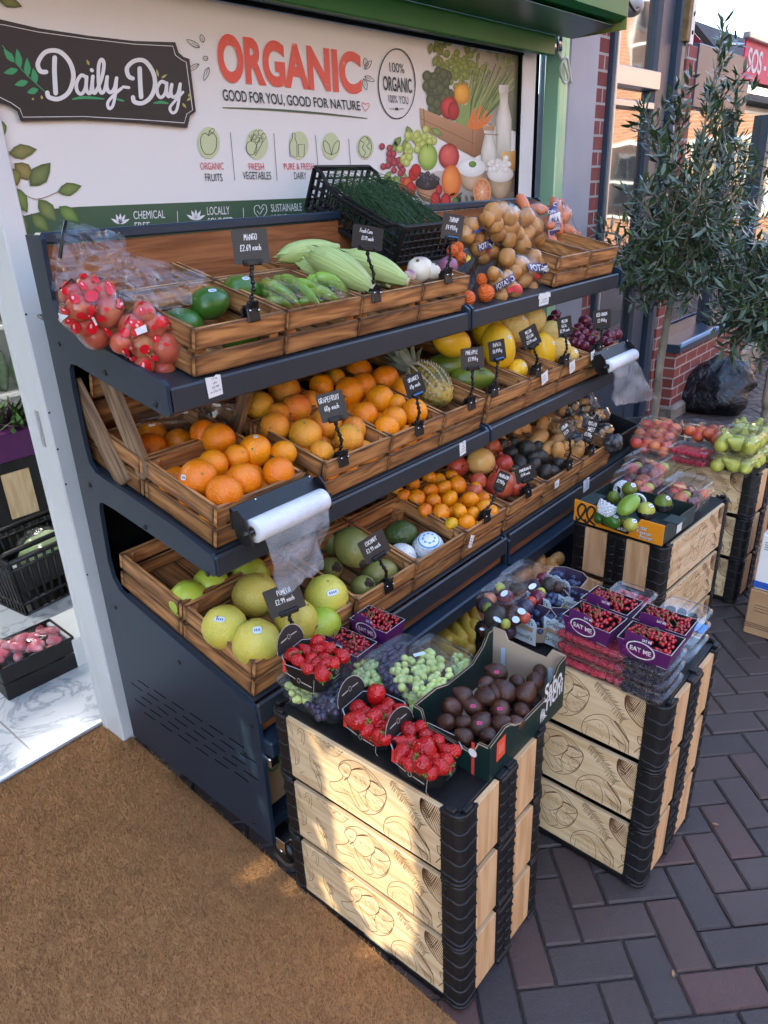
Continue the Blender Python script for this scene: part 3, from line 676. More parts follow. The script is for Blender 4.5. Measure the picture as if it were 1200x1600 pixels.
    for a, b, x0, x1, y0, y1, sl in (('100%', 0, 608, 631, 97, 112, .12), ('ORGANIC', .02, 598, 643, 118, 141, .11), ('100% YOU', 0, 606.5, 637.5, 148, 160, .09), ('FRUITS', 0, 320, 347, 271, 283, .01), ('VEGETABLES', 0, 379, 423, 268, 280, .01), ('DAIRY', 0, 459, 478, 269, 280, 0)): line(d, a, x0, x1, y0, y1, sl, 2, bold=b)
    for k in (0, 1): d.stroke(ell(620, 131, 29 - k * .8, 55 - k, .3 + k, 2 * PI + (.1 if k else .5), 40), 1.3 - k * .5, 0, PX(2))
    d.stroke([(609, 170), (616, 170)], .8, 0, PX(2)); d.stroke([(624, 170), (631, 170)], .8, 0, PX(2)); d.flat([(618, 168), (622, 168), (623, 172), (617, 172)], 0, PX(2))
    for x, y, l, a in ((312, 74, 24, -2.6), (318, 66, 13, -1.9), (311, 100, 22, 2.6), (325, 92, 8, -2.9), (326, 105, 22, 1.9), (570, 108, 17, -.9), (573, 104, 14, -1.8), (570, 119, 17, .5), (568, 123, 18, 1.3)):
        P = [(x + l * s * math.cos(a) - 7 * o * math.sin(a), y + l * s * math.sin(a) + 7 * o * math.cos(a)) for s, o in ((0, 0), (.25, .45), (.6, .45), (1, 0), (.6, -.45), (.25, -.45), (0, 0))]
        d.stroke(spline(P, 3), .9, 0, PX(2)); d.stroke([(x, y), (x + l * .6 * math.cos(a), y + l * .6 * math.sin(a))], .6, 0, PX(2))
    for x0, y0, x1, y1 in ((360, 207, 367, 282), (428, 209, 433, 282), (493, 212, 497, 262), (545, 217, 548, 262)): d.stroke([(x0, y0), (x1, y1)], .7, 0, PX(2))
    d.build('dark_wording', dk, t)
    K['gdisc'] = simple('pale_green_print', (.54, .60, .34), .5); r = MB()
    for a, x0, x1, y0, y1 in (('ORGANIC', 312.5, 349, 254, 265), ('FRESH', 388, 412, 255, 265.5), ('PURE & FRESH', 443, 490, 255, 265)): line(r, a, x0, x1, y0, y1, .0, 2)
    r.stroke(spline([(571, 174), (566, 165), (567, 160), (571, 163), (575, 161), (577, 166), (571, 174)], 4), .9, 0, PX(2)); r.build('red_wording', rd, t)
    for x, y, a, b in ((326, 223, 17, 25), (402, 225, 17, 24), (467, 227, 15, 22), (517, 228, 14, 21), (571, 230, 13, 19)): MB().flat(ell(x, y, a, b), 0, PX(2)).build('icon_disc', K['gdisc'], t)
    ic = MB(); T4 = PX(3)
    ic.stroke(spline([(326, 212), (320, 208), (314, 214), (314, 228), (320, 240), (326, 241), (332, 240), (338, 230), (338, 215), (332, 208), (326, 212)], 4), 1, 0, T4); ic.stroke([(326, 212), (327, 204)], 1, 0, T4); ic.stroke(spline([(327, 206), (331, 201), (335, 202), (333, 207), (327, 206)], 3), .9, 0, T4)
    ic.stroke(ell(393, 231, 8.5, 11, n=16) + [(401.5, 231)], .9, 0, T4); ic.stroke(spline([(399, 243), (410, 222), (405, 217), (397, 240)], 4), .9, 0, T4)
    for a in range(6): ic.stroke(ell(405 + 7 * math.cos(a), 213 + 6 * math.sin(a), 4, 4.5, n=9), .7, 0, T4)
    for a in (-.5, 0, .5): ic.stroke([(393, 221), (393 + 8 * math.sin(a), 211)], .8, 0, T4)
    ic.stroke([(457, 208), (457, 216), (453, 224), (453, 245), (464, 245), (464, 224), (461, 216), (461, 208), (457, 208)], .9, 0, T4); ic.stroke([(466, 226), (476, 226), (475, 245), (467, 245), (466, 226)], .9, 0, T4)
    for s in (-1, 1): ic.stroke(spline([(518, 242), (518 + s * 10, 236), (518 + s * 12, 220), (518 + s * 4, 226), (518, 242)], 4), .9, 0, T4)
    ic.stroke(ell(570.5, 230, 10, 16.5, n=20) + [(580.5, 230)], .9, 0, T4); ic.stroke(spline([(563, 220), (569, 224), (566, 231), (571, 238), (568, 245)], 4), .9, 0, T4); ic.stroke(spline([(573, 215), (577, 223), (573, 228), (578, 234)], 4), .9, 0, T4)
    ic.build('icon_outline', dk, t)
    # green band with white words, its foot hidden behind the stand
    g = MB(); g.flat([(34, 338), (85, 326), (124, 323), (300, 316), (450, 310.5), (560, 306), (640, 304), (640, 345), (450, 366), (250, 380), (36, 392)], 0, PX(1))
    for k in range(5): g.stroke([(118 - k * 2, 326 + k * 3), (142 + 4 * k, 323 + k * 3)], 1.4, 0, PX(1), taper=True)
    g.stroke(spline([(348, 168), (420, 171), (500, 177), (574, 185)], 6), 3.4, 0, PX(2), taper=True)
    g.build('green_band', simple('print_dark_green', (.042, .098, .052), .45), t)
    wt = MB()
    for a, x0, x1, y0, y1 in (('CHEMICAL', 208, 257, 330, 342.5), ('FREE', 210, 234, 347.5, 360), ('LOCALLY', 323, 358, 323.5, 336), ('SOURCED', 324.5, 364, 340.5, 353), ('SUSTAINABLE', 423, 471, 319, 331), ('LIVING', 424.5, 448, 335, 347)): line(wt, a, x0, x1, y0, y1, -.035, 3)
    for x, y in ((277, 330), (380, 325)): wt.stroke([(x, y), (x + 1, y + 20)], .8, 0, PX(3))
    for x, y in ((188, 342), (306, 336)):
        for a in (-2.6, -2.0, -1.57, -1.1, -.5): leaf(wt, x, y + 8, 17, 5, a, 0, PX(3))
    hk = spline([(407, 343), (398, 332), (398, 323), (404, 321), (407, 326), (411, 320), (416, 322), (416, 332), (407, 343)], 4); wt.stroke(hk, .9, 0, PX(3)); wt.stroke([(402, 330), (406, 335), (412, 325)], 1, 0, PX(3))
    wt.build('white_wording', K['white'], t)
    # leaves at the left and top, and the printed still life
    pv = vcol('poster_picture', .42, .3, .25); b = MB(); q = lambda x, y: (550 + x / 3, y / 3)
    b2 = MB()
    for x, y, l, wd, a in ((36, 640, 120, 66, -.15), (125, 775, 130, 82, -.85), (240, 800, 104, 58, -.25), (60, 680, 110, 70, .7), (45, 700, 80, 66, 1.2), (60, 780, 120, 60, 1.1), (160, 830, 125, 66, .9), (245, 860, 110, 60, .65), (130, 890, 110, 58, .8), (60, 880, 110, 54, 1.0), (0, 500, 70, 40, 1.3), (-10, -10, 110, 50, .35)):
        c = (118 + rnd.randint(-16, 16), 128 + rnd.randint(-14, 14), 78); leaf(b2, x / 2.667, y / 2.667, l / 2.667, wd / 2.667, a, 0, PX(2 + rnd.random()), col=((c[0] + 22, c[1] + 22, c[2] + 6), (c[0] - 34, c[1] - 26, c[2] - 26)))
    b2.stroke([Z([(0, 640)])[0], Z([(40, 632)])[0]], 1.2, 0, PX(2.1), col=S2L(110, 90, 70)); b2.stroke(spline(Z([(70, 790), (150, 830), (240, 800)]), 4), 1.1, 0, PX(2.1), col=S2L(125, 90, 75))
    b2.build('leaf_print', pv, t)
    def gq(P, cols, k):
        T = PX(k); b.add([T @ V((*q(*p), 0)) for p in P], [(0, 1, 2, 3)], 0, False, None, None, lambda j: S2L(*cols[j]))
    gq([(380, 200), (783, 262), (783, 620), (560, 560)], [(226, 216, 205), (96, 104, 66), (60, 66, 44), (200, 196, 176)], 1.1)
    gq([(150, 880), (400, 800), (783, 800), (783, 985)], [(214, 204, 196), (205, 192, 180), (88, 78, 62), (70, 64, 54)], 1.2)
    gq([(150, 880), (783, 900), (783, 985), (350, 995)], [(205, 196, 190), (110, 100, 84), (64, 60, 52), (196, 186, 180)], 1.25)
    for i in range(70):
        x = rnd.uniform(360, 770); y = rnd.uniform(150, 330) if x > 520 else rnd.uniform(150, 260); leaf(b, *q(x, y), rnd.uniform(7, 18), rnd.uniform(3, 7), rnd.uniform(0, 6.3), 0, PX(1.4 + i * .004), col=((120, 140, 72), (70, 92, 42)) if i % 2 else ((150, 165, 95), (92, 112, 56)))
    for i in range(90):
        x = rnd.gauss(500, 50); y = rnd.gauss(330, 30); blob(b, *q(x, y), 5, 6, (150, 168, 78), (92, 116, 44), 2 + i * .006)
    for i in range(110):
        x1 = rnd.uniform(560, 770); y1 = rnd.uniform(290, 420) + abs(x1 - 660) * .3; x0 = 520 + (x1 - 520) * .42; T = PX(2.6 + i * .004)
        b.stroke([q(x0, 560), q((x0 + x1) / 2 - 6, (560 + y1) / 2), q(x1, y1)], rnd.uniform(1.5, 3.2), 0, T, 0, S2L(*rnd.choice([(84, 112, 52), (120, 142, 74), (60, 84, 40), (148, 164, 98)])), taper=True)
    for i in range(60): blob(b, *q(405 + rnd.gauss(0, 28), 420 + rnd.gauss(0, 38)), 7, 9, (96, 112, 74), (48, 62, 38), 3.2 + i * .004)
    for x, y in ((505, 540), (525, 560), (545, 555)): b.stroke([q(x, y - 60), q(x - 8, y + 40)], 7, 0, PX(3.6), 0, S2L(138, 160, 92))
    for x0, y0, x1, y1 in ((548, 600, 575, 510), (568, 604, 604, 500), (590, 604, 630, 520), (606, 600, 655, 540)): b.stroke([q(x0, y0), q((x0 + x1) / 2, (y0 + y1) / 2), q(x1, y1)], [7.5, 6, 3.5], 0, PX(3.7), 0, S2L(226, 122, 52))
    blob(b, *q(516, 440), 13, 17, (250, 190, 70), (196, 120, 24), 3.8); blob(b, *q(457, 505), 14, 18, (226, 70, 70), (134, 16, 26), 3.9); blob(b, *q(476, 520), 9, 15, (200, 44, 50), (128, 14, 24), 3.95)
    b.stroke([q(516, 395), q(522, 355)], 2, 0, PX(3.96), 0, S2L(92, 116, 52)); b.stroke([q(452, 460), q(446, 420)], 2, 0, PX(3.97), 0, S2L(92, 116, 52))
    gq([(318, 505), (580, 612), (575, 738), (325, 600)], [(196, 152, 112), (180, 132, 96), (140, 96, 66), (176, 134, 100)], 4); gq([(580, 612), (655, 578), (645, 700), (575, 738)], [(168, 122, 90), (150, 108, 80), (112, 78, 56), (130, 90, 62)], 4.02)
    b.stroke([q(322, 556), q(578, 676)], .8, 0, PX(4.1), 0, S2L(104, 70, 48)); b.stroke([q(336, 510), q(340, 604)], 1.4, 0, PX(4.1), 0, S2L(140, 98, 70)); b.stroke([q(566, 608), q(562, 730)], 1.4, 0, PX(4.1), 0, S2L(140, 98, 70))
    def bottle(x0, x1, y0, ys, y1, k):
        c = (x0 + x1) / 2; nw = (x1 - x0) * .27; P = [(c - nw, y0), (c + nw, y0), (c + nw, ys - 40), (x1, ys + 40), (x1 - 3, y1), (x0 + 3, y1), (x0, ys + 40), (c - nw, ys - 40)]
        pgrad(b, [q(*p) for p in P], (236, 232, 220), (176, 170, 150), 0, PX(k)); gq([(c - nw - 3, y0 - 14), (c + nw + 3, y0 - 14), (c + nw + 3, y0 + 24), (c - nw - 3, y0 + 24)], [(235, 232, 226), (190, 186, 176), (170, 165, 152), (225, 222, 214)], k + .05)
    bottle(675, 748, 412, 520, 740, 4.4); bottle(605, 680, 600, 670, 785, 4.6); gq([(614, 588), (668, 588), (668, 612), (614, 612)], [(206, 168, 120), (176, 136, 92), (160, 120, 80), (190, 150, 104)], 4.8); b.stroke([q(612, 628), q(684, 632)], 1.4, 0, PX(4.82), 0, S2L(150, 110, 66))
    gq([(700, 715), (770, 705), (770, 800), (705, 790)], [(232, 190, 120), (196, 148, 80), (150, 108, 56), (210, 164, 96)], 4.5)
    for x, y, a in ((258, 590, 1.2), (230, 640, 2.2), (210, 660, 1.9), (250, 650, 1.6), (370, 600, .6), (180, 800, 2.0), (160, 830, .5), (200, 820, 1.2), (225, 800, 1.0)): leaf(b, *q(x, y), 22, 11, a, 0, PX(4.9), col=((150, 172, 96), (92, 118, 52)))
    for i in range(26): blob(b, *q(200 + rnd.gauss(0, 26), 755 + rnd.gauss(0, 30)), 4.6, 5.4, (196, 84, 96), (104, 22, 42), 5 + i * .01)
    for i in range(34): blob(b, *q(300 + rnd.gauss(0, 34) - (i > 20) * 40, 650 + rnd.gauss(0, 24) + (i > 20) * 90), 5.2, 6.4, (214, 222, 130), (142, 160, 62), 5.4 + i * .01)
    blob(b, *q(356, 735), 15, 21, (196, 214, 116), (112, 150, 44), 5.9); blob(b, *q(455, 732), 16, 20, (232, 110, 98), (150, 26, 36), 5.92); b.stroke([q(356, 690), q(352, 672)], 1.2, 0, PX(5.95), 0, S2L(84, 66, 40)); b.stroke([q(455, 690), q(460, 668)], 1.2, 0, PX(5.95), 0, S2L(84, 66, 40))
    def bowl(x, y, rx, ry, dep, c0, c1, ct, k):
        P = [q(x - rx, y)] + [q(x + rx * math.cos(a), y + (dep) * math.sin(a)) for a in [PI - i * PI / 10 for i in range(11)]]; pgrad(b, P[1:], c0, c1, 0, PX(k)); blob(b, *q(x, y), rx / 3, ry / 3, ct[0], ct[1], k + .05)
    bowl(560, 785, 67, 44, 112, (214, 186, 152), (140, 104, 76), ((246, 246, 242), (220, 216, 206)), 6.0); blob(b, *q(565, 770), 6, 5, (120, 160, 60), (74, 112, 40), 6.2)
    bowl(695, 815, 62, 40, 128, (196, 170, 136), (104, 80, 56), ((240, 236, 226), (206, 198, 184)), 6.1)
    for i in range(34): blob(b, *q(693 + rnd.gauss(0, 22), 800 - abs(rnd.gauss(0, 24))), 4, 4.4, (248, 244, 236), (214, 206, 192), 6.3 + i * .005)
    for x, y in ((262, 860), (245, 880), (290, 815), (276, 885), (300, 800)): blob(b, *q(x, y), 8, 11, (226, 112, 60) if x < 270 else (216, 56, 48), (150, 26, 26), 6.5 + x * .0004)
    bowl(354, 858, 57, 34, 88, (196, 146, 112), (122, 80, 56), ((60, 56, 60), (30, 28, 32)), 6.7)
    for i in range(28): blob(b, *q(354 + rnd.gauss(0, 24), 838 + rnd.gauss(0, 13)), 3.6, 4, (96, 94, 102), (26, 24, 30), 6.8 + i * .006)
    blob(b, *q(466, 850), 15, 26, (248, 158, 84), (206, 92, 34), 7.0)
    for x, y, rx in ((392, 940, 8), (440, 945, 8), (408, 890, 5)): blob(b, *q(x, y), rx, rx * 1.7, (216, 70, 66), (140, 24, 32), 7.1)
    blob(b, *q(485, 955), 5, 10, (120, 146, 70), (70, 92, 40), 7.1)
    blob(b, *q(610, 897), 14.4, 22, (232, 196, 160), (206, 146, 96), 7.2, off=(0, 0)); blob(b, *q(610, 899), 12, 19, (236, 170, 124), (206, 112, 64), 7.25, off=(0, 0))
    for k in range(9):
        a = k * PI / 4.5; b.stroke([q(610, 899), q(610 + 34 * math.cos(a), 899 + 54 * math.sin(a))], .5, 0, PX(7.3), 0, S2L(240, 206, 170))
    blob(b, *q(610, 900), 2, 2.6, (246, 226, 200), (240, 214, 180), 7.35)
    for i in range(26): leaf(b, *q(rnd.uniform(480, 600), rnd.uniform(900, 965)), 14, 4, rnd.uniform(0, 3), 0, PX(7.0), col=((104, 112, 80), (66, 72, 50)))
    for x, y, a in ((372, 200, 1.7), (388, 215, .9), (410, 200, 1.3), (400, 260, 1.9), (402, 262, 1.0)): leaf(b, *q(x, y), 19, 9, a, 0, PX(7.5), col=((150, 160, 82), (104, 116, 56)))
    b.build('still_life_print', pv, t)
poster()

# ---- the shop next door: brick pier, tall windows over a low brick plinth, awning further on
def boxes(name, mat, par, o, *bx):
    mb = MB()
    for c, d, *r in bx: mb.box((c[0] - o[0], c[1] - o[1], c[2] - o[2]), d, None, r[0] if r else .004)
    return mb.build(name, mat, par)
def neighbour():
    o = (5.0, 1.9, 0)
    t = thing('neighbouring_shop', 'brick shop front next door with navy frames, large windows and low brick plinth', 'shop', o)
    P = lambda name, mat, *bx: boxes(name, mat, t, o, *bx)
    P('brick_pier', K['brickr'], ((3.90, 1.95, 1.6), (.18, .14, 3.2)), ((5.10, 1.955, 1.15), (.16, .17, 2.3)))
    P('upper_wall', K['brickr'], ((4.45, 4.0, 5.2), (1.3, 4.0, 4.0)))
    P('dark_backing', simple('dim_shop_inside', (.10, .11, .12), .8), ((6.3, 2.9, 1.0), (5.2, .05, 2.2)), ((6.4, 2.4, 2.1), (3.0, 1.0, .05)), ((6.3, 2.4, -.02), (5.2, 1.0, .04)))
    P('brick_plinth', K['brickr'], ((5.95, 1.84, .27), (1.62, .16, .40)))
    P('stone_footing', K['stone'], ((5.95, 1.82, .03), (1.66, .20, .12), .02), ((7.6, 1.86, .06), (1.6, .2, .24), .02))
    P('door_sill_panel', K['navy'], ((7.35, 1.87, .28), (1.1, .1, .22)))
    P('letter_plate', K['chrome'], ((7.1, 1.813, .29), (.22, .012, .05)))
    w = P('shop_window', K['navy'], ((4.02, 1.90, 1.3), (.05, .09, 2.7)), ((4.70, 1.93, 1.45), (.20, .10, 3.0), .02), ((4.87, 1.90, 1.45), (.09, .12, 3.0), .02), ((4.37, 1.92, .25), (.66, .06, .46)),
          ((5.95, 1.83, .50), (1.66, .20, .06)), ((6.1, 1.90, 1.25), (.07, .08, 1.5)), ((6.9, 1.90, 1.2), (.10, .10, 1.6)), ((7.9, 1.9, 1.2), (.10, .1, 2.4)), ((5.7, 1.9, 2.15), (1.05, .08, .34)))
    boxes('transom', K['alum'], w, (0, 0, 0), ((4.33, 1.9, 2.085), (.62, .07, .09)), ((4.31, 1.9, 1.96), (.58, .06, .035)), ((4.028, 1.86, 1.4), (.02, .03, 2.6)), ((4.33, 1.9, .55), (.62, .06, .05)))
    boxes('blue_sill', simple('blue_sill_paint', (.20, .38, .62), .4), w, (0, 0, 0), ((5.95, 1.735, .527), (1.66, .02, .03)), ((7.35, 1.80, .41), (1.1, .03, .03)))
    for c in w.children: c.location = V((0, 0, 0)) - V(o)
    boxes('pane', K['glass'], t, o, ((4.33, 1.925, 1.77), (.66, .008, 2.5), .001), ((5.58, 1.915, 1.25), (.96, .008, 1.5), .001), ((6.5, 1.915, 1.25), (.74, .008, 1.5), .001), ((7.4, 1.915, 1.2), (.94, .008, 1.6), .001))
    MB().box((-.105, -.02, 1.58), (.09, .006, .035), None, .001).build('red_notice', simple('red_notice', (.6, .03, .04), .5), t)
    nt_ = MB().box((0, 0, 0), (.17, .003, .21), None, .0005); pa = nt_.build('wall_notice', K['white'], None, 'white printed paper notice fixed low on the brick pier behind the tree', 'notice', loc=(5.14, 1.862, .36))
    lines = MB(); T = frame((0, -.0025, 0), (1, 0, 0), (0, 0, 1), (0, -1, 0))
    for k in range(11):
        x = -.07; 
        while x < .06:
            l = rnd.uniform(.006, .02); lines.stroke([(x, .085 - k * .014), (x + l, .085 - k * .014)], .003 if k else .007, 0, T, caps=False); x += l + .005
    lines.build('print', K['ink'], pa)
    # red awning further along
    a = thing('shop_awning', 'rolled dark awning with magenta SOS sign over the next shop', 'awning', (7.41, 2.25, 2.17))
    cv = simple('dark_awning_cloth', (.045, .030, .030), .8, (.03, .022, .022), 5); mg = simple('magenta_sign', (.58, .015, .11), .5)
    MB().prism([(0, .42), (0, .36), (-.36, .0), (-.38, .02)], -1.35, 4.5, frame((0, 0, 0), (0, 1, 0), (0, 0, 1), (1, 0, 0))).build('canopy', cv, a)
    MB().prism([(0, .36), (-.36, 0), (-.02, -.12), (0, -.1)], -1.36, -1.352, frame((0, 0, 0), (0, 1, 0), (0, 0, 1), (1, 0, 0))).build('side_cloth', simple('wine_red_cloth', (.16, .008, .02), .8), a)
    v = MB().box((1.58, -.385, .135), (5.9, .012, .24), None, .002).build('valance', mg, a)
    tx = MB(); put_text(tx, 'SOS - S', lambda x, y: (-1.30 + .60 * x, -.3935, .065 + .145 * y), bold=.02); tx.build('lettering', K['white'], v)
    MB().box((1.58, -.40, .27), (6.0, .05, .04), None, .006).tube([(-1.2, -.02, .30), (-1.2, -.36, .23)], .014, 6).box((1.6, -.1, -.10), (5.9, .22, .05), None, .006).build('frame', K['alum'], a)
    for i, x in enumerate((1.1, 2.6)): MB().box((0, 0, .95), (.09, .09, 2.0), None, .008).build('shop_pillar', simple('grey_pillar', (.10, .11, .13), .5), None, ('nearer', 'farther')[i] + ' slim dark grey pillar under the awning', 'pillar', loc=(6.4 + x, 1.75, 0.05))
    # sign board and bracket above the next door window
    b = thing('projecting_bracket', 'worn white and ochre metal post above the navy frame', 'bracket', (4.86, 1.84, 2.28))
    MB().box((0, 0, .22), (.05, .05, .42), None, .004).build('ochre_post', simple('ochre_rust', (.24, .15, .05), .7, (.12, .07, .03), 20), b)
    MB().box((.055, -.012, .20), (.06, .02, .40), None, .003).build('white_plate', K['whitep'], b)
    hl = MB()
    for k in range(4): hl.lathe([(.010, 0), (.012, .003), (.004, .004)], 8, frame((.055, -.022, .06 + k * .09), (1, 0, 0), (0, 0, 1), (0, -1, 0)))
    hl.build('bolt', K['dark'], b)
    c = thing('security_camera', 'grey rounded lamp head hanging by a black cable next to the green shutter box', 'wall lamp', (4.02, 1.80, 2.36))
    MB().ball((0, 0, 0), (.075, .06, .05), 14, 8).build('head', simple('lamp_head_grey', (.35, .35, .36), .4), c)
    MB().tube(spline([(-.42, -.05, -.09), (-.25, -.06, .0), (-.05, -.05, -.035), (.06, -.02, .08)], 6), .008, 6).build('cable', K['black'], c)
neighbour()

# ---- far street: houses across the end and the sunlit row opposite (seen in the panes)
def house(name, label, x0, x1, y0, y1, h, mat, face, nx, rows, sash=True):
    t = thing(name, label, 'building', ((x0 + x1) / 2, (y0 + y1) / 2, 0))
    o = ((x0 + x1) / 2, (y0 + y1) / 2, 0)
    boxes('wall', mat, t, o, (((x0 + x1) / 2, (y0 + y1) / 2, h / 2), (x1 - x0, y1 - y0, h), .01))
    for r in range(rows):
        for i in range(nx):
            z = 1.7 + r * 2.7 if r else 1.5
            if face == 'y': c = (x0 + (i + .5) * (x1 - x0) / nx, y1 + .02, z); d = (1.0 if r else 2.0, .08, 1.7)
            else: c = (x0 - .02, y0 + (i + .5) * (y1 - y0) / nx, z); d = (.08, 1.0 if r else 1.9, 1.7)
            f = boxes('window', K['whitep'], t, o, (c, d, .01))
            g = MB(); k = 0 if face == 'y' else 1
            for a in (-1, 1):
                for b_ in (-1, 1):
                    q = [c[0] - o[0], c[1] - o[1], c[2] - o[2]]; w_ = d[k]; q[k] += a * w_ * .235; q[2] += b_ * .4; q[1 - k] += .02 if face == 'y' else -.02
                    dd = [0, 0, .74]; dd[k] = w_ * .42; dd[1 - k] = .06; g.box(q, dd)
            pn = g.build('pane', K['glass'], f)
    return t
house('brick_house', 'orange brick house across the street with white sash windows', -6, 5, -13, -9, 8.5, K['bricko'], 'y', 4, 3)
house('brick_house', 'orange brick house farther along the opposite side of the street', 5.2, 16, -13, -8.6, 7.5, K['bricko'], 'y', 4, 3)
house('brick_house', 'orange brick house opposite, the farthest along the row', 17, 44, -13, -8.8, 6.2, K['bricko'], 'y', 8, 2)
house('rendered_house', 'pale rendered house at the far end of the street', 21, 26, 1.2, 12, 3.6, simple('pale_render', (.62, .56, .48), .8), 'x', 4, 2)
house('brick_house', 'sunlit orange brick house closing the far end of the street', 19, 25, -7, 1.0, 7, K['bricko'], 'x', 4, 2)
t = thing('shop_sign', 'plain yellow shop sign on the far building', 'sign', (18.85, 3.0, 2.6))
MB().box((0, 0, 0), (.12, 3.4, .7), None, .01).build('board', simple('yellow_sign', (.85, .58, .02), .5), t)
MB().box((.0, 0, -.42), (.10, 3.5, .06), None, .01).build('trim', K['whitep'], t)
# unseen blockers added on the left: louvred wall dimming the sun, mask shaping its patch
t = thing('corner_house', 'tall brick corner house across the side street', 'building', (-8, 5, 0))
boxes('louvre', K['alum'], t, (-8, 5, 0), *[((-8, 5, 5.3 + .07 * k), (.02, .8, .034)) for k in range(17)])
boxes('wall', K['brickr'], t, (-8, 5, 0), ((-8, 1.3, 6.5), (.3, 6.6, 13)), ((-8, 7.7, 6.5), (.3, 4.6, 13)), ((-8, 5.0, 2.72), (.3, .8, 5.44)), ((-8, 5.0, 9.7), (.3, .8, 6.6)))
def sun_mask():  # unseen board added so the sunlight lands in cut-out patches
    X = -1.05; px = .81
    def back(y, z, x=px): s = (x - X) / SUN_DIR.x; return (y - SUN_DIR.y * s - 1.6, z - SUN_DIR.z * s)
    t = thing('notice_stand', 'tall notice stand with cut-out panel', 'notice stand', (X, 1.6, 0))
    F = lambda P: [(lambda q: (q.y, q.z))(onx(*q, .806)) for q in P]
    holes = [F(P) for P in ([(508, 1188), (545, 1158), (640, 1222), (655, 1290), (660, 1400), (652, 1505), (596, 1470), (556, 1412), (530, 1330), (532, 1300), (519, 1250)], [(476, 1124), (514, 1140), (512, 1182), (500, 1184)], [(494, 1286), (506, 1290), (526, 1330), (516, 1336)], [(500, 1370), (515, 1375), (540, 1430), (522, 1420)])]
    holes = [[back(*p) for p in h] for h in holes]
    holes += [[back(y, z, .783) for y, z in q] for q in ([(1.175, .48), (1.145, .485), (1.12, .33), (1.145, .30)], [(1.20, .40), (1.18, .42), (1.158, .28), (1.17, .27)], [(1.14, .26), (1.12, .27), (1.11, .15), (1.125, .14)])]
    for P in ([(352, 1372), (432, 1316), (462, 1334), (388, 1388)], [(420, 1392), (474, 1348), (492, 1364), (448, 1408)], [(545, 1486), (590, 1450), (620, 1478), (585, 1512)]): holes.append([back(q.y, q.z, q.x) for q in [onz(*p, .022) for p in P]])
    # one board, cut into strips around the openings
    bm = bmesh.new(); lo, hi = (-.35, .78), (.72, 2.0)
    N = 80; ys = np.linspace(lo[0], hi[0], N); zs = np.linspace(lo[1], hi[1], N)
    def inside(y, z, h):
        c = False; j = len(h) - 1
        for i in range(len(h)):
            if (h[i][1] > z) != (h[j][1] > z) and y < (h[j][0] - h[i][0]) * (z - h[i][1]) / (h[j][1] - h[i][1]) + h[i][0]: c = not c
            j = i
        return c
    mb = MB(); dy = (hi[0] - lo[0]) / N; dz = (hi[1] - lo[1]) / N
    for j in range(N):
        z = lo[1] + (j + .5) * dz; run = None
        for i in range(N + 1):
            y = lo[0] + (i + .5) * dy; solid = i < N and not any(inside(y, z, h) for h in holes)
            if solid and run is None: run = y - dy / 2
            if not solid and run is not None:
                e = y - dy / 2; mb.box((0, (run + e) / 2, z), (.02, e - run, dz)); run = None
    mb.build('panel', K['pil'], t); bm.free()
    MB().box((0, -.33, 1.0), (.05, .05, 2.0), None, .005).box((0, .71, 1.0), (.05, .05, 2.0), None, .005).box((0, .2, .04), (.5, 1.1, .06), None, .005).build('frame', K['navy'], t)
sun_mask()

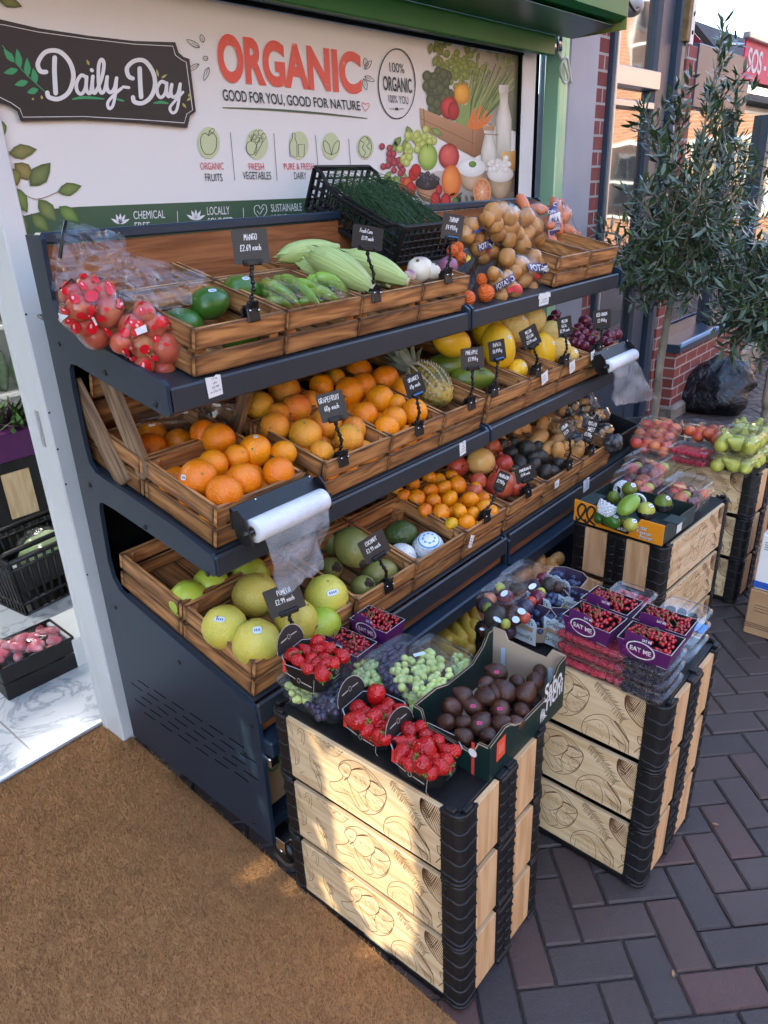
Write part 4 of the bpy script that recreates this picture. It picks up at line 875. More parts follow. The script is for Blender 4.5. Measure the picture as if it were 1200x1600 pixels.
# ---- olive trees in pots
def olive(label, base, lean, crown, n_tw, seed, pot_h, spikes=()):
    r = random.Random(seed)
    t = thing('olive_tree', label, 'tree', base)
    bk = simple('olive_bark', (.20, .17, .13), .9, (.32, .27, .21), 12, .6, 40)
    pr = [(.0, 0), (.15, 0), (.17, .02), (.21, pot_h - .03), (.22, pot_h), (.19, pot_h), (.18, pot_h - .05), (0, pot_h - .05)]
    MB().lathe(pr, 24).build('pot', K['blackm'], t)
    top = V(lean); tr = spline([(0, 0, pot_h - .06), (.03, .0, pot_h + .2), (top.x * .5 - .015, top.y * .5, (pot_h + top.z) / 2), tuple(top)], 6)
    mb = MB().tube(tr, [.026 - .008 * i / len(tr) for i in range(len(tr))], 8)
    lv = MB(); cen, rr = V(crown[0]), V(crown[1])
    def leafs(p, d, k):
        side = d.cross(V((r.gauss(0, 1), r.gauss(0, 1), r.gauss(0, 1)))).normalized()
        for sgn in (-1, 1):
            dd = (d * r.uniform(.15, .9) + side * sgn * r.uniform(.5, 1) + V((0, 0, r.uniform(-.35, .3)))).normalized()
            L = r.uniform(.042, .082); w_ = L * r.uniform(.085, .125); u = dd.cross(V((r.gauss(0, .5), r.gauss(0, .5), 1))).normalized(); nn = dd.cross(u)
            q = [p, p + dd * L * .35 + u * w_ + nn * .002, p + dd * L * .35 - u * w_ + nn * .002, p + dd * L * .7 + u * w_ * .8 - nn * .003, p + dd * L * .7 - u * w_ * .8 - nn * .003, p + dd * L - nn * .008]
            lv.add(q, [(0, 2, 1), (1, 2, 4, 3), (3, 4, 5)], 0, True)
    def twig(a, b_, bend, rad0, step=.021):
        mid = (a + b_) / 2 + bend; pts = [V(p) for p in spline([tuple(a), tuple(mid), tuple(b_)], 7)]
        mb.tube([tuple(p) for p in pts], [rad0 * (1 - .75 * i / len(pts)) for i in range(len(pts))], 4, False)
        L = (b_ - a).length; n = max(4, int(L / step))
        for i in range(n):
            f = (i + r.random()) / n
            if f < .22: continue
            k = min(int(f * (len(pts) - 1)), len(pts) - 2); p = pts[k].lerp(pts[k + 1], f * (len(pts) - 1) - k); leafs(p, (pts[k + 1] - pts[k]).normalized(), i)
        leafs(pts[-1], (pts[-1] - pts[-2]).normalized(), 0)
    limbs = []
    for i in range(11):
        a = 2 * PI * i / 11 + r.uniform(-.3, .3); e = cen + V((math.cos(a) * rr.x * r.uniform(.3, .7), math.sin(a) * rr.y * r.uniform(.3, .7), rr.z * r.uniform(-.5, .75)))
        pts = spline([tuple(top), tuple(top.lerp(e, .5) + V((0, 0, .05))), tuple(e)], 5); mb.tube(pts, [.012 - .008 * k / len(pts) for k in range(len(pts))], 5, False); limbs.append([V(p) for p in pts])
    for i in range(n_tw):
        l = r.choice(limbs); p = r.choice(l[2:])
        d = V((r.gauss(0, 1), r.gauss(0, 1), r.gauss(.25, .9))).normalized(); L = r.uniform(.16, .34)
        e = p + d * L; q = e - cen
        s = math.sqrt((q.x / rr.x) ** 2 + (q.y / rr.y) ** 2 + (q.z / rr.z) ** 2)
        if s > 1.12: e = cen + q / s * r.uniform(.85, 1.12)
        twig(p, e, V((r.gauss(0, .02), r.gauss(0, .02), r.gauss(.01, .02))), .0032)
    for a, b_ in spikes:
        a, b_ = V(a), V(b_); twig(a, b_, V((r.gauss(0, .03), r.gauss(0, .03), 0)), .006, .016)
        for k in range(6):
            p = a.lerp(b_, .25 + .12 * k); twig(p, p + (b_ - a).normalized() * r.uniform(.06, .16) + V((r.gauss(0, .06), r.gauss(0, .06), .03)), V((0, 0, .01)), .003, .016)
    mb.build('trunk', bk, t)
    m = Mat('olive_leaf'); g = m.isl(); bf = m.n('NewGeometry').outputs['Backfacing']
    top_c = m.ramp(g, (0, (.026, .058, .022)), (.5, (.046, .092, .034)), (.85, (.085, .14, .05)), (1, (.13, .19, .06)))
    m.p(Base_Color=m.mix(top_c, (.12, .17, .12), bf), Roughness=.34, Specular_IOR_Level=.6)
    lv.build('crown', m.m, t)
    return t
olive('olive tree with its slim bare trunk in front of the brick plinth', (3.86, 1.41, 0), (.02, -.02, 1.02), ((.02, -.02, 1.40), (.39, .37, .42)), 290, 11, .33,
      [((.05, -.05, 1.5), (.06, -.10, 2.17)), ((.1, -.12, 1.5), (.10, -.18, 1.90)), ((-.06, .06, 1.5), (-.10, .14, 1.84)), ((0, .04, 1.5), (-.02, .04, 1.90)), ((.12, -.02, 1.5), (.16, -.10, 1.96))])
olive('second olive tree cut off by the picture edge, its crown hanging lower', (3.75, .83, 0), (.0, 0, .92), ((0, .02, 1.14), (.30, .34, .34)), 260, 23, .33, [((0, 0, 1.3), (.02, .08, 1.72))])

# ---- black bin bag on the pavement
def binbag():
    m = Mat('black_bin_liner'); o = m.co(); h = m.math('ADD', m.noise(o, 9, 5, .6, 1.5), m.math('MULTIPLY', m.voro(o, 8)[0], .7))
    m.p(Base_Color=(.008, .009, .012), Roughness=.22, Specular_IOR_Level=.6); m.bump(h, .9, .03)
    P = []
    for i in range(15):
        z = .40 * i / 14; row = []
        for k in range(28):
            a = 2 * PI * k / 28; r0 = .30 * (1 - (max(0, i / 14 - .35) / .65) ** 2.2 * .55) * (.88 + .12 * min(1, i / 3))
            p = V((math.cos(a), math.sin(a), z * 3)); nn = noise.noise(p * 1.3) * .09 + abs(noise.noise(p * 3.2)) * .07 + noise.noise(p * 7) * .015
            row.append((math.cos(a) * (r0 + nn) * .8, math.sin(a) * (r0 + nn) - z * .22, z + .05 * math.cos(a - .4) * (i / 14) * (1 - .2)))
        P.append(row)
    t = thing('bin_bag', 'full black bin bag lying on the pavement by the brick plinth', 'bin bag', (5.55, 1.62, 0)); t.scale = (.84, .84, .86)
    b = MB().grid(P, 0, True, None, True); b.add([(0, -.09, .43)] + [P[-1][k] for k in range(28)], [(0, 1 + k, 1 + (k + 1) % 28) for k in range(28)], 0, True); b.build('bag', m.m, t)
binbag()
for k, (u, v, a) in enumerate(((1052, 1524, .4), (1118, 1290, 1.9))): tag(put(MB().grid([[(x * .010, y * .004 * (1 - x * x), .003 + .003 * abs(y)) for y in (-1, 0, 1)] for x in (-1, -.5, 0, .5, 1)]).mesh('dry_leaf', K['kraft']), 'dry_leaf', None, onz(u, v, .001), (0, 0, a)), ('tiny dry leaf on the paving at the lower right', 'tiny dry leaf on the paving beside the second crate stack')[k], 'leaf')

# ================================================================ THE DISPLAY STANDS
TILT = rad(13)
class Shelf:
    def __init__(s, yl, zd): s.O = V((0, yl, zd)); s.ed = V((0, math.cos(TILT), math.sin(TILT))); s.en = V((0, -math.sin(TILT), math.cos(TILT)))
    def p(s, x, d, n=0): return s.O + V((x, 0, 0)) + s.ed * d + s.en * n
    def hit(s, u, v, n): return hit(u, v, s.O + s.en * n, s.en)
    def d(s, p): return (p - s.O).dot(s.ed)
    R = rotx(TILT)
S1, S2, S3 = Shelf(1.266, 1.250), Shelf(1.190, .899), Shelf(1.112, .550)
PROF = [(1.699, 1.537), (1.637, 1.536), (1.630, 1.528), (1.636, 1.483), (1.640, 1.40), (1.632, 1.368), (1.606, 1.346), (1.56, 1.335), (1.459, 1.314), (1.262, 1.270), (1.248, 1.260), (1.248, 1.205), (1.254, 1.197), (1.268, 1.197), (1.425, 1.226), (1.59, 1.262), (1.617, 1.263), (1.629, 1.25), (1.636, 1.20), (1.638, 1.06), (1.632, 1.02), (1.612, 1.0), (1.57, .990), (1.482, .975), (1.284, .936), (1.184, .908), (1.174, .896), (1.174, .862), (1.182, .855),
        (1.213, .857), (1.381, .887), (1.56, .917), (1.610, .922), (1.626, .915), (1.634, .89), (1.648, .745), (1.642, .70), (1.62, .670), (1.58, .655), (1.355, .602), (1.115, .546), (1.098, .530), (1.098, .449), (1.106, .118), (1.727, .133)]
def stand(x0, x1, label, near):
    t = thing('display_stand', label, 'display stand', (x0, 1.4, 0))
    def b(name, mat, *bx, par=None): return boxes(name, mat, par or t, (x0, 1.4, 0), *bx)
    for x in ((x0, x1 - .012) if near else (x0 + .004, x1)):
        mb = MB(); mb.prism([(y - 1.4, z) for y, z in PROF], 0, .011, frame((x - x0, 0, 0), (0, 1, 0), (0, 0, 1), (1, 0, 0)))
        sp = mb.build('side_panel', K['steel_blue'], t)
        if x == x0 and near:
            bolt = MB().lathe([(.0065, 0), (.0065, .0018), (.0045, .0032), (.0022, .0022), (0, .002)], 10).mesh('bolt', K['black'])
            for u, v in ((92.6, 537), (164, 582), (243, 632), (140, 757.7), (227, 824), (325, 896.7), (180.7, 949), (280, 1035), (393, 1133), (382.7, 1174.7), (396.8, 1285)):
                q = onx(u, v, .783); put(bolt, 'bolt', sp, (-.0002, q.y - 1.4, q.z), (0, -PI / 2, 0))
            sl = MB()
            for a in ('95 250 157 298', '133 235 196 278', '230 295 297 342', '190 312 255 358', '155 332 215 375', '118 347 178 390', '333 362 403 410', '290 378 357 424', '250 393 312 440', '207 408 272 452', '172 425 233 468', '440 428 512 478', '397 445 465 495', '352 460 420 508', '310 475 375 523', '268 490 332 535', '553 500 630 552', '505 515 577 567', '460 530 530 580', '415 545 482 592', '370 556 438 605', '670 575 752 630', '620 588 697 642', '570 602 643 655', '523 615 595 665', '475 628 545 678', '735 665 825 718', '685 678 762 728', '635 688 712 740', '585 700 660 752', '755 765 838 822', '703 775 780 830'):
                a = [float(q) for q in a.split()]; p, q = onx(180 + a[0] / 3.75, 1000 + a[1] / 3.75, .7826), onx(180 + a[2] / 3.75, 1000 + a[3] / 3.75, .7826)
                sl.stroke([(p.y - 1.4, p.z), (q.y - 1.4, q.z)], .0042, 0, frame((-.0006, 0, 0), (0, 1, 0), (0, 0, 1), (1, 0, 0)))
            sl.build('vent_slots', K['dark'], sp)
    xa, xb = x0 + .012, x1 - .012; xm = (xa + xb) / 2; W = xb - xa; e = .004 if near else 0
    for S, zl in ((S1, .054), (S2, .050), (S3, .058)):
        lip = MB(); o = V((x0, 1.4, 0)); y = S.O.y - .008
        lip.box(V((xm, y - e, S.O.z - zl / 2 + .003)) - o, (W + (.016 if near else 0), .012, zl), None, .004)
        lip.box(V((xm, y - e + .008, S.O.z - zl + .006)) - o, (W, .02, .006), None, .002)
        sh = lip.build('shelf_lip', K['shelf_grey'], t)
        mb = MB(); mb.box(S.p(xm, .255, -.006) - o, (W, .50, .006), S.R, .001); mb.build('shelf_deck', K['shelf_grey'], t)
    b('back_rail', K['steel_blue'], ((xm, 1.672, 1.528), (x1 - x0 - .026, .034, .024), .004))
    b('back_board', K['backb'], ((xm, 1.668, 1.445), (W, .014, .136), .002))
    b('back_board', K['backb'], ((xm, 1.69, 1.12), (W, .012, .10), .002)) if near else None
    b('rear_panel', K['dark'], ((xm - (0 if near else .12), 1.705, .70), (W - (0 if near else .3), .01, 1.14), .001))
    b('wood_strip', K['backb'], ((xm, 1.128, .474), (W, .03, .030), .002))
    b('front_ledge', K['steel_blue'], ((xm, 1.102, .430), (W + .01, .064, .046), .005), ((xm, 1.13, .486), (W, .02, .014), .002))
    b('base_deck', K['steel_blue'], ((xm, 1.42, .135), (W, .56, .03), .003))
    if near:
        b('bracket', K['chrome'], ((.805, 1.098, .385), (.028, .03, .028), .003))
        for x, y in ((.84, 1.13), (1.78, 1.13)):
            c = MB().box((0, 0, .095), (.05, .055, .006), None, .001).box((-.016, 0, .068), (.004, .034, .05), None, .001).box((.016, 0, .068), (.004, .034, .05), None, .001).tube([(-.02, 0, .045), (.02, 0, .045)], .006, 8).build('caster', K['chrome'], t, loc=(x - x0, y - 1.4, 0))
            MB().tube([(-.011, 0, .036), (.011, 0, .036)], .035, 18).build('wheel', K['black'], c)
            MB().tube([(.0, -.03, .083), (.0, -.058, .098), (0, -.066, .09)], .012, 6).build('brake', K['chrome'], c)
    return t
st1 = stand(.783, 1.846, 'nearer dark blue steel display stand with slotted side panel and three sloping shelves', True)
st2 = stand(1.850, 2.905, 'farther dark steel display stand joined behind the first, under the bagged potatoes', False)

# paper price stickers on the lips
def sticker(par, u, v, wpx, hpx, y, rot=0, tape=False):
    p = ony(u, v, y); w_, h_ = pxsize(p, wpx), pxsize(p, hpx); q = p - par.location
    T = frame(q, (math.cos(rot), 0, math.sin(rot)), (-math.sin(rot), 0, math.cos(rot)), (0, -1, 0))
    mb = MB(); mb.prism([(-w_ / 2, -h_ / 2), (w_ / 2 - .002, -h_ / 2), (w_ / 2, h_ / 2 - .003), (w_ * .2, h_ / 2), (w_ * .1, h_ / 2 - .003), (-w_ / 2, h_ / 2)], 0, .0008, T)
    if tape: mb.prism([(-w_ * .62, h_ * .1), (w_ * .66, h_ * .05), (w_ * .62, h_ * .42), (-w_ * .6, h_ * .4)], .0009, .0013, T)
    o = mb.build('price_sticker', K['white'], par); tx = MB()
    for k, (a, c) in enumerate(((-.1, .25), (-.08, .2), (-.18, .28), (-.34, .36))):
        yy = h_ * (.30 - .2 * k)
        put_text(tx, ('17 ea', 'offer', '£2.49', 'or 2 for £4')[k], lambda x, z: T @ V((w_ * (a + (c - a) * x), yy + h_ * .11 * z, .0011)), bold=.01 if k > 1 else 0)
    tx.build('print', K['ink'], o)
sticker(st1, 335, 603, 29, 33, 1.2468, .06); sticker(st2, 850, 467, 30, 19, 1.2508, 0, True); sticker(st1, 723, 700, 17, 22, 1.1708, .1); sticker(st2, 916, 757, 20, 21, 1.0968, .1)

# ---- wooden crates
def crate_meshes(W, D, H):
    th = .011; out = {}
    bh = (H - .012) / 2
    def pan(horizontal, L):
        mb = MB()
        for k in (0, 1):
            z = bh / 2 + k * (bh + .012)
            mb.box((0, 0, z), (L, th, bh) if horizontal else (th, L, bh), None, .0016)
        return mb
    out['front_panel'] = pan(True, W).mesh('front_panel', K['crate']); out['side_panel'] = pan(False, D - 2 * th).mesh('side_panel', K['crate'])
    out['corner_post'] = MB().prism([(0, 0), (.026, 0), (0, .026)], 0.004, H - .008).mesh('corner_post', K['crate'])
    mb = MB(); n = 4; w_ = (W - 2 * th) / n
    for i in range(n): mb.box((th + w_ * (i + .5), D / 2, .006), (w_ - .006, D - 2 * th, .008), None, .001)
    out['floor'] = mb.mesh('floor', K['crate'])
    return out
_cm = {}
def crate(S, x, d, W, label, D=.262, H=.103, parts=True, yaw=0, z=0.0):
    key = (round(W, 3), D, H)
    if key not in _cm: _cm[key] = crate_meshes(*key)
    m = _cm[key]; th = .011
    t = thing('wooden_crate', label, 'crate', S.p(x, d, .002 + z), (S.R @ rotz(yaw + rnd.uniform(-.006, .006))).to_euler(), 'wooden produce crates on the stands')
    put(m['front_panel'], 'front_panel', t, (W / 2, th / 2, 0)); put(m['front_panel'], 'back_panel', t, (W / 2, D - th / 2, 0))
    put(m['side_panel'], 'side_panel', t, (th / 2, D / 2, 0)); put(m['side_panel'], 'side_panel', t, (W - th / 2, D / 2, 0))
    put(m['floor'], 'floor', t)
    for cx, cy, a in ((th, th, 0), (W - th, th, PI / 2), (W - th, D - th, PI), (th, D - th, -PI / 2)): put(m['corner_post'], 'corner_post', t, (cx, cy, 0), (0, 0, a))
    return t
CR = {}
for key, S, x, d, W, lab in (
    ('mango', S1, .874, .012, .250, 'wooden crate of green mangoes, first crate on the top shelf'),
    ('mangob', S1, .874, .278, .250, 'wooden crate standing behind the mango crate on the top shelf'),
    ('pepper', S1, 1.130, .012, .246, 'wooden crate with bagged green peppers on the top shelf'),
    ('pepperb', S1, 1.130, .278, .246, 'wooden crate behind the bagged peppers on the top shelf'),
    ('corn', S1, 1.381, .012, .244, 'wooden crate full of corn cobs on the top shelf'),
    ('turnip', S1, 1.630, .012, .222, 'wooden crate of turnips, in front of the black plastic crate'),
    ('end1', S1, 2.405, .012, .232, 'wooden crate at the top shelf end, beside the potato bags'),
    ('end2', S1, 2.642, .012, .232, 'empty wooden crate, last at the far end of the top shelf'),
    ('orange', S2, .812, .012, .256, 'wooden crate of big oranges on the middle shelf behind the near bag roll'),
    ('orangeb', S2, .812, .278, .256, 'wooden crate holding three oranges at the back of the middle shelf'),
    ('grapefruit', S2, 1.136, .012, .246, 'wooden crate heaped with grapefruit on the middle shelf'),
    ('grapefruitb', S2, 1.136, .278, .246, 'wooden crate behind the grapefruit on the middle shelf'),
    ('orange2', S2, 1.386, .012, .230, 'wooden crate of oranges between the grapefruit and the pineapple'),
    ('orange2b', S2, 1.386, .278, .230, 'wooden crate behind the second lot of oranges'),
    ('pine', S2, 1.622, .012, .206, 'wooden crate with a pineapple lying in it'),
    ('papaya', S2, 1.856, .012, .234, 'wooden crate of papayas beside the pineapple crate'),
    ('melon', S2, 2.096, .012, .216, 'wooden crate of bright yellow melons'),
    ('galia', S2, 2.316, .012, .216, 'wooden crate of pale netted melons next to the yellow melons'),
    ('onion', S2, 2.538, .012, .245, 'wooden crate of red onions behind the far bag roll'),
    ('pomelo', S3, .800, .012, .318, 'wooden crate of large yellow pomelos at the front of the bottom shelf'),
    ('pomelob', S3, .800, .278, .318, 'wooden crate of pomelos at the back of the bottom shelf'),
    ('coco', S3, 1.136, .012, .240, 'wooden crate of green coconuts on the bottom shelf'),
    ('cocob', S3, 1.136, .278, .240, 'wooden crate behind the coconuts on the bottom shelf'),
    ('sour', S3, 1.380, .012, .234, 'wooden crate with a soursop and white wrapped coconuts'),
    ('sourb', S3, 1.380, .278, .234, 'wooden crate behind the soursop on the bottom shelf'),
    ('mand', S3, 1.620, .012, .222, 'wooden crate heaped with small mandarins'),
    ('pome', S3, 1.860, .012, .236, 'wooden crate of pomegranates next to the mandarins'),
    ('kiwi', S3, 2.102, .012, .262, 'wooden crate of dark avocados on the bottom shelf'),
    ('pot', S3, 2.372, .012, .262, 'wooden crate of brown potatoes, last crate on the bottom shelf'),
): CR[key] = crate(S, x, d, W, lab)
for k, z in (('mandb', 0), ('potb', 0)): pass
crate(S2, 1.622, .278, .206, 'wooden crate under the pineapple leaves'); crate(S2, 1.856, .278, .234, 'wooden crate at the back, under the large papaya'); crate(S2, 2.096, .278, .216, 'wooden crate at the back, under the upper melons'); crate(S2, 2.316, .278, .216, 'wooden crate at the back behind the netted melons')
crate(S3, 1.620, .278, .222, 'wooden crate at the back behind the mandarins'); crate(S3, 1.860, .278, .236, 'wooden crate at the back behind the pomegranates'); crate(S3, 2.102, .278, .262, 'wooden crate at the back behind the avocados'); crate(S3, 2.372, .278, .262, 'wooden crate at the back behind the potatoes')
# the weathered crate stood on end at the left of the middle shelf
t = thing('wooden_crate', 'weathered grey-brown crate stood on end against the steel side of the middle shelf', 'crate', (0, 0, 0))
def upright():
    X = .80
    q = [onx(u, v, X) for u, v in ((118, 606), (198, 765))]; q2 = [onx(u, v, X) for u, v in ((148, 590), (212, 748))]
    for (a, b_), dx in ((q, .0), (q2, .012)):
        a = V((X + dx + .008, a.y, a.z)); b_ = V((X + dx + .008, b_.y, b_.z)); d = (b_ - a); L = d.length; d.normalize(); R = frame((0, 0, 0), d, (1, 0, 0), d.cross(V((1, 0, 0)))).to_3x3()
        off = V((0, .03, .012)) if dx == 0 else V((0, -.028, -.002))
        MB().box((a + b_) / 2 + off * .6, (L, .014, .062), R, .002).build('end_board', K['crateg'], t)
    for k, (y0, z0) in enumerate(((1.60, 1.20), (1.615, 1.13), (1.60, 1.06))):
        MB().box((.96, y0 + .03, z0), (.27, .012, .06), rotx(.25), .002).build('slat', K['crate'], t)
upright()
MB().box((0, 0, 0), (.024, .03, .30), rotx(.5), .002).build('leaning_slat', K['crateg'], None, 'loose wooden slat leaning behind the grapefruit crate', 'wooden slat', loc=(1.118, 1.475, 1.06))
MB().box((0, 0, 0), (.024, .012, .25), rotx(.1) @ roty(-.5), .002).build('leaning_slat', K['crate'], None, 'short wooden board leaning at the back above the red onions', 'wooden slat', loc=(2.62, 1.56, 1.12))

# ---- chalk price cards on jointed clips
def sign(name, tl, tr, bl, base, lines, y, blue=False, dark=True, clip=True, nmix=.5, kind='chalkboard'):
    pb = ony(*base, y); n = (CAM - pb); n.z *= .25; n.normalize(); n = (n * nmix + V((0, -1, .12)) * (1 - nmix)).normalized()
    cu, cv = (tr[0] + bl[0]) / 2, (tr[1] + bl[1]) / 2; pc = ony(cu, cv, y - .012)
    A, B, C = (hit(*q, pc, n) for q in (tl, tr, bl)); ex, ey = B - A, A - C; w_, h_ = ex.length, ey.length
    ex.normalize(); ez = ex.cross(ey).normalized(); ey = ez.cross(ex)
    t = thing('price_sign', f'small {"black" if dark else "grey"} {kind} price card reading {name}', 'price sign', pb)
    T = M.Translation(-pb) @ frame(C, ex, ey, ez); r = .0025
    c = MB().prism([(r, 0), (w_ - r, 0), (w_, r), (w_, h_ - r), (w_ - r, h_), (r, h_), (0, h_ - r), (0, r)], -.0012, .0, T).build('card', K['card'] if dark else K['card2'], t)
    tx = MB(); nl = len(lines)
    for k, s in enumerate(lines):
        hh = h_ * (.17 if nl < 3 else .15); wd = max(.0011, hh * .11)
        L = sum(2.75 if ch != ' ' else 1.7 for ch in s) * hh / 6; sq = min(.95, w_ * .84 / L)
        chalk(tx, s, w_ * (.5) - L * sq / 2 + (rnd.uniform(-.04, .05)) * w_, h_ * (.86 - (.30 if nl < 3 else .235) * k) - hh, hh, wd, T, .0004, sq=sq)
    tx.build('chalk_writing', K['chalk'], c)
    if clip:
        cp = (T @ V((w_ * .5, h_ * .04, 0))); a = V((0, 0, .018)); cm = MB()
        cm.box(cp, (w_ * .55, .012, .016), frame((0, 0, 0), ex, ey, ez).to_3x3(), .002).tube([cp + ez * .006 - ex * w_ * .2, cp + ez * .012 - ex * w_ * .2], .003, 6).tube([cp + ez * .006 + ex * w_ * .2, cp + ez * .012 + ex * w_ * .2], .003, 6)
        cm.build('card_clip', K['black'], t)
        if blue: MB().box(cp + ez * .0075 + ey * .004, (w_ * .5, .003, .012), frame((0, 0, 0), ex, ey, ez).to_3x3(), .001).build('clip_tape', simple('blue_tape', (.05, .18, .42), .4), t)
        P = spline([tuple(a), tuple(a.lerp(cp, .35) + V((.004, -.006, 0))), tuple(a.lerp(cp, .7) + V((-.003, -.004, 0))), tuple(cp)], 4); ar = MB()
        for i in range(0, len(P) - 1, 2):
            p, q = V(P[i]), V(P[min(i + 2, len(P) - 1)]); ar.tube([p, p.lerp(q, .5), q], [.0042, .0032, .0042], 6); ar.ball(p, .0056, 8, 5)
        ar.build('jointed_arm', K['black'], t)
        cl = MB().box((0, -.010, -.004), (.034, .006, .030), rotx(-.12), .002).box((0, .012, -.004), (.032, .006, .028), rotx(.12), .002).box((0, 0, .012), (.026, .022, .008), None, .002).box((-.006, -.013, .016), (.012, .005, .026), rotx(.5) @ roty(.3), .001).box((.009, -.012, .014), (.010, .005, .024), rotx(.5) @ roty(-.3), .001)
        cl.build('base_clamp', K['black'], t)
        MB().tube([(-.012, -.014, .006), (-.012, -.017, .006)], .0028, 8).tube([(.012, -.014, .004), (.012, -.017, .004)], .0028, 8).build('pin', K['chrome'], t)
    return t
K['card2'] = simple('grey_chalkboard', (.030, .027, .025), .5, (.038, .034, .031), 9)  # chalkboard again, lightened by glare put into the colour
sign('Mango', (365, 359), (421, 356), (367, 414), (391, 488), ['MANGO', '£2.69 each'], 1.262, dark=False, nmix=.9)
sign('Fresh Corn', (544, 349), (592, 357), (549, 386), (583, 460), ['Fresh Corn', '£1.19 each'], 1.262)
sign('Turnip', (689, 331), (722, 337), (688, 372), (696, 432), ['TURNIP', '£4.49/kg'], 1.262, dark=False, blue=True)
sign('Grapefruit', (491, 619), (532.5, 607.5), (504, 662), (532, 716), ['GRAPEFRUIT', '60p each'], 1.185, dark=False, nmix=.85)
sign('Oranges', (642, 588.5), (670.5, 576.5), (638, 624), (651, 669), ['ORANGES', '69p each'], 1.185, blue=True)
sign('Pineapple', (723, 545), (759, 540.5), (721, 579), (733, 630), ['PINEAPPLE', '£3.99/kg'], 1.185, dark=False)
sign('Papaya', (769, 534), (794.7, 527.7), (766, 566), (769, 610), ['PAPAYA', '£6.49/kg'], 1.185, blue=True)
sign('Melon Yellow', (811, 519), (837, 504), (821, 549), (837, 578), ['MELON', 'YELLOW', '£3.99 each'], 1.185)
sign('Melon Galia', (878, 497.6), (900, 491.7), (873.5, 528), (881, 563), ['MELON', 'GALIA', '£2.99 each'], 1.185)
sign('Red Onion', (928, 486), (956, 482), (926.7, 517), (934, 543), ['RED ONION', '£2.49/kg'], 1.185)
sign('Coconut', (561.6, 847.5), (600, 823.5), (573.6, 882), (603, 914), ['COCONUT', '£2.99 each'], 1.108, dark=False)
sign('Pomelo', (415, 924), (469.5, 903), (425, 967.5), (456, 1000), ['POMELO', '£2.99 each'], 1.108, dark=False, nmix=.85)
sign('Mandarin', (780, 734), (797, 741), (769, 763), (757, 806), ['MANDARIN', '£1.99/kg'], 1.108)
sign('Pomegranate', (813, 733), (844.5, 721), (808, 757), (822, 768), ['POMEGRANATE', '£2.00 each'], 1.108)
sign('Avocado', (880, 662), (891, 653.6), (886, 690), (886, 726), ['AVOCADO', '£1.29'], 1.108, dark=False)
sign('Potato Sweet', (925.5, 654.5), (941, 659), (909, 688), (921, 704), ['POTATO', 'SWEET', '£1.79/kg'], 1.108)
sign('Plantain', (741, 923), (766, 905), (746, 946), (750, 950), ['PLANTAIN', '39p'], 1.16, clip=False)
sign('Cassava', (838, 841), (860, 839), (840, 864), (848, 890), ['CASSAVA', '£1.49/kg'], 1.2, clip=True)

# ---- rolls of bags on black holders
def roll(label, e0, e1, y, r, film_px, filmy, plate):
    a, b_ = ony(*e0, y), ony(*e1, y); b_.z = a.z + (b_.z - a.z) * .5; L = (b_ - a).length; c = (a + b_) / 2
    t = thing('bag_roll_holder', label, 'bag dispenser', c)
    X = V((1, 0, 0)); hl = L / 2 + .012
    MB().box((0, .034, .030), (2 * hl, .004, .044), rotx(-.75), .001).box((0, .052, .02), (2 * hl, .004, .05), None, .001).tube([(-hl - .012, 0, 0), (hl + .012, 0, 0)], .006, 8).build('bracket', K['black'], t)
    hexa = [(-.036, -.03), (.0, -.042), (.03, -.02), (.045, .045), (.01, .06), (-.012, .04)]
    for s in (-1, 1): MB().prism([(q[0] * .8 + .014, q[1] * .8) for q in hexa], -.002, .002, frame((s * hl, 0, 0), (0, 1, 0), (0, 0, 1), (1, 0, 0))).build('end_plate', K['black'], t)
    sc = MB()
    for s in (-.6, .75): sc.ball((s * hl, .022, .056), .003, 6, 4)
    sc.build('screw', K['chrome'], t)
    prof = [(.012, -L / 2), (r * .93, -L / 2), (r, -L / 2 + .003), (r * 1.01, 0), (r, L / 2 - .003), (r * .93, L / 2), (.012, L / 2)]
    rl = MB().lathe(prof, 32, frame((0, 0, 0), (0, 0, 1), (0, 1, 0), (1, 0, 0)) if False else frame((0, 0, 0), (0, 1, 0), (0, 0, 1), (1, 0, 0)), 0).build('roll', K['rollw'], t)
    MB().lathe([(.0125, -L / 2 - .0006), (.0125, L / 2 + .0006), (.0105, L / 2 + .0006), (.0105, -L / 2 - .0006), (.0125, -L / 2 - .0006)], 18, frame((0, 0, 0), (0, 1, 0), (0, 0, 1), (1, 0, 0))).build('core', K['kraftin'], rl)
    # the torn-off end hanging down, two layers with soft folds
    tl, tr, bl, br = [ony(*q, filmy) - c for q in film_px]; N, Mr = 15, 16; rg = random.Random(int(e0[0]))
    for lay in (0, 1):
        P = []
        for i in range(Mr):
            s = i / (Mr - 1); row = []
            for k in range(N):
                f = k / (N - 1); p = tl.lerp(tr, f).lerp(bl.lerp(br, f), s)
                w_ = noise.noise(V((f * 2.6 + lay * 3, s * 2.2, e0[0]))) * .034 + noise.noise(V((f * 8, s * 1.5 + 9, e0[1]))) * .006
                p = p + V((noise.noise(V((s * 3, f * 2, 3 + lay))) * .012 * s, w_ * min(1, s * 2.2) + lay * .006 + .010 * (1 - min(1, s * 5)), noise.noise(V((f * 5, 7, lay))) * .014 * s)); row.append(p)
            P.append(row)
        MB().grid(P).build('hanging_bag', K['frost'], t)
roll('near roll of clear produce bags on a black holder, clipped to the orange crate', (394, 829), (506, 785), 1.115, .0265, ((418, 838), (519, 796), (438, 930), (500, 888)), 1.085, None)
roll('far roll of clear produce bags at the end of the middle shelf', (948, 573.5), (990, 553), 1.118, .0235, ((962, 577), (996, 562), (961, 634), (1022, 624)), 1.09, None)

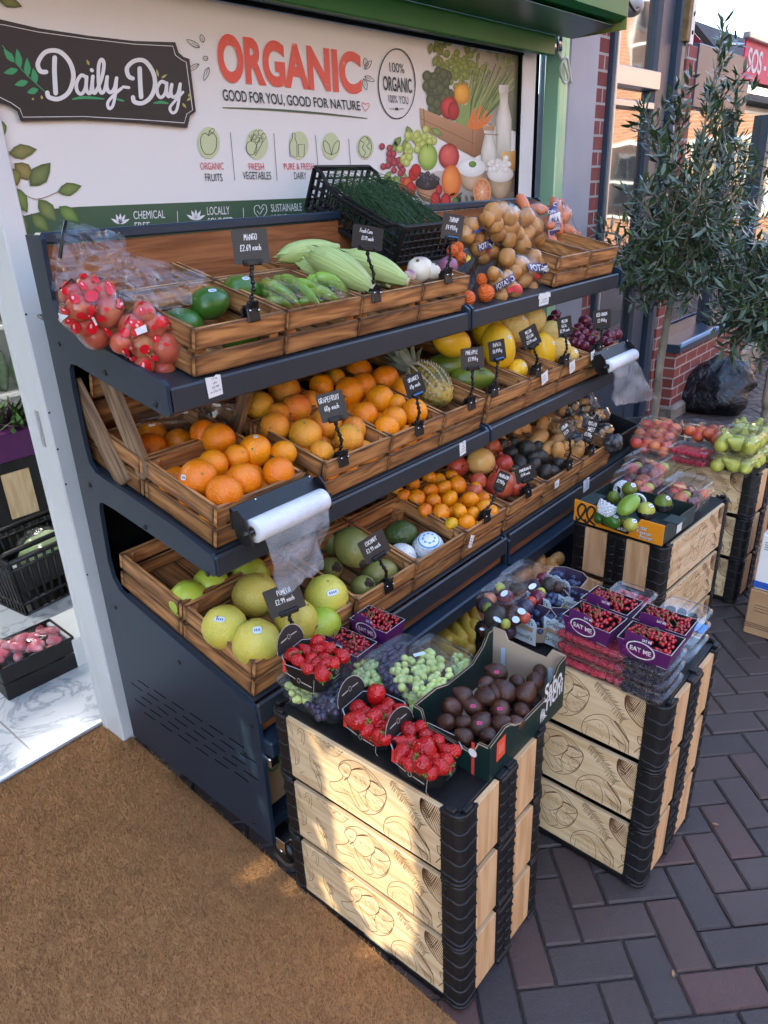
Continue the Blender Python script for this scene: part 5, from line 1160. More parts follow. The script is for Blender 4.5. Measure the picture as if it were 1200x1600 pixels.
# ================================================================ FOLDING CRATES OF PALE PINE IN STACKS
CW, CL, CH = .322, .510, .1835          # width (x), length (y), height of one crate
def panel_print():
    """burnt line drawings of vegetables, in metres along a long panel (across, up)"""
    mb = MB(); Z = lambda P: [(lambda p: (p.y - .815, p.z - .376))(onx(440 + a / 4.286, 1090 + b / 4.286, .818)) for a, b in P]
    W_ = .0013
    def ln(P, w=W_, sm=4, taper=False): mb.stroke(spline(Z(P), sm) if len(P) > 2 else Z(P), w, 0, None, 0, None, taper, False)
    ln([(345, 515), (400, 510), (432, 480), (405, 430), (415, 390), (450, 372), (500, 375), (560, 405), (620, 455), (680, 530), (715, 585), (710, 650), (680, 708), (620, 733), (560, 715), (520, 680), (480, 612), (440, 590), (380, 575), (350, 540), (345, 515)], .0016)
    for P in ([(412, 405), (440, 388), (475, 405), (486, 440), (462, 490), (430, 472)], [(485, 436), (560, 424), (612, 498), (592, 560), (530, 582), (470, 522), (462, 490)], [(612, 498), (680, 540), (712, 592), (645, 602), (592, 560)], [(592, 560), (640, 604), (702, 650), (662, 708), (610, 690), (580, 622), (592, 560)], [(530, 582), (560, 640), (600, 700), (560, 712)], [(470, 522), (500, 600), (540, 680)], [(560, 405), (640, 500), (700, 560)]): ln(P, .0014)
    for P in ([(486, 438), (520, 428), (565, 432)], [(462, 486), (440, 505)], [(600, 505), (640, 520), (690, 560)], [(592, 562), (612, 540)], [(580, 620), (560, 600)]): ln(P, .0034, 3, True)
    r = random.Random(4)
    for c, n, sp in (((530, 500), 15, 40), ((450, 435), 9, 24), ((650, 650), 14, 34), ((650, 570), 9, 28), ((420, 545), 9, 36), ((560, 640), 8, 30)):
        for k in range(n):
            x, y = c[0] + r.uniform(-sp, sp), c[1] + r.uniform(-sp, sp) * .8; l = r.uniform(14, 34); ln([(x, y), (x + l * .5, y + l * .42), (x + l * .8, y + l)], .0007, 3, True)
    # onion
    A = spline([(938, 640), (948, 715), (998, 800), (1058, 868), (1106, 890)], 7); B = spline([(938, 640), (985, 628), (1062, 682), (1112, 735), (1106, 890)], 7)
    ln(A, .0028, 1); ln(B, .0014, 1)
    for k in range(1, 26):
        a, b = A[k % len(A)], B[min(len(B) - 1, int(k * .92) + 1)]; m = ((a[0] + b[0]) / 2 + 10, (a[1] + b[1]) / 2 - 24); ln([a, ((a[0] * 2 + m[0]) / 3 - 2, (a[1] * 2 + m[1]) / 3 - 8), m, b], .0019 if k < 16 else .0013, 3, True)
    for k in range(10): ln([(938 + k * 4, 645 + k * 12), (962 + k * 5, 640 + k * 11)], .0026, 2, True)
    # cabbage
    ln([(718, 880), (698, 830), (712, 765), (765, 742), (830, 755), (880, 795), (930, 845), (972, 910), (1000, 985), (1006, 1050)], .0014)
    ln([(712, 790), (770, 778), (820, 800), (862, 860), (880, 950), (868, 990)], .0012); ln([(862, 790), (900, 850), (950, 920), (985, 1000), (975, 1060)], .0011); ln([(880, 870), (930, 960), (960, 1040)], .0009); ln([(735, 820), (730, 900), (760, 930)], .0010)
    for k in range(16):
        x = 890 + k * 6.6; y = 812 + k * 10.2; ln([(x, y), (x + 9, y - 7), (x + 10, y + 9)], .0017, 2)
    for k in range(46): x, y = r.uniform(735, 870), r.uniform(800, 960); y = max(y, 780 + (x - 735) * .35); ln([(x, y), (x + r.uniform(4, 12), y + r.uniform(8, 22))], .0007, 2, True)
    for k in range(9): x, y = 880 + k * 9, 900 + k * 9; ln([(x, y), (x + 40, y + 34), (x + 58, y + 88)], .0007, 3)
    # rosemary
    stem = spline([(752, 505), (800, 570), (850, 640), (905, 725), (945, 800)], 8); ln(stem, .0009, 1)
    for i, p in enumerate(stem):
        for s in (-1, 1): ln([p, (p[0] + s * r.uniform(16, 30) + 6, p[1] + r.uniform(8, 30) - s * 10)], .0012, 2, True)
    # small cob, leaf and roots at the left
    ln([(210, 158), (262, 178), (330, 228), (398, 268), (432, 300), (392, 347), (330, 322), (280, 272), (222, 206), (210, 158)], .0011)
    for k in range(54): f = r.random(); x, y = 222 + 190 * f + r.uniform(-18, 18), 178 + 138 * f + r.uniform(-24, 24); ln([(x, y), (x + r.uniform(6, 16), y + r.uniform(2, 12))], .0017, 2, True)
    ln([(1048, 935), (1072, 945), (1100, 970), (1112, 1010), (1080, 1005), (1056, 980), (1048, 935)], .0018); ln([(1052, 945), (1104, 1008)], .0012); ln([(1064, 962), (1088, 965)], .0012); ln([(1076, 978), (1080, 998)], .0012); ln([(1040, 1050), (1075, 1020), (1112, 1030)], .0018)
    for P in ([(18, 55), (40, 90), (70, 130), (106, 208)], [(30, 52), (66, 100), (92, 150), (106, 208)], [(18, 55), (14, 120), (30, 170)], [(132, 180), (146, 160), (172, 176), (180, 230), (172, 272)], [(130, 200), (150, 180), (164, 205), (160, 250)], [(60, 205), (100, 235), (140, 320), (142, 385), (120, 402)], [(58, 215), (84, 262), (118, 340), (120, 402)], [(40, 345), (60, 345), (92, 385), (98, 440)], [(40, 345), (52, 395), (80, 400)], [(212, 332), (222, 400), (252, 462), (290, 470)], [(212, 332), (245, 385), (272, 452)], [(252, 462), (270, 520), (292, 592)], [(268, 460), (290, 520), (292, 592)], [(390, 640), (430, 650), (462, 690), (440, 720)], [(180, 452), (150, 455), (200, 500)]): ln(P, .0011)
    for k in range(40): f = r.random(); x, y = 70 + 60 * f + r.uniform(-16, 16), 225 + 160 * f; ln([(x, y), (x + 10, y + 14)], .0006, 2, True)
    for k in range(26): x, y = r.uniform(222, 282), r.uniform(380, 480); ln([(x, y), (x + r.uniform(-6, 10), y + r.uniform(8, 22))], .0012, 2, True)
    for k in range(14): x, y = r.uniform(44, 90), r.uniform(350, 420); ln([(x, y), (x + 12, y + 10)], .0019, 2, True)
    return mb
_pp = panel_print()
_pp.v = [V((v[0], v[1], 0)) for v in _pp.v]
def fc_meshes():
    out = {}; hw, hl = CW / 2, CL / 2; z0, z1 = .006, CH - .004
    # long panel: lies at the -x face; across = local y
    out['print_panel'] = MB().box((-hw + .008, 0, (z0 + z1) / 2 + .003), (.011, CL - .09, z1 - z0 - .010), None, .0012).mesh('print_panel', K['pine'])
    pr = MB(); pr.add([(-hw + .0022, v[0], min(max(v[1], .012), CH - .006)) for v in _pp.v if True], _pp.f); out['print'] = pr.mesh('burnt_print', K['brown'])
    out['end_board'] = MB().box((0, 0, (z0 + z1) / 2 + .002), (.0885, .011, z1 - z0 - .012), None, .0012).mesh('end_board', K['pinew'])
    # corner post for the corner (-x, -y)
    r = .024; ax, ay, th = .050, .048, .010
    prof = [(-hw + ax, -hl)] + [(-hw + r - r * math.sin(a), -hl + r - r * math.cos(a)) for a in [i * PI / 12 for i in range(7)]] + [(-hw, -hl + ay)]
    inn = [(-hw + th, -hl + ay), (-hw + th, -hl + th), (-hw + ax, -hl + th)]
    po = MB().prism(prof + inn, 0.001, CH - .003)
    for k in range(5):
        zc = .014 + k * .0395; P = []
        for i, q in enumerate(prof):
            f = i / (len(prof) - 1); P.append((q[0], q[1], zc + .010 * (abs(2 * f - 1) ** 1.6)))
        P = [P[0]] + [((P[0][0] * .5 + P[1][0] * .5), P[0][1], zc + .0045)] + P[1:-1] + [(P[-1][0], (P[-2][1] + P[-1][1]) / 2, zc + .0045)] + [P[-1]]
        po.tube(P, .0030, 5)
    po.tube([(q[0], q[1], .003) for q in prof], .0038, 5).tube([(q[0], q[1], CH - .006) for q in prof], .0036, 5)
    po.box((-hw + .026, -hl + .006, CH + .001), (.020, .012, .010), None, .002).box((-hw + .006, -hl + .028, CH + .001), (.012, .020, .010), None, .002)
    for q in ((-hw + .042, -hl - .0005, CH - .022), (-hw + .042, -hl - .0005, .022)): po.lathe([(.0035, 0), (.003, .0016), (.001, .0012)], 8, frame(q, (1, 0, 0), (0, 0, 1), (0, -1, 0)))
    for q in ((-hw - .0005, -hl + .040, CH - .022), (-hw - .0005, -hl + .040, .022)): po.lathe([(.0035, 0), (.003, .0016), (.001, .0012)], 8, frame(q, (0, 1, 0), (0, 0, 1), (-1, 0, 0)))
    out['corner_post'] = po.mesh('corner_post', K['blackm'])
    pm = MB(); pm.v = [(-v[0], v[1], v[2]) for v in po.v]; pm.f = [f[::-1] for f in po.f]; pm.mi = po.mi; pm.sm = po.sm; pm.uv = po.uv; pm.uvn = po.uvn; pm.col = po.col
    out['corner_post_m'] = pm.mesh('corner_post', K['blackm'])
    hb = MB()
    for s in (-1, 1):
        hb.box((s * .0165, -hl + .005, CH / 2), (.030, .014, CH - .006), None, .002)
        for k in range(6): hb.tube([(s * .0305, -hl - .0022, .018 + k * .030 + .003), (s * .0165, -hl - .0026, .018 + k * .030 - .002), (s * .003, -hl - .0022, .018 + k * .030 + .003)], .0028, 5)
    for z in (.010, CH - .014): hb.box((0, -hl - .001, z), (.058, .012, .014), None, .003)
    hb.box((.012, -hl + .012, CH - .001), (.022, .018, .006), None, .001)
    out['hinge'] = hb.mesh('hinge', K['blackm'])
    out['rail'] = MB().box((0, 0, .006), (CW - .03, CL - .03, .008), None, .001).mesh('floor', K['blackm'])
    out['lid'] = MB().box((0, 0, CH - .009), (CW - .026, CL - .026, .008), None, .002).mesh('lid', K['blackm'])
    return out
FM = fc_meshes()
def fstack(x0, y0, rot, labels, grp, ang=0):
    """a stack of three crates whose (-x, -y) corner stands at x0, y0"""
    R = rotz(rot); c = V((x0, y0, 0)) + R @ V((CW / 2, CL / 2, 0))
    if ang: c = V((x0, y0, 0)); R = rotz(rot)
    for k in range(3):
        dz = rnd.uniform(-.0012, .0012)
        t = thing('folding_crate', labels[k], 'folding crate', (c.x + dz, c.y - dz, .012 + k * CH), (0, 0, rot + dz), grp)
        for mx in (0, PI):
            p = put(FM['print_panel'], 'print_panel', t, None, (0, 0, mx)); put(FM['print'], 'burnt_print', p, None, None)
            for s in (-1, 1):
                put(FM['end_board'], 'end_board', t, V((s * .0775, -CL / 2 + .006 if mx == 0 else CL / 2 - .006, 0)))
            put(FM['corner_post'], 'corner_post', t, None, (0, 0, mx)); put(FM['corner_post_m'], 'corner_post', t, None, (0, 0, mx))
            put(FM['hinge'], 'hinge', t, None, (0, 0, mx))
        put(FM['rail'], 'floor', t)
        if k == 2: put(FM['lid'], 'lid', t)
        if k == 0:
            for sx in (-1, 1): MB().box((sx * (CW / 2 - .008), 0, .004), (.014, CL - .10, .020), None, .003).build('base_runner', K['black'], t)
            for a, b_ in ((-1, .2), (-1, -.6), (1, -.2)):
                w_ = MB().tube([(a * (CW / 2 - .03) - .006, b_ * .2, .004), (a * (CW / 2 - .03) + .006, b_ * .2, .004)], .011, 12).box((a * (CW / 2 - .03), b_ * .2, .012), (.022, .014, .004)).build('caster', K['chrome'], t)
W3 = ('bottom', 'middle', 'top')
fstack(.798, .548, rad(.6), [f'{k} crate of the nearest printed pine stack, {d}' for k, d in zip(W3, ('standing on the paving', 'between two others', 'under the strawberries'))], 'stacked printed pine crates')
fstack(1.310, .374, rad(-1.5), [f'{k} crate of the printed pine stack under the currants, {d}' for k, d in zip(W3, ('on its casters', 'between two others', 'carrying the berries'))], 'stacked printed pine crates')
c3 = V((2.03, .656, 0)); R3 = rotz(rad(-4) + PI / 2)
fstack((c3 + rotz(rad(-4)) @ V((CL / 2, CW / 2, 0))).x, (c3 + rotz(rad(-4)) @ V((CL / 2, CW / 2, 0))).y, rad(-4) + PI / 2, [f'{k} crate of the sideways pine stack, {d}' for k, d in zip(W3, ('near the ground', 'in the middle', 'carrying the orange fruit box'))], 'stacked printed pine crates', 1)
fstack(2.80, .606, rad(-2.5), [f'{k} crate of the farthest pine stack, {d}' for k, d in zip(W3, ('on the paving', 'between two others', 'carrying pears and nectarines'))], 'stacked printed pine crates')

# ================================================================ FRUIT, PUNNETS AND TRAYS
def fruit(R, sc=(1, 1, 1), amp=.03, fr=2.0, seed=0, n=22, m=15, dim=.10, mats=None, nub=.09, taper=0, ridge=(0, 0), dimb=.03):
    b = MB(); off = V((seed * 3.1, seed * 1.7, 0))
    def fn(p):
        d = p.copy(); k = 1 + amp * noise.noise(d * fr + off)
        rr = math.hypot(d.x, d.y); a = math.atan2(d.y, d.x)
        if ridge[0]: k *= 1 + ridge[1] * math.cos(ridge[0] * a) * rr
        tp = 1 - taper * d.z
        z = d.z - (dim * math.exp(-(rr / .28) ** 2) if d.z > 0 else -dimb * math.exp(-(rr / .2) ** 2))
        return V((d.x * k * tp, d.y * k * tp, z * k))
    b.ball((0, 0, 0), (R * sc[0], R * sc[1], R * sc[2]), n, m, 0, None, None, fn)
    if nub: b.ball((0, 0, R * sc[2] * (1 - dim) + .0004), (R * nub, R * nub, R * nub * .55), 7, 4, 1)
    return b.mesh('fruit', mats)
ORD = ['first', 'second', 'third', 'fourth', 'fifth', 'sixth', 'seventh', 'eighth', 'ninth', 'tenth', 'eleventh', 'twelfth']
def row_labels(items, noun, where):
    """items (u, v, r): each gets its place in its row, rows counted from the front"""
    idx = sorted(range(len(items)), key=lambda i: -items[i][1]); rows = []; mr = sum(it[2] for it in items) / len(items)
    for i in idx:
        if rows and rows[-1][0] - items[i][1] < mr * 1.15: rows[-1][1].append(i)
        else: rows.append([items[i][1], [i]])
    lab = {}
    for k, (_, r) in enumerate(rows):
        r.sort(key=lambda i: items[i][0]); nm = 'front' if k == 0 else ORD[k]
        for j, i in enumerate(r): lab[i] = f'{noun}, {ORD[min(j, 11)]} from the left in the {nm} row {where}'
    return lab
def heap(name, cat, meshes, R0, items, place, noun, where, group, rmin=.7, labels=None, rot=True, sq=None):
    """round fruit laid where the photo shows them; place(u, v) gives the point"""
    lab = labels or row_labels(items, noun, where); out = []
    for i, it in enumerate(items):
        u, v, r = it[:3]; p = place(u, v, it); s = max(rmin, pxsize(p, r) / R0)
        o = put(meshes[i % len(meshes)], name, None, p, None, s)
        o.rotation_euler = (rnd.uniform(1.2, 2.3), rnd.uniform(-.5, .5), rnd.uniform(-1.2, 1.9)) if name == 'strawberry' and i % 5 else (rnd.uniform(-1.2, 1.2), rnd.uniform(-1.2, 1.2), rnd.uniform(0, 6.3)) if rot else (0, 0, rnd.uniform(0, 6.3))
        if len(it) > 3 and hasattr(it[3], '__len__'): o.rotation_euler = it[3]
        tag(o, lab[i], cat, group); out.append(o)
    return out
def stick(o, pdir, w_=.016, h_=.007, mat='sticker', R=None):
    """an oval price sticker on the skin towards pdir"""
    r = R or max(v.co.length for v in o.data.vertices); q = o.rotation_euler.to_matrix().inverted(); d = (q @ V(pdir)).normalized()
    hit_, loc, nrm, _ = o.ray_cast(d * r * 3, -d)
    if not hit_: return
    up = (q @ V((0, 0, 1))); x = up.cross(nrm).normalized(); y = nrm.cross(x); s = o.scale[0]
    mb = MB(); mb.prism([(w_ / s * .5 * math.copysign(abs(math.cos(a)) ** .6, math.cos(a)), h_ / s * .5 * math.copysign(abs(math.sin(a)) ** .6, math.sin(a))) for a in [k * PI / 8 for k in range(16)]], .0, .0005, frame(loc + nrm * .0006, x, y, nrm)); st = mb.build('price_sticker', K[mat], o)
    tx = MB()
    for k in (-.3, -.12, .06, .24): tx.flat([(w_ / s * k, -h_ / s * .2), (w_ / s * (k + .1), -h_ / s * .2), (w_ / s * (k + .1), h_ / s * .2), (w_ / s * k, h_ / s * .2)], .0007, frame(loc + nrm * .0006, x, y, nrm))
    tx.build('digits', K['ink'], st); return st

# strawberries
def berry(seed):
    r = random.Random(seed); b = MB(); L = r.uniform(1.05, 1.4)
    def fn(p):
        t = (p.z + 1) / 2; w_ = (.30 + .75 * math.sin(min(1, t * 1.02) ** .75 * PI * .62)) * (1 - .18 * max(0, t - .8) * 5 * .5)
        k = 1 + .07 * noise.noise(p * 2 + V((seed * 4, 0, 0))); return V((p.x * w_ * k * 1.02, p.y * w_ * k * .95, p.z * L))
    b.ball((0, 0, 0), (.017, .017, .019), 18, 12, 0, None, None, fn)
    for k in range(9):
        a = 2 * PI * k / 9 + r.uniform(-.2, .2); d = V((math.cos(a), math.sin(a), 0)); s = V((-d.y, d.x, 0)); z = .0185 * L; l = r.uniform(.006, .010)
        b.add([V((0, 0, z)), d * l * .5 + s * .0028 + V((0, 0, z + .001)), d * l + V((0, 0, z - r.uniform(-.003, .004))), d * l * .5 - s * .0028 + V((0, 0, z + .001))], [(0, 1, 2, 3)], 1)
    b.tube([(0, 0, .018 * L), (.001, .001, .024 * L)], .0012, 5, True, 1)
    return b.mesh('strawberry', [K['straw'], K['calyx']])
STR = [berry(i) for i in range(6)]
def punnet(label, c, z, rot, W=.112, L=.118, H=.060):
    t = thing('strawberry_punnet', label, 'punnet', (c[0], c[1], z), (0, 0, rot), 'strawberry punnets')
    def ring(s, zz, dx=0): return [V((x * W / 2 * s, y * L / 2 * s, zz)) for x, y in ((-.62, -1), (.62, -1), (1, -.55), (1, .55), (.62, 1), (-.62, 1), (-1, .55), (-1, -.55))]
    lo, hi = ring(.80, .001), ring(1.0, H); li, hii = ring(.77, .004), ring(.965, H)
    mb = MB(); mb.add(lo + hi, [(i, (i + 1) % 8, 8 + (i + 1) % 8, 8 + i) for i in range(8)] + [tuple(range(8))[::-1]], 0)
    mb.add(li + hii, [((i + 1) % 8, i, 8 + i, 8 + (i + 1) % 8) for i in range(8)] + [tuple(range(8))], 1)
    mb.add(hi + hii, [(i, (i + 1) % 8, 8 + (i + 1) % 8, 8 + i) for i in range(8)], 2)
    mb.build('tray', [K['pblack'], K['pgrey'], K['pedge']], t)
    # tall rounded flap at the back
    f = [(-W * .31, 0)] + [(-W * .40 * math.cos(a), .010 + .046 * math.sin(a)) for a in [PI * k / 14 for k in range(15)]] + [(W * .31, 0)]
    T = frame((0, L / 2 - .001, H - .004), (1, 0, 0), (0, .20, .98), (0, -.98, .20)); fl = MB(); fl.prism(f, -.0006, .0006, T); fl.stroke(f[1:-1], .0014, .0010, T, 1, None, False, False)
    fo = fl.build('back_flap', [K['pgrey'], K['pedge']], t)
    pr = MB(); pr.stroke([(-.026, .030), (-.008, .031)], .0022, .0011, T, 0); pr.stroke([(.008, .031), (.026, .030)], .0022, .0011, T, 0); pr.stroke(ell(0, .031, .0042, .0055, n=10) + [(.0042, .031)], .001, .0011, T, 0); pr.build('wording', K['pedge'], fo)
    MB().box((-W * .5 + .004, .32 * L, H - .010), (.003, .008, .030), rotx(.1), .001).build('red_mark', simple('red_mark', (.7, .05, .04), .5), t)
    side = MB()
    Tl = frame((-W * .455, 0, H * .5), (0, -1, 0), (.18, 0, .98), (-.98, 0, .18)); side.stroke([(-.036, .006), (-.010, .0)], .0018, .003, Tl); side.stroke([(.008, -.003), (.034, -.006)], .0018, .003, Tl); side.stroke(ell(0, -.0015, .004, .0052, n=10) + [(.004, -.0015)], .001, .003, Tl); side.stroke([(.040, .012), (.040, -.02), (.046, -.024)], .001, .003, Tl)
    Tf = frame((0, -L * .455, H * .5), (1, 0, 0), (0, -.18, .98), (0, -.98, -.18)); side.stroke(ell(.004, .010, .006, .008, n=12) + [(.010, .010)], .0013, .003, Tf); side.stroke([(.0, .016), (.008, .004)], .001, .003, Tf); side.stroke([(-.008, -.006), (.014, -.006)], .0024, .003, Tf); side.stroke([(-.012, -.016), (.016, -.016)], .0009, .003, Tf)
    side.build('printed_marks', K['pedge'], t)
    return t
K['pblack'] = simple('black_punnet_card', (.005, .005, .006), .5, (.008, .008, .009), 12); K['pgrey'] = simple('grey_inside_card', (.014, .013, .012), .6, (.020, .018, .017), 8); K['pedge'] = simple('card_edge', (.50, .47, .43), .7)
punnet('black card punnet of strawberries set on the clear grape tub', (.868, .985), .630, rad(8), .112, .120)
punnet('black card punnet of strawberries between the other two punnets', (.880, .822), .556, rad(4), .112, .124)
punnet('black card punnet of strawberries at the front, beside the snake fruit box', (.862, .678), .556, rad(2), .112, .124)
zz = lambda L_: [(420 + a / 2.5, 930 + b / 2.5, r / 2.5) for a, b, r in L_]
for L_, zt, wh in ((((185, 185, 26), (88, 233, 30), (142, 215, 24), (187, 217, 26), (235, 208, 25), (118, 258, 26), (163, 252, 24), (212, 250, 26), (225, 267, 28), (285, 235, 28), (185, 272, 24), (150, 285, 18), (205, 300, 28), (255, 262, 22)), .700, 'in the rearmost punnet'),
                  (((418, 392, 36), (350, 437, 32), (338, 487, 36), (466, 430, 30), (408, 475, 34), (425, 505, 28), (385, 525, 30), (462, 522, 30), (468, 472, 24), (517, 450, 28), (425, 548, 24), (455, 562, 20), (440, 450, 22), (375, 460, 24)), .628, 'in the middle punnet'),
                  (((548, 532, 32), (588, 515, 24), (525, 575, 27), (552, 570, 20), (610, 545, 24), (660, 567, 24), (520, 620, 32), (612, 600, 45), (690, 605, 26), (722, 610, 26), (600, 668, 38), (552, 660, 24), (665, 665, 30), (640, 640, 24), (570, 625, 20), (635, 695, 20), (690, 640, 20), (580, 590, 22)), .628, 'in the front punnet')):
    it = zz(L_)
    heap('strawberry', 'strawberry', STR, .0165, it, lambda u, v, q: onz(u, v, zt - .006 + (.012 if q[2] > 13 else 0)), 'red strawberry', wh, 'strawberries', .8, None, True)
    # the layer beneath
    for u, v, r in it[::2]:
        o = put(STR[int(u) % 6], 'strawberry', None, onz(u + 2, v + 3, zt - .026), (rnd.uniform(1, 4), rnd.uniform(0, 6), 0)); tag(o, 'red strawberry underneath the top layer ' + wh, 'strawberry', 'lower strawberries')

# clear clamshell boxes
def clam_mesh(W, L, H, lid=.35, rib=True):
    b = MB(); N = 40
    def ring(w_, l_, z, r=.02, wob=0):
        P = []
        for k in range(N):
            a = 2 * PI * k / N; c, s = math.cos(a), math.sin(a); e = .32
            P.append(V((w_ / 2 * math.copysign(abs(c) ** e, c), l_ / 2 * math.copysign(abs(s) ** e, s), z + wob * math.cos(6 * a))))
        return P
    h = H * (1 - lid)
    rows = [ring(W * .80, L * .80, .001), ring(W * .86, L * .86, .004), ring(W * .93, L * .94, h - .004), ring(W * .94, L * .95, h), ring(W, L, h + .001), ring(W, L, h + .005), ring(W * .95, L * .96, h + .006), ring(W * .90, L * .92, H - .006), ring(W * .84, L * .87, H), ring(W * .80, L * .84, H - .003), ring(W * .3, L * .3, H - .002, .02, .0)]
    b.grid(rows, 0, True, None, True); b.add(rows[0], [tuple(range(N))[::-1]], 0); b.add(rows[-1], [tuple(range(N))], 0)
    return b.mesh('clamshell', K['clam'])
_cl = {}
def clam(label, c, z, W, L, H, rot=0, group='clear plastic fruit boxes', name='clamshell_box', lid=.35):
    k = (W, L, H, lid)
    if k not in _cl: _cl[k] = clam_mesh(*k)
    o = put(_cl[k], name, None, (c[0], c[1], z), (0, 0, rot)); return tag(o, label, 'fruit box', group)
# grape bunches: each bunch one thing
def bunch(label, items, r0, place, mat, group='grape bunches'):
    p0 = place(*items[0][:2]); b = MB()
    for k, it in enumerate(items):
        p = place(it[0], it[1]) + V((rnd.gauss(0, .002), rnd.gauss(0, .002), it[2] if len(it) > 2 else rnd.uniform(-.006, .003))) - p0; r = r0 * rnd.uniform(.88, 1.1)
        b.ball(p, (r, r * rnd.uniform(.95, 1.1), r * rnd.uniform(.98, 1.15)), 11, 8)
    b.tube(spline([(V(b.v[0]) + V((0, 0, r0))).to_tuple(), tuple(place(*items[len(items) // 2][:2]) - p0), tuple(place(*items[-1][:2]) - p0)], 5), .0016, 5, True, 1)
    return tag(put(b.mesh('grapes', [mat, K['gstem']]), 'grape_bunch', None, p0), label, 'grapes', group)
def blob_pts(poly, n, seed):
    r = random.Random(seed); out = []; xs = [p[0] for p in poly]; ys = [p[1] for p in poly]; t = 0
    while len(out) < n and t < 9000:
        t += 1; x, y = r.uniform(min(xs), max(xs)), r.uniform(min(ys), max(ys)); c = False; j = len(poly) - 1
        for i in range(len(poly)):
            if (poly[i][1] > y) != (poly[j][1] > y) and x < (poly[j][0] - poly[i][0]) * (y - poly[i][1]) / (poly[j][1] - poly[i][1]) + poly[i][0]: c = not c
            j = i
        if c and all((x - q[0]) ** 2 + (y - q[1]) ** 2 > (18 if len(out) < n * .6 else 8) for q in out): out.append((x, y))
    return sorted(out, key=lambda q: -q[1])
px = lambda P: [(420 + a / 2.5, 930 + b / 2.5) for a, b in P]
clam('large clear box of green and black grapes in the middle of the nearest crate', (1.035, .858), .557, .165, .185, .088, rad(-3), lid=.4)
G1 = blob_pts(px([(478, 300), (530, 228), (590, 250), (625, 212), (680, 255), (722, 295), (705, 345), (650, 385), (600, 395), (520, 360)]), 74, 2)
bunch('bright green grapes heaped in the large clear box', G1, .0088, lambda u, v: onz(u, v, .628), K['grapeg'])
bunch('green grapes low at the side of the large clear box', blob_pts(px([(520, 370), (600, 398), (660, 388), (620, 430), (580, 452), (530, 420)]), 24, 3), .0088, lambda u, v: onz(u, v, .60), K['grapeg'])
bunch('black grapes in the large clear box, left of the green ones', blob_pts(px([(440, 220), (520, 190), (535, 235), (480, 300), (515, 380), (470, 372), (436, 300)]), 62, 4), .0086, lambda u, v: onz(u, v, .612), K['grapek'])
clam('clear tub of green and black grapes beneath the rearmost strawberry punnet', (.880, .985), .557, .118, .185, .078, rad(3), lid=.3)
bunch('black grapes in the tub beneath the strawberry punnet', blob_pts(px([(150, 400), (210, 375), (290, 345), (330, 385), (290, 455), (200, 470), (150, 440)]), 54, 5), .0086, lambda u, v: onz(u, v, .598), K['grapek'])
bunch('green grapes at the corner of the tub beneath the strawberry punnet', blob_pts(px([(66, 345), (120, 330), (180, 385), (150, 430), (90, 400)]), 24, 6), .0086, lambda u, v: onz(u, v, .600), K['grapeg'])
clam('small clear tub of green grapes behind the middle strawberry punnet', (.985, .995), .557, .10, .14, .07, 0)
bunch('green grapes in the small tub behind the strawberries', blob_pts(px([(335, 275), (400, 250), (440, 275), (430, 345), (370, 350), (330, 315)]), 30, 7), .0088, lambda u, v: onz(u, v, .598), K['grapeg'])
clam('clear tub of green grapes between the large box and the snake fruit', (1.128, .835), .557, .085, .15, .07, rad(-4))
bunch('green grapes in the tub behind the snake fruit box', blob_pts(px([(722, 240), (750, 232), (785, 270), (790, 310), (735, 330), (722, 290)]), 22, 8), .0086, lambda u, v: onz(u, v, .598), K['grapeg'])
st_ = MB(); p = onz(420 + 587 / 2.5, 930 + 230 / 2.5, .647); st_.box((0, 0, 0), (.026, .011, .0006), rotz(-.5)); tag(st_.build('price_tag', K['sticker'], None, loc=p), 'small blue-white price label lying on the big grape box', 'price label')

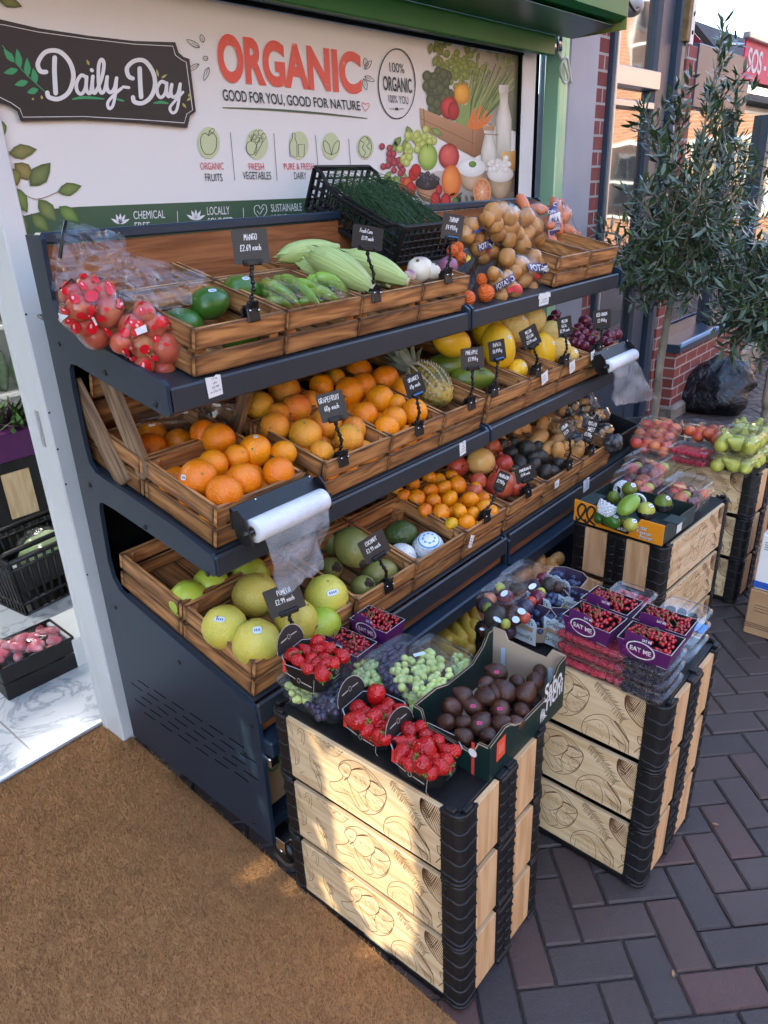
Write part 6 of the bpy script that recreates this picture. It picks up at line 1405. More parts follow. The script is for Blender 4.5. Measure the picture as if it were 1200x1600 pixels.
# snake fruit box of dark green card
def salak_box():
    c = V((1.050, .652, .557)); t = thing('cardboard_box', 'dark green fruit box printed Sabo richi, full of brown snake fruit', 'box', c, (0, 0, rad(-1)))
    gr = simple('dark_green_card', (.003, .019, .017), .45, (.004, .023, .020), 6); hw, hl, H, th = .142, .090, .080, .004
    TX = lambda x: frame((x, 0, 0), (0, 1, 0), (0, 0, 1), (1, 0, 0)); TY = lambda y: frame((0, y, 0), (1, 0, 0), (0, 0, 1), (0, -1, 0))
    front = [(-hw, 0), (hw, 0), (hw, H + .050), (hw - .03, H + .046), (hw - .055, H + .012), (hw - .075, H - .012), (-.02, H - .014), (-.055, H + .0), (-.07, H + .012), (-.09, H + .018), (-hw, H + .004)]
    back = [(-hw, 0), (hw, 0), (hw, H + .045), (hw - .02, H + .046), (hw - .04, H + .02), (hw - .08, H - .004), (-.03, H - .004), (-.07, H + .010), (-hw, H + .010)]
    left = [(-hl, 0), (hl, 0), (hl, H + .012), (hl - .02, H + .010), (hl - .03, H - .022), (-hl + .035, H - .03), (-hl + .022, H + .002), (-hl, H + .004)]
    right = [(-hl, 0), (hl, 0), (hl, H + .05), (hl - .03, H + .05), (hl - .04, H + .030), (-hl + .045, H + .024), (-hl + .03, H + .052), (-hl, H + .05)]
    for nm, P, T, o in (('front_wall', front, TY(-hl), 1), ('back_wall', back, TY(hl), -1), ('left_wall', left, TX(-hw), -1), ('right_wall', right, TX(hw), 1)):
        mb = MB(); outer = (0, th * .45) if nm in ('front_wall', 'right_wall') else (0, -th * .45)
        mb.prism(P, -th / 2, th / 2, T, 0 if nm != 'right_wall' else 1)
        mb.stroke(P[2:], .0035, th / 2 + .0004, T, 1, None, False, False); mb.stroke(P[2:], .0035, -th / 2 - .0004, T, 1, None, False, False)
        w_ = mb.build(nm, [gr, K['kraftin']], t)
        if nm == 'front_wall':
            tx = MB(); s = .0024
            for word, x0, x1, z0, z1 in (('Sabo', .058, .128, .060, .105), ('richi', .068, .134, .034, .074)): put_text(tx, word, lambda x, y: T @ V((x0 + (x1 - x0) * x, z0 + (z1 - z0) * y + .012 * x, s)), bold=.02)
            for k in range(5): tx.stroke(spline([(.052 + k * .003, .052 - k * .002), (.046 + k * .004, .038 - k * .002), (.048 + k * .006, .016 + k * .001)], 4), .003, s, T, taper=True)
            tx.build('lettering', K['white'], w_)
            MB().flat([(-.118, .032), (-.088, .034), (-.088, .082), (-.118, .078)], s, T).build('red_square', simple('orange_red_print', (.75, .09, .04), .5), w_); q = MB()
            for k in range(5): q.stroke([(-.111, .048 + k * .004), (-.095, .049 + k * .004)], .0012, s + .0003, T)
            q.build('small_print', simple('pale_orange_print', (.85, .45, .35), .5), w_)
        if nm == 'left_wall':
            MB().flat([(-hl + .030, .0), (-hl + .037, .0), (-hl + .037, H - .0), (-hl + .030, H - .0)], -.0026, T).flat(ell(-hl + .034, H * .68, .010, .010), -.0029, T).build('red_band', [simple('red_band', (.6, .06, .05), .5)], w_)
            MB().flat(ell(-hl + .034, H * .68, .0095, .0095), -.0033, T).build('seal', K['white'], w_)
            q = MB()
            for k in range(5): q.stroke(spline([(hl - .015 - k * .004, .055), (hl - .026 - k * .003, .040), (hl - .03, .022)], 4), .0026, -.0028, T, taper=True)
            q.build('leaf_mark', K['white'], w_)
    for y in (-hl + .03, hl - .03): MB().box((hw - .0035, y, H * .66), (.001, .010, H * .9)).build('blue_strip', simple('pale_blue_strip', (.45, .62, .75), .5), t)
    MB().box((0, 0, .004), (2 * hw - .008, 2 * hl - .008, .005)).build('base', K['kraftin'], t)
    MB().prism([(0, 0), (.05, 0), (.05, .115), (0, .115)], -.001, .001, frame((hw - .03, hl, .02), (1, 0, 0), (0, 0, 1), (0, -1, 0)) @ M.Rotation(0, 4, 'X')).build('tab', gr, t)
salak_box()
def salak(seed):
    b = MB()
    def fn(p):
        t = p.z; w_ = 1.0 * (1 - .30 * max(0, t) ** 2) ; k = 1 + .05 * noise.noise(p * 1.8 + V((seed * 5, 1, 0))); z = t * (1.0 if t < 0 else 1.22 + .22 * max(0, t - .8) * 5 * .4)
        return V((p.x * w_ * k, p.y * w_ * k * .94, z))
    b.ball((0, 0, 0), (.021, .021, .022), 22, 15, 0, None, None, fn); return b.mesh('snake_fruit', K['salak'])
SAL = [salak(i) for i in range(4)]
side = lambda az: (1.45, 0, az)
it = [(892, 305, 40), (848, 348, 34), (885, 385, 30), (925, 378, 44), (1005, 385, 42), (970, 338, 30), (1040, 338, 38), (762, 392, 36), (845, 398, 42), (715, 442, 44), (800, 438, 38), (905, 450, 42), (985, 455, 36), (693, 497, 36), (757, 500, 30), (825, 505, 44), (905, 503, 38), (765, 553, 34), (857, 548, 30), (1060, 300, 30), (960, 500, 30)]
it = zz(it)
sal = heap('snake_fruit', 'snake fruit', SAL, .0205, it, lambda u, v, q: onz(u, v, .618 if v > 1105 else .632), 'scaly brown snake fruit', 'in the green box', 'snake fruit in the box', .8)
for k in (0, 10, 15, 11): stick(sal[k], (CAM - sal[k].location) + V((0, .1, .2)), .011, .007, 'magenta')
for k in range(14):
    o = put(SAL[k % 4], 'snake_fruit', None, (.945 + .038 * (k % 6), .60 + .05 * (k // 6), .585), (k, k * 2, k * 3)); tag(o, 'brown snake fruit in the lower layer of the green box', 'snake fruit', 'snake fruit underneath')

# currant punnets in purple card, blueberry punnets
K['purple'] = simple('purple_card', (.085, .010, .095), .45, (.105, .013, .110), 20); K['slate'] = simple('slate_card', (.016, .021, .026), .6)
CUR = MB(); CUR.ball((0, 0, 0), .0050, 8, 6); CURM = CUR.mesh('currant', K['currant'])
def sprig_mesh(seed, n, W, L):
    r = random.Random(seed); b = MB()
    for i in range(n):
        x, y = r.uniform(-W / 2, W / 2), r.uniform(-L / 2, L / 2); z = .010 * (1 - (2 * x / W) ** 2) * (1 - (2 * y / L) ** 2) + r.uniform(-.006, .004); b.ball((x, y, z), .0047 * r.uniform(.85, 1.1), 8, 6)
    for i in range(7):
        x, y = r.uniform(-W / 2, W / 4), r.uniform(-L / 2, L / 3); P = [(x, y, .012), (x + r.uniform(.0, .02), y + .012, .017), (x + r.uniform(.01, .03), y + .026, .010)]; b.tube(spline(P, 3), .0008, 4, True, 1)
    return b.mesh('currants', [K['currant'], K['gstem']])
def cur_punnet(label, c, z, rot, W=.080, L=.118, H=.044, logo=True, seed=1):
    t = thing('currant_punnet', label, 'punnet', (c[0], c[1], z), (0, 0, rot), 'purple currant punnets')
    lo = [V((x * W * .42, y * L * .43, .001)) for x, y in ((-1, -1), (1, -1), (1, 1), (-1, 1))]; hi = [V((x * W * .5, y * L * .5, H)) for x, y in ((-1, -1), (1, -1), (1, 1), (-1, 1))]
    inn = lambda q, s, dz: [V((p.x * s, p.y * s, p.z + dz)) for p in q]
    mb = MB(); mb.add(lo + hi, [(i, (i + 1) % 4, 4 + (i + 1) % 4, 4 + i) for i in range(4)] + [(3, 2, 1, 0)], 0); a, b_ = inn(lo, .96, .002), inn(hi, .97, 0); mb.add(a + b_, [((i + 1) % 4, i, 4 + i, 4 + (i + 1) % 4) for i in range(4)] + [(0, 1, 2, 3)], 1); mb.add(hi + b_, [(i, (i + 1) % 4, 4 + (i + 1) % 4, 4 + i) for i in range(4)], 2)
    mb.build('tray', [K['purple'], K['slate'], K['pedge']], t)
    T = frame((-W * .5, 0, H), (0, -1, 0), (.1, 0, .995), (-.995, 0, .1))           # raised front flap on the -x side
    fl = MB().prism([(-L * .36, -.003), (L * .14, -.003), (L * .11, .016), (-L * .02, .022), (-L * .36, .022)], -.0006, .0006, T).build('front_flap', K['purple'], t)
    tw = frame((-W * .462, 0, H * .5), (0, -1, 0), (-.16, 0, .987), (-.987, 0, -.16)); lg = MB()
    put_text(lg, 'EAT ME', lambda x, y: tw @ V((-.028 + .046 * x, .004 + .013 * y - .002 * x, .0026)), bold=.03)
    lg.stroke(ell(-.005, .010, .030, .022, -2.9, .5 * PI + 1.9, 26), .0030, .0024, tw); lg.stroke([(.03, -.016), (.052, -.017)], .001, .0024, tw)
    if logo: lg.build('lettering', K['white'], t)
    l2 = MB(); put_text(l2, 'EAT ME', lambda x, y: T @ V((-.004 + .020 * x, .010 + .006 * y, .0012)), bold=.02); l2.build('small_lettering', K['white'], fl)
    m_ = MB()
    for k in range(16): m_.tube(spline([(-.045 + k * .004, -.008, .003), (-.04 + k * .004, .002 + .003 * math.sin(k * 2.), .003), (-.042 + k * .0042, .010, .003)], 2), .0004, 3)
    m_.v = [tuple(tw @ V(v)) for v in m_.v]; m_.build('pink_script', simple('pink_print', (.60, .03, .30), .5), t)
    g = put(sprig_mesh(seed, 120, W * .86, L * .86), 'currant_sprigs', None, V((c[0], c[1], z + H - .004)), (0, 0, rot)); tag(g, 'shiny red currants in the punnet ' + label.split('currants ')[1], 'currants', 'red currants')
    return t
def raspberry(mat, r=.0085):
    b = MB(); rr = random.Random(3)
    for i in range(7):
        z = -1 + i / 3.2; w_ = math.sqrt(max(.06, 1 - (z * .8) ** 2)); n = max(3, int(9 * w_))
        for k in range(n): a = 2 * PI * (k + .5 * (i % 2)) / n; b.ball((math.cos(a) * r * w_ * .8, math.sin(a) * r * w_ * .8, z * r * .95), r * .34, 5, 4)
    b.ball((0, 0, 0), (r * .75, r * .75, r * .9), 8, 6); return b.mesh('berry', mat)
RASP, BLKB = raspberry(K['rasp']), raspberry(K['blackb'], .0098)
def berries(name, me, c, z, W, L, n, rot, label, group, rows=1, gap=.0175):
    R = rotz(rot); nx, ny = max(1, int(W / gap)), max(1, int(L / gap))
    for k in range(rows):
        for i in range(nx):
            for j in range(ny):
                p = V((c[0], c[1], z + k * .015)) + R @ V((-W / 2 + (i + .5) * W / nx + rnd.gauss(0, .001), -L / 2 + (j + .5) * L / ny + rnd.gauss(0, .001), 0))
                tag(put(me, name, None, p, (rnd.uniform(0, 6), rnd.uniform(0, 6), 0)), label, name, group)
r2 = rad(-1.5)
for k in range(3):
    z = .557 + k * .034
    clam(f'clear box of raspberries, {W3[k]} of the front left stack', (1.362, .566), z, .112, .190, .034, r2); berries('raspberry', RASP, (1.362, .566), z + .012, .085, .16, 0, r2, f'red raspberry in the {W3[k]} box of the left stack', 'raspberries')
    clam(f'clear box of blackberries, {W3[k]} of the front right stack', (1.362, .438), z, .130 if k else .136, .115, .034, r2)
    berries('blackberry', BLKB, (1.362, .438), z + .012, .10, .09, 0, r2, f'blackberry in the {W3[k]} box of the right stack', 'blackberries', gap=.020)
clam('clear box of raspberries behind the left currant punnets', (1.545, .572), .630, .125, .110, .036, r2); berries('raspberry', RASP, (1.545, .572), .640, .09, .085, 0, r2, 'red raspberry in the box behind the left currant punnets', 'raspberries')
clam('closed clear box under the rear raspberry box', (1.545, .572), .594, .125, .110, .036, r2); clam('lowest clear box under the rear raspberries', (1.545, .572), .557, .125, .110, .036, r2)
for k in range(3): clam(f'clear box of blackberries at the rear right, {W3[k]} one', (1.548, .442), .557 + k * .036, .130, .110, .036, r2)
berries('blackberry', BLKB, (1.563, .452), .640, .05, .08, 0, r2, 'blackberry in the rear right top box', 'blackberries', gap=.022)
MB().box((0, 0, 0), (.04, .055, .003), None, .001).build('blue_pad', simple('blue_pad', (.12, .30, .62), .5), None, 'blue absorbent pad in the rear right berry box', 'pad', loc=(1.546, .412, .634))
cur_punnet('purple punnet of red currants on the raspberry stack', (1.352, .572), .655, r2 - .06, seed=1)
cur_punnet('purple punnet of red currants on the blackberry stack, at the front corner', (1.345, .440), .655, r2 + .02, seed=2)
cur_punnet('purple punnet of red currants second in the left row', (1.440, .572), .655, r2 - .04, logo=False, seed=3)
cur_punnet('purple punnet of red currants second in the right row', (1.434, .444), .655, r2 + .02, logo=False, seed=4)
cur_punnet('purple punnet of red currants beside the rearmost strawberries', (1.020, 1.028), .575, rad(2), .075, .115, .05, seed=5); cur_punnet('purple punnet of red currants beside the black grapes', (1.118, 1.022), .590, rad(2), .075, .115, .05, seed=6)
# blueberries
BLU = MB(); BLU.ball((0, 0, 0), (.0072, .0072, .0064), 9, 7); BLU.lathe([(.0030, .0058), (.0024, .0068), (.0016, .0060)], 7, None, 0); BLUM = BLU.mesh('blueberry', K['blueb'])
def blue_punnet(label, c, z, rot, seed, low=True):
    W, L, H = .085, .105, .048; t = thing('blueberry_punnet', label, 'punnet', (c[0], c[1], z), (0, 0, rot), 'blueberry punnets'); r = random.Random(seed)
    oc = ((-.55, -1), (.55, -1), (1, -.5), (1, .5), (.55, 1), (-.55, 1), (-1, .5), (-1, -.5)); lo = [V((x * W * .40, y * L * .42, .001)) for x, y in oc]; hi = [V((x * W * .5, y * L * .5, H + (.014 if x > .9 or x == .55 else 0))) for x, y in oc]; b_ = [V((p.x * .96, p.y * .96, p.z)) for p in hi]; a = [V((p.x * .95, p.y * .95, .003)) for p in lo]
    mb = MB(); mb.add(lo + hi, [(i, (i + 1) % 8, 8 + (i + 1) % 8, 8 + i) for i in range(8)] + [tuple(range(8))[::-1]], 0); mb.add(a + b_, [((i + 1) % 8, i, 8 + i, 8 + (i + 1) % 8) for i in range(8)], 1); mb.add(hi + b_, [(i, (i + 1) % 8, 8 + (i + 1) % 8, 8 + i) for i in range(8)], 0); mb.build('tray', [K['kraftin'], simple('plum_card', (.055, .035, .075), .6)], t)
    T = frame((-W * .46, 0, H * .55), (0, -1, 0), (.0, 0, 1), (-1, 0, 0)); fl = MB(); h = .052
    P = [(-.036, -.02), (.036, -.02), (.036, h - .012), (.028, h), (.006, h), (.0, h + .006), (-.012, h + .006), (-.018, h), (-.036, h + .004)]
    fl.prism([(p[0], p[1] - .008) for p in P], 0, .0007, T); lb = fl.build('label_card', simple('pale_blue_card', (.58, .70, .76), .5), t); tx = MB()
    put_text(tx, "Driscoll's", lambda x, y: T @ V((-.028 + .054 * x, h - .026 + .013 * y, .0012)), bold=.01)
    for k in range(4): tx.stroke([(-.026, h - .036 - k * .004), (.0 + .004 * k, h - .036 - k * .004)], .0008, .0012, T)
    if low: put_text(tx, "Driscoll's", lambda x, y: T @ V((-.028 + .054 * x, h - .068 + .012 * y, .0012)), bold=.01)
    tx.build('lettering', simple('dark_green_ink', (.03, .07, .06), .6), lb)
    for k in range(26):
        x, y = r.uniform(-W * .40, W * .42), r.uniform(-L * .42, L * .42); p = t.matrix_basis @ V((x, y, H - .008 + .010 * (1 - (2 * x / W) ** 2) + r.uniform(-.004, .004)))
        tag(put(BLUM, 'blueberry', None, p, (r.uniform(-.8, .8), r.uniform(-.8, .8), 0), r.uniform(.9, 1.15)), 'dark blueberry in the ' + label.split('the ', 1)[-1], 'blueberry', 'blueberries')
bp = rad(-3)
blue_punnet('blueberry punnet with pale label, the nearest beside the mixed fruit tubs', (1.385, .745), .566, bp, 1); blue_punnet('blueberry punnet with pale label, the nearest by the raspberries', (1.408, .668), .566, bp, 2)
blue_punnet('blueberry punnet with pale label, the second beside the mixed fruit tubs', (1.478, .757), .572, bp, 3, False); blue_punnet('blueberry punnet partly hidden behind the left currants', (1.520, .690), .566, bp, 4, False)
blue_punnet('blueberry punnet with pale label, the rearmost one', (1.590, .762), .572, bp, 5, False)
# tubs of mixed fruit
for k, (c, z, lb) in enumerate((((1.405, .832), .557, 'lower clear tub of mixed dark fruit with floral stickers'), ((1.405, .832), .608, 'upper clear tub of mixed dark fruit with floral stickers'), ((1.535, .855), .590, 'clear tub of mixed dark fruit behind the first one'))):
    clam(lb, c, z, .150, .110, .052, r2, lid=.45)
PL = [fruit(.019, (1, 1, .95), .05, 2, i, 14, 10, .05, [K[m_], K['stem']]) for i, m_ in enumerate(('blackb', 'kiwi', 'redonion', 'salak', 'grapek'))]
MX = [fruit(.016, (1, 1, .9), .06, 2, i, 12, 9, .05, [K[m_], K['gstem']]) for i, m_ in enumerate(('pome', 'pear', 'papaya', 'salak'))]
for k, (u, v, r) in enumerate(((757, 945, 9), (775, 965, 13), (790, 935, 10), (800, 962, 12), (820, 950, 10), (768, 925, 8), (808, 925, 10), (840, 935, 9), (762, 985, 9), (778, 990, 8), (835, 918, 8), (858, 915, 9), (848, 905, 7), (872, 918, 7), (795, 985, 9))):
    p = onz(u, v, .632 if v < 978 else .582); tag(put(PL[k % 5], 'plum', None, p, (k, 2 * k, 0), pxsize(p, r) / .019 * 1.55), 'dark plum-like fruit inside a clear mixed tub', 'fruit', 'fruit in the mixed tubs')
for k, (u, v, r) in enumerate(((765, 936, 9), (781, 920, 8), (762, 950, 7), (812, 926, 7), (830, 940, 7), (790, 975, 7), (768, 990, 6), (800, 945, 6), (820, 965, 8), (845, 925, 6))):
    p = onz(u, v, .640 if v < 978 else .590); tag(put(MX[k % 4], 'small_fruit', None, p, (k, k, 0), pxsize(p, r) / .016 * 1.25), 'small bright fruit slice inside a clear mixed tub', 'fruit', 'bright fruit in the mixed tubs')
for k, (u, v, w_, h_, a) in enumerate(((788, 927, .034, .015, .2), (832, 916, .034, .016, .1), (777, 968, .014, .026, -.4), (815, 955, .030, .020, .6), (753, 983, .012, .012, 0), (806, 968, .030, .018, .5))):
    p = onz(u, v, .662 if v < 978 else .612); q = MB(); q.flat(ell(0, 0, w_ / 2, h_ / 2, n=14), 0); m_ = K['sticker'] if k % 3 != 1 else K['stickw']; tag(q.build('lid_sticker', m_, None, loc=p, rot=(.1, 0, a)), ('oval pale blue sticker', 'oval white sticker')[k % 3 == 1] + ' on the lid of a mixed fruit tub', 'sticker', 'stickers on the mixed fruit tubs')

# ================================================================ PRODUCE ON THE SHELVES
def mk(k, stem='stem', n=3, **kw): return [fruit(kw.get('R', .04), kw.get('sc', (1, 1, .96)), kw.get('amp', .03), kw.get('fr', 2.), i, kw.get('n', 24), kw.get('m', 16), kw.get('dim', .06), [K[k], K[stem]], kw.get('nub', .07), kw.get('taper', 0), kw.get('ridge', (0, 0))) for i in range(n)]
OR, GF, PO, PG, MA = mk('orange', 'gstem'), mk('grape_f', 'gstem', R=.042, sc=(1, 1, .93)), mk('pomelo', 'stem', R=.066, taper=.10, amp=.04, n=30, m=20, dim=.07, nub=.05), mk('pomelog', 'stem', R=.066, taper=.08, n=30, m=20, dim=.07, nub=.05), mk('mandarin', 'gstem', R=.026, sc=(1, 1, .82), amp=.05, dim=.12, ridge=(9, .012))
ON = mk('redonion', 'stem', R=.028, dim=-.12, nub=.16, amp=.03, ridge=(11, .012), n=18, m=12)
tr = lambda L_, ox, oy, s: [(ox + a / s, oy + b / s, r / s) for a, b, r in L_]
def on(S, lift=.0, k=.9):
    """rests on a heap: the higher in the crate the nearer the front rim"""
    return lambda u, v, it: S.hit(u, v, lift if not isinstance(it[-1], str) else float(it[-1]))
L1 = tr([(785, 440, 80), (715, 412, 66), (957, 492, 78), (1090, 503, 62), (1065, 595, 77), (870, 522, 60), (690, 622, 90), (755, 562, 76), (900, 632, 85), (812, 692, 88)], 80, 540, 3)
o_ = heap('orange', 'orange', OR, .04, L1, on(S2, .105), 'large orange', 'behind the near bag roll', 'oranges on the middle shelf')
stick(o_[2], (-.1, -.3, 1), .012, .008); stick(o_[6], (-1, -.1, .4), .014, .012)
for k in range(9): tag(put(OR[k % 3], 'orange', None, S2.p(.86 + .075 * (k % 3), .07 + .075 * (k // 3), .05), (k, k, k)), 'orange in the lower layer behind the near bag roll', 'orange', 'oranges underneath')
heap('orange', 'orange', OR, .04, tr([(467, 487, 80), (475, 420, 70), (600, 455, 68)], 80, 540, 3), on(S2, .055), 'orange', 'of the crate behind, at the left', 'oranges on the middle shelf')
L2 = tr([(147, 350, 83), (282, 270, 85), (340, 360, 83), (232, 460, 80), (392, 497, 87), (500, 440, 85), (645, 465, 65), (620, 517, 78), (475, 585, 62), (252, 385, 60), (420, 325, 62)], 360, 530, 3.333)
heap('grapefruit', 'grapefruit', GF, .042, L2, on(S2, .10), 'blushed grapefruit', 'of the grapefruit heap', 'grapefruit on the middle shelf')
for k in range(9): tag(put(GF[k % 3], 'grapefruit', None, S2.p(1.18 + .075 * (k % 3), .06 + .09 * (k // 3), .045), (k, k, k)), 'grapefruit in the lower layer of the heap', 'grapefruit', 'grapefruit underneath')
L3 = tr([(475, 245, 66), (545, 207, 56), (670, 167, 70), (620, 272, 77), (805, 213, 78), (920, 265, 75), (780, 312, 75), (700, 397, 72), (865, 335, 46), (852, 415, 68), (815, 462, 68), (960, 377, 69), (692, 243, 70)], 360, 530, 3.333)
heap('orange', 'orange', OR, .04, L3, on(S2, .10), 'orange', 'between grapefruit and pineapple', 'oranges on the middle shelf')
for k in range(9): tag(put(OR[k % 3], 'orange', None, S2.p(1.43 + .07 * (k % 3), .06 + .09 * (k // 3), .045), (k, k, k)), 'orange in the lower layer beside the pineapple', 'orange', 'oranges underneath')
# pomelos
L4 = tr([(750, 265, 108), (600, 415, 106), (750, 487, 116), (940, 385, 104), (1080, 270, 104)], 150, 840, 3)
p_ = heap('pomelo', 'pomelo', PO, .066, L4, on(S3, .105), 'large yellow pomelo', 'around the pomelo card', 'pomelos on the bottom shelf', rot=False)
for k, a in ((1, (.2, -.5, .1)), (2, (-.35, .3, .4)), (0, (.3, .3, 0)), (4, (.3, -.1, 0)), (3, (.4, .6, 0))): p_[k].rotation_euler = a
stick(p_[1], (-.45, -.4, .75), .026, .014); stick(p_[2], (-.2, -.45, .85), .020, .018); stick(p_[4], (-.3, -.75, .55), .030, .014)
heap('pomelo', 'pomelo', PG, .066, tr([(430, 285, 92), (545, 222, 90), (725, 175, 90), (1060, 412, 60)], 150, 840, 3), on(S3, .075), 'green-yellow pomelo', 'among those at the back', 'pomelos on the bottom shelf')
# coconuts with fibrous ends, soursop, wrapped coconuts
def coco(seed):
    b = MB()
    b.ball((0, 0, 0), (.055, .055, .066), 26, 17, 0, None, None, lambda p: p * (1 + .04 * math.cos(3 * math.atan2(p.y, p.x)) * (1 - abs(p.z)) + .03 * noise.noise(p * 2 + V((seed, 0, 0)))))
    b.ball((0, 0, .055), (.026, .026, .013), 16, 8, 1, None, None, lambda p: p * (1 + .25 * noise.noise(p * 4 + V((seed, 2, 0)))))
    return b.mesh('coconut', [K['coconut'], K['husk']])
CO = [coco(i) for i in range(2)]
def aim(d): return V(d).to_track_quat('Z', 'Y').to_euler()
for u, v, r, d, z, lb in ((552, 855, 31, (-.1, -.85, -.5), .125, 'large green coconut beside the coconut card, the topmost'), (567, 918, 20, (-.05, -.7, .7), .06, 'green coconut lowest at the front with its brown eye up'), (594, 897, 26, (.8, -.6, .0), .06, 'green coconut behind the clip of the coconut card'), (517, 889, 20, (-.2, -.8, .5), .065, 'green coconut right of the near roll bag'), (520, 848, 20, (.1, -.4, .9), .06, 'brown-topped coconut at the back behind the hanging bag')):
    p = S3.hit(u, v, z); tag(put(CO[u % 2], 'coconut', None, p, aim(d), max(.55, pxsize(p, r) / .058)), lb, 'coconut', 'green coconuts')
p = S3.hit(625, 836, .06)
so = MB().ball((0, 0, 0), (.045, .045, .058), 40, 30, 0, None, None, lambda p: p * (1 + .07 * math.cos(14 * math.atan2(p.y, p.x) + 8 * p.z) * math.cos(16 * p.z) * (1 - p.z * p.z) + .05 * noise.noise(p * 1.6)))
tag(put(so.mesh('soursop', K['soursop']), 'soursop', None, p, (1.2, .3, .6), pxsize(p, 24) / .05), 'knobbly dark green soursop in the crate of white wrapped coconuts', 'soursop')
wm = Mat('white_net_wrap'); _h = wm.voro(wm.co(), 90)[0]; wm.p(Base_Color=wm.mix((.60, .60, .58), (.80, .80, .78), wm.ramp(_h, (.2, 0), (.5, 1))), Roughness=.5); wm.bump(_h, .6, .004)
WR = fruit(.045, (1, 1, .92), .03, 2, 3, 24, 16, .02, [wm.m, wm.m], 0)
for u, v, r, lb in ((669, 857, 26, 'white wrapped young coconut with a round blue label on top'), (627, 871, 24, 'white wrapped young coconut lying next to the labelled one')):
    p = S3.hit(u, v, .055); o = tag(put(WR, 'wrapped_coconut', None, p, (0, 0, 0), pxsize(p, r) / .045), lb, 'coconut')
    if r == 26:
        q = MB(); T = frame((0, 0, 0), (1, 0, 0), (0, 1, 0), (0, 0, 1))
        R_ = V((-.30, -.30, .90)).to_track_quat('Z', 'Y').to_matrix()
        for rr_, m_ in ((.031, 0), (.029, 1), (.026, 0)): q.grid([[R_ @ V((rr_ * f * math.cos(a), rr_ * f * math.sin(a), math.sqrt(.0462 ** 2 - (rr_ * f) ** 2) * .985 + .0012 + (.031 - rr_) * .06)) for a in [k * PI / 12 for k in range(24)]] for f in (.02, .5, 1)], m_, True, None, True)
        for a in range(8): q.add([R_ @ V((x * math.cos(a * PI / 4) - y * math.sin(a * PI / 4), x * math.sin(a * PI / 4) + y * math.cos(a * PI / 4), .0468 - (x * x) * 9)) for x, y in ((.002, -.001), (.017, -.0035), (.019, .0), (.017, .0035), (.002, .001))], [(0, 1, 2, 3, 4)], 1)
        q.build('round_label', [K['stickw'], simple('sky_blue_print', (.03, .30, .62), .4)], o)
# mandarins
L5 = tr([(170, 525, 50), (240, 490, 44), (300, 602, 50), (340, 529, 47), (385, 457, 52), (450, 537, 47), (480, 480, 40), (395, 597, 45), (430, 655, 46), (350, 660, 38), (215, 590, 40), (258, 542, 40), (235, 422, 43), (150, 457, 43), (310, 472, 46), (520, 577, 45), (558, 592, 38), (105, 517, 40), (68, 490, 34), (515, 530, 36), (350, 412, 38), (285, 432, 38), (462, 607, 38)], 600, 620, 3.333)
heap('mandarin', 'mandarin', MA, .026, L5, on(S3, .105), 'small mandarin', 'of the mandarin heap', 'mandarins on the bottom shelf')
for k in range(20): tag(put(MA[k % 3], 'mandarin', None, S3.p(1.65 + .04 * (k % 5), .04 + .055 * (k // 5), .06), (k, k, k)), 'mandarin in the lower layer of the heap', 'mandarin', 'mandarins underneath')
# pomegranates, with crowns
def pomeg(seed, key):
    b = MB(); b.ball((0, 0, 0), (.042, .042, .040), 24, 16, 0, None, None, lambda p: p * (1 + .045 * math.cos(6 * math.atan2(p.y, p.x)) * (1 - p.z * p.z) * .5 + .03 * noise.noise(p * 2 + V((seed, 0, 0)))))
    b.lathe([(.013, .036), (.010, .044), (.012, .052), (.009, .051), (.007, .042)], 10, None, 0, True, lambda p, a, t: p * (1 + (.16 * math.cos(5 * a) if t > .3 else 0))); return b.mesh('pomegranate', [K[key]])
PM = [pomeg(0, 'pome'), pomeg(3, 'pome')]
for u, v, r, d, lb in ((714, 729, 17, (-.2, -.9, .2), 'dark pomegranate in shade at the back left'), (766.5, 698, 16, (.2, .3, .9), 'pink pomegranate at the top, touching the shelf lip'), (786, 725, 16, (.3, .5, .8), 'pink-red pomegranate behind the mandarin card'), (782, 757, 24, (-.25, .1, .9), 'big red pomegranate between the two price cards'), (806, 757, 20, (.6, -.4, .6), 'red pomegranate right behind the pomegranate card'), (747, 752, 14, (0, 1, .3), 'small pomegranate half hidden behind the mandarins'), (742, 768, 13, (0, 1, .3), 'lowest pomegranate half hidden by the mandarins')):
    p = S3.hit(u, v, .10); tag(put(PM[u % 2 > .6], 'pomegranate', None, p, aim(d), pxsize(p, r) / .042), lb, 'pomegranate', 'pomegranates')
p = S3.hit(751, 721, .125); tag(put(fruit(.045, (1, 1, .95), .03, 2, 5, 24, 16, .03, [K['pomey'], K['stem']], .05), 'pomegranate', None, p, (.3, .2, 0), pxsize(p, 23) / .045), 'pale yellow pomegranate with dark spots, topmost of the heap', 'pomegranate')
AV = [fruit(.030, (.9, .9, 1.25), .04, 2, i, 18, 12, .02, [K['kiwi'], K['stem']], .08) for i in range(3)]
heap('avocado', 'avocado', AV, .032, [(825, 704, 17), (811, 723, 14), (785, 699, 13), (800, 693, 13), (796, 709, 13), (846, 714, 13), (834, 727, 12), (852, 738, 12), (872, 724, 12), (864, 736, 11), (831, 718, 12), (842, 700, 11), (806, 738, 12), (822, 741, 11), (778, 690, 10)], on(S3, .085), 'dark avocado', 'left of the potatoes', 'avocados')
def lump(key, R, sc, seed, ben=.2):
    b = MB(); b.ball((0, 0, 0), (R * sc[0], R * sc[1], R * sc[2]), 18, 14, 0, None, None, lambda p: (p * (1 + .13 * noise.noise(p * 1.5 + V((seed * 3., 0, 0))) + .03 * noise.noise(p * 5 + V((seed, 1, 0))))) + V((ben * p.z * p.z, 0, 0))); return b.mesh('tuber', K[key])
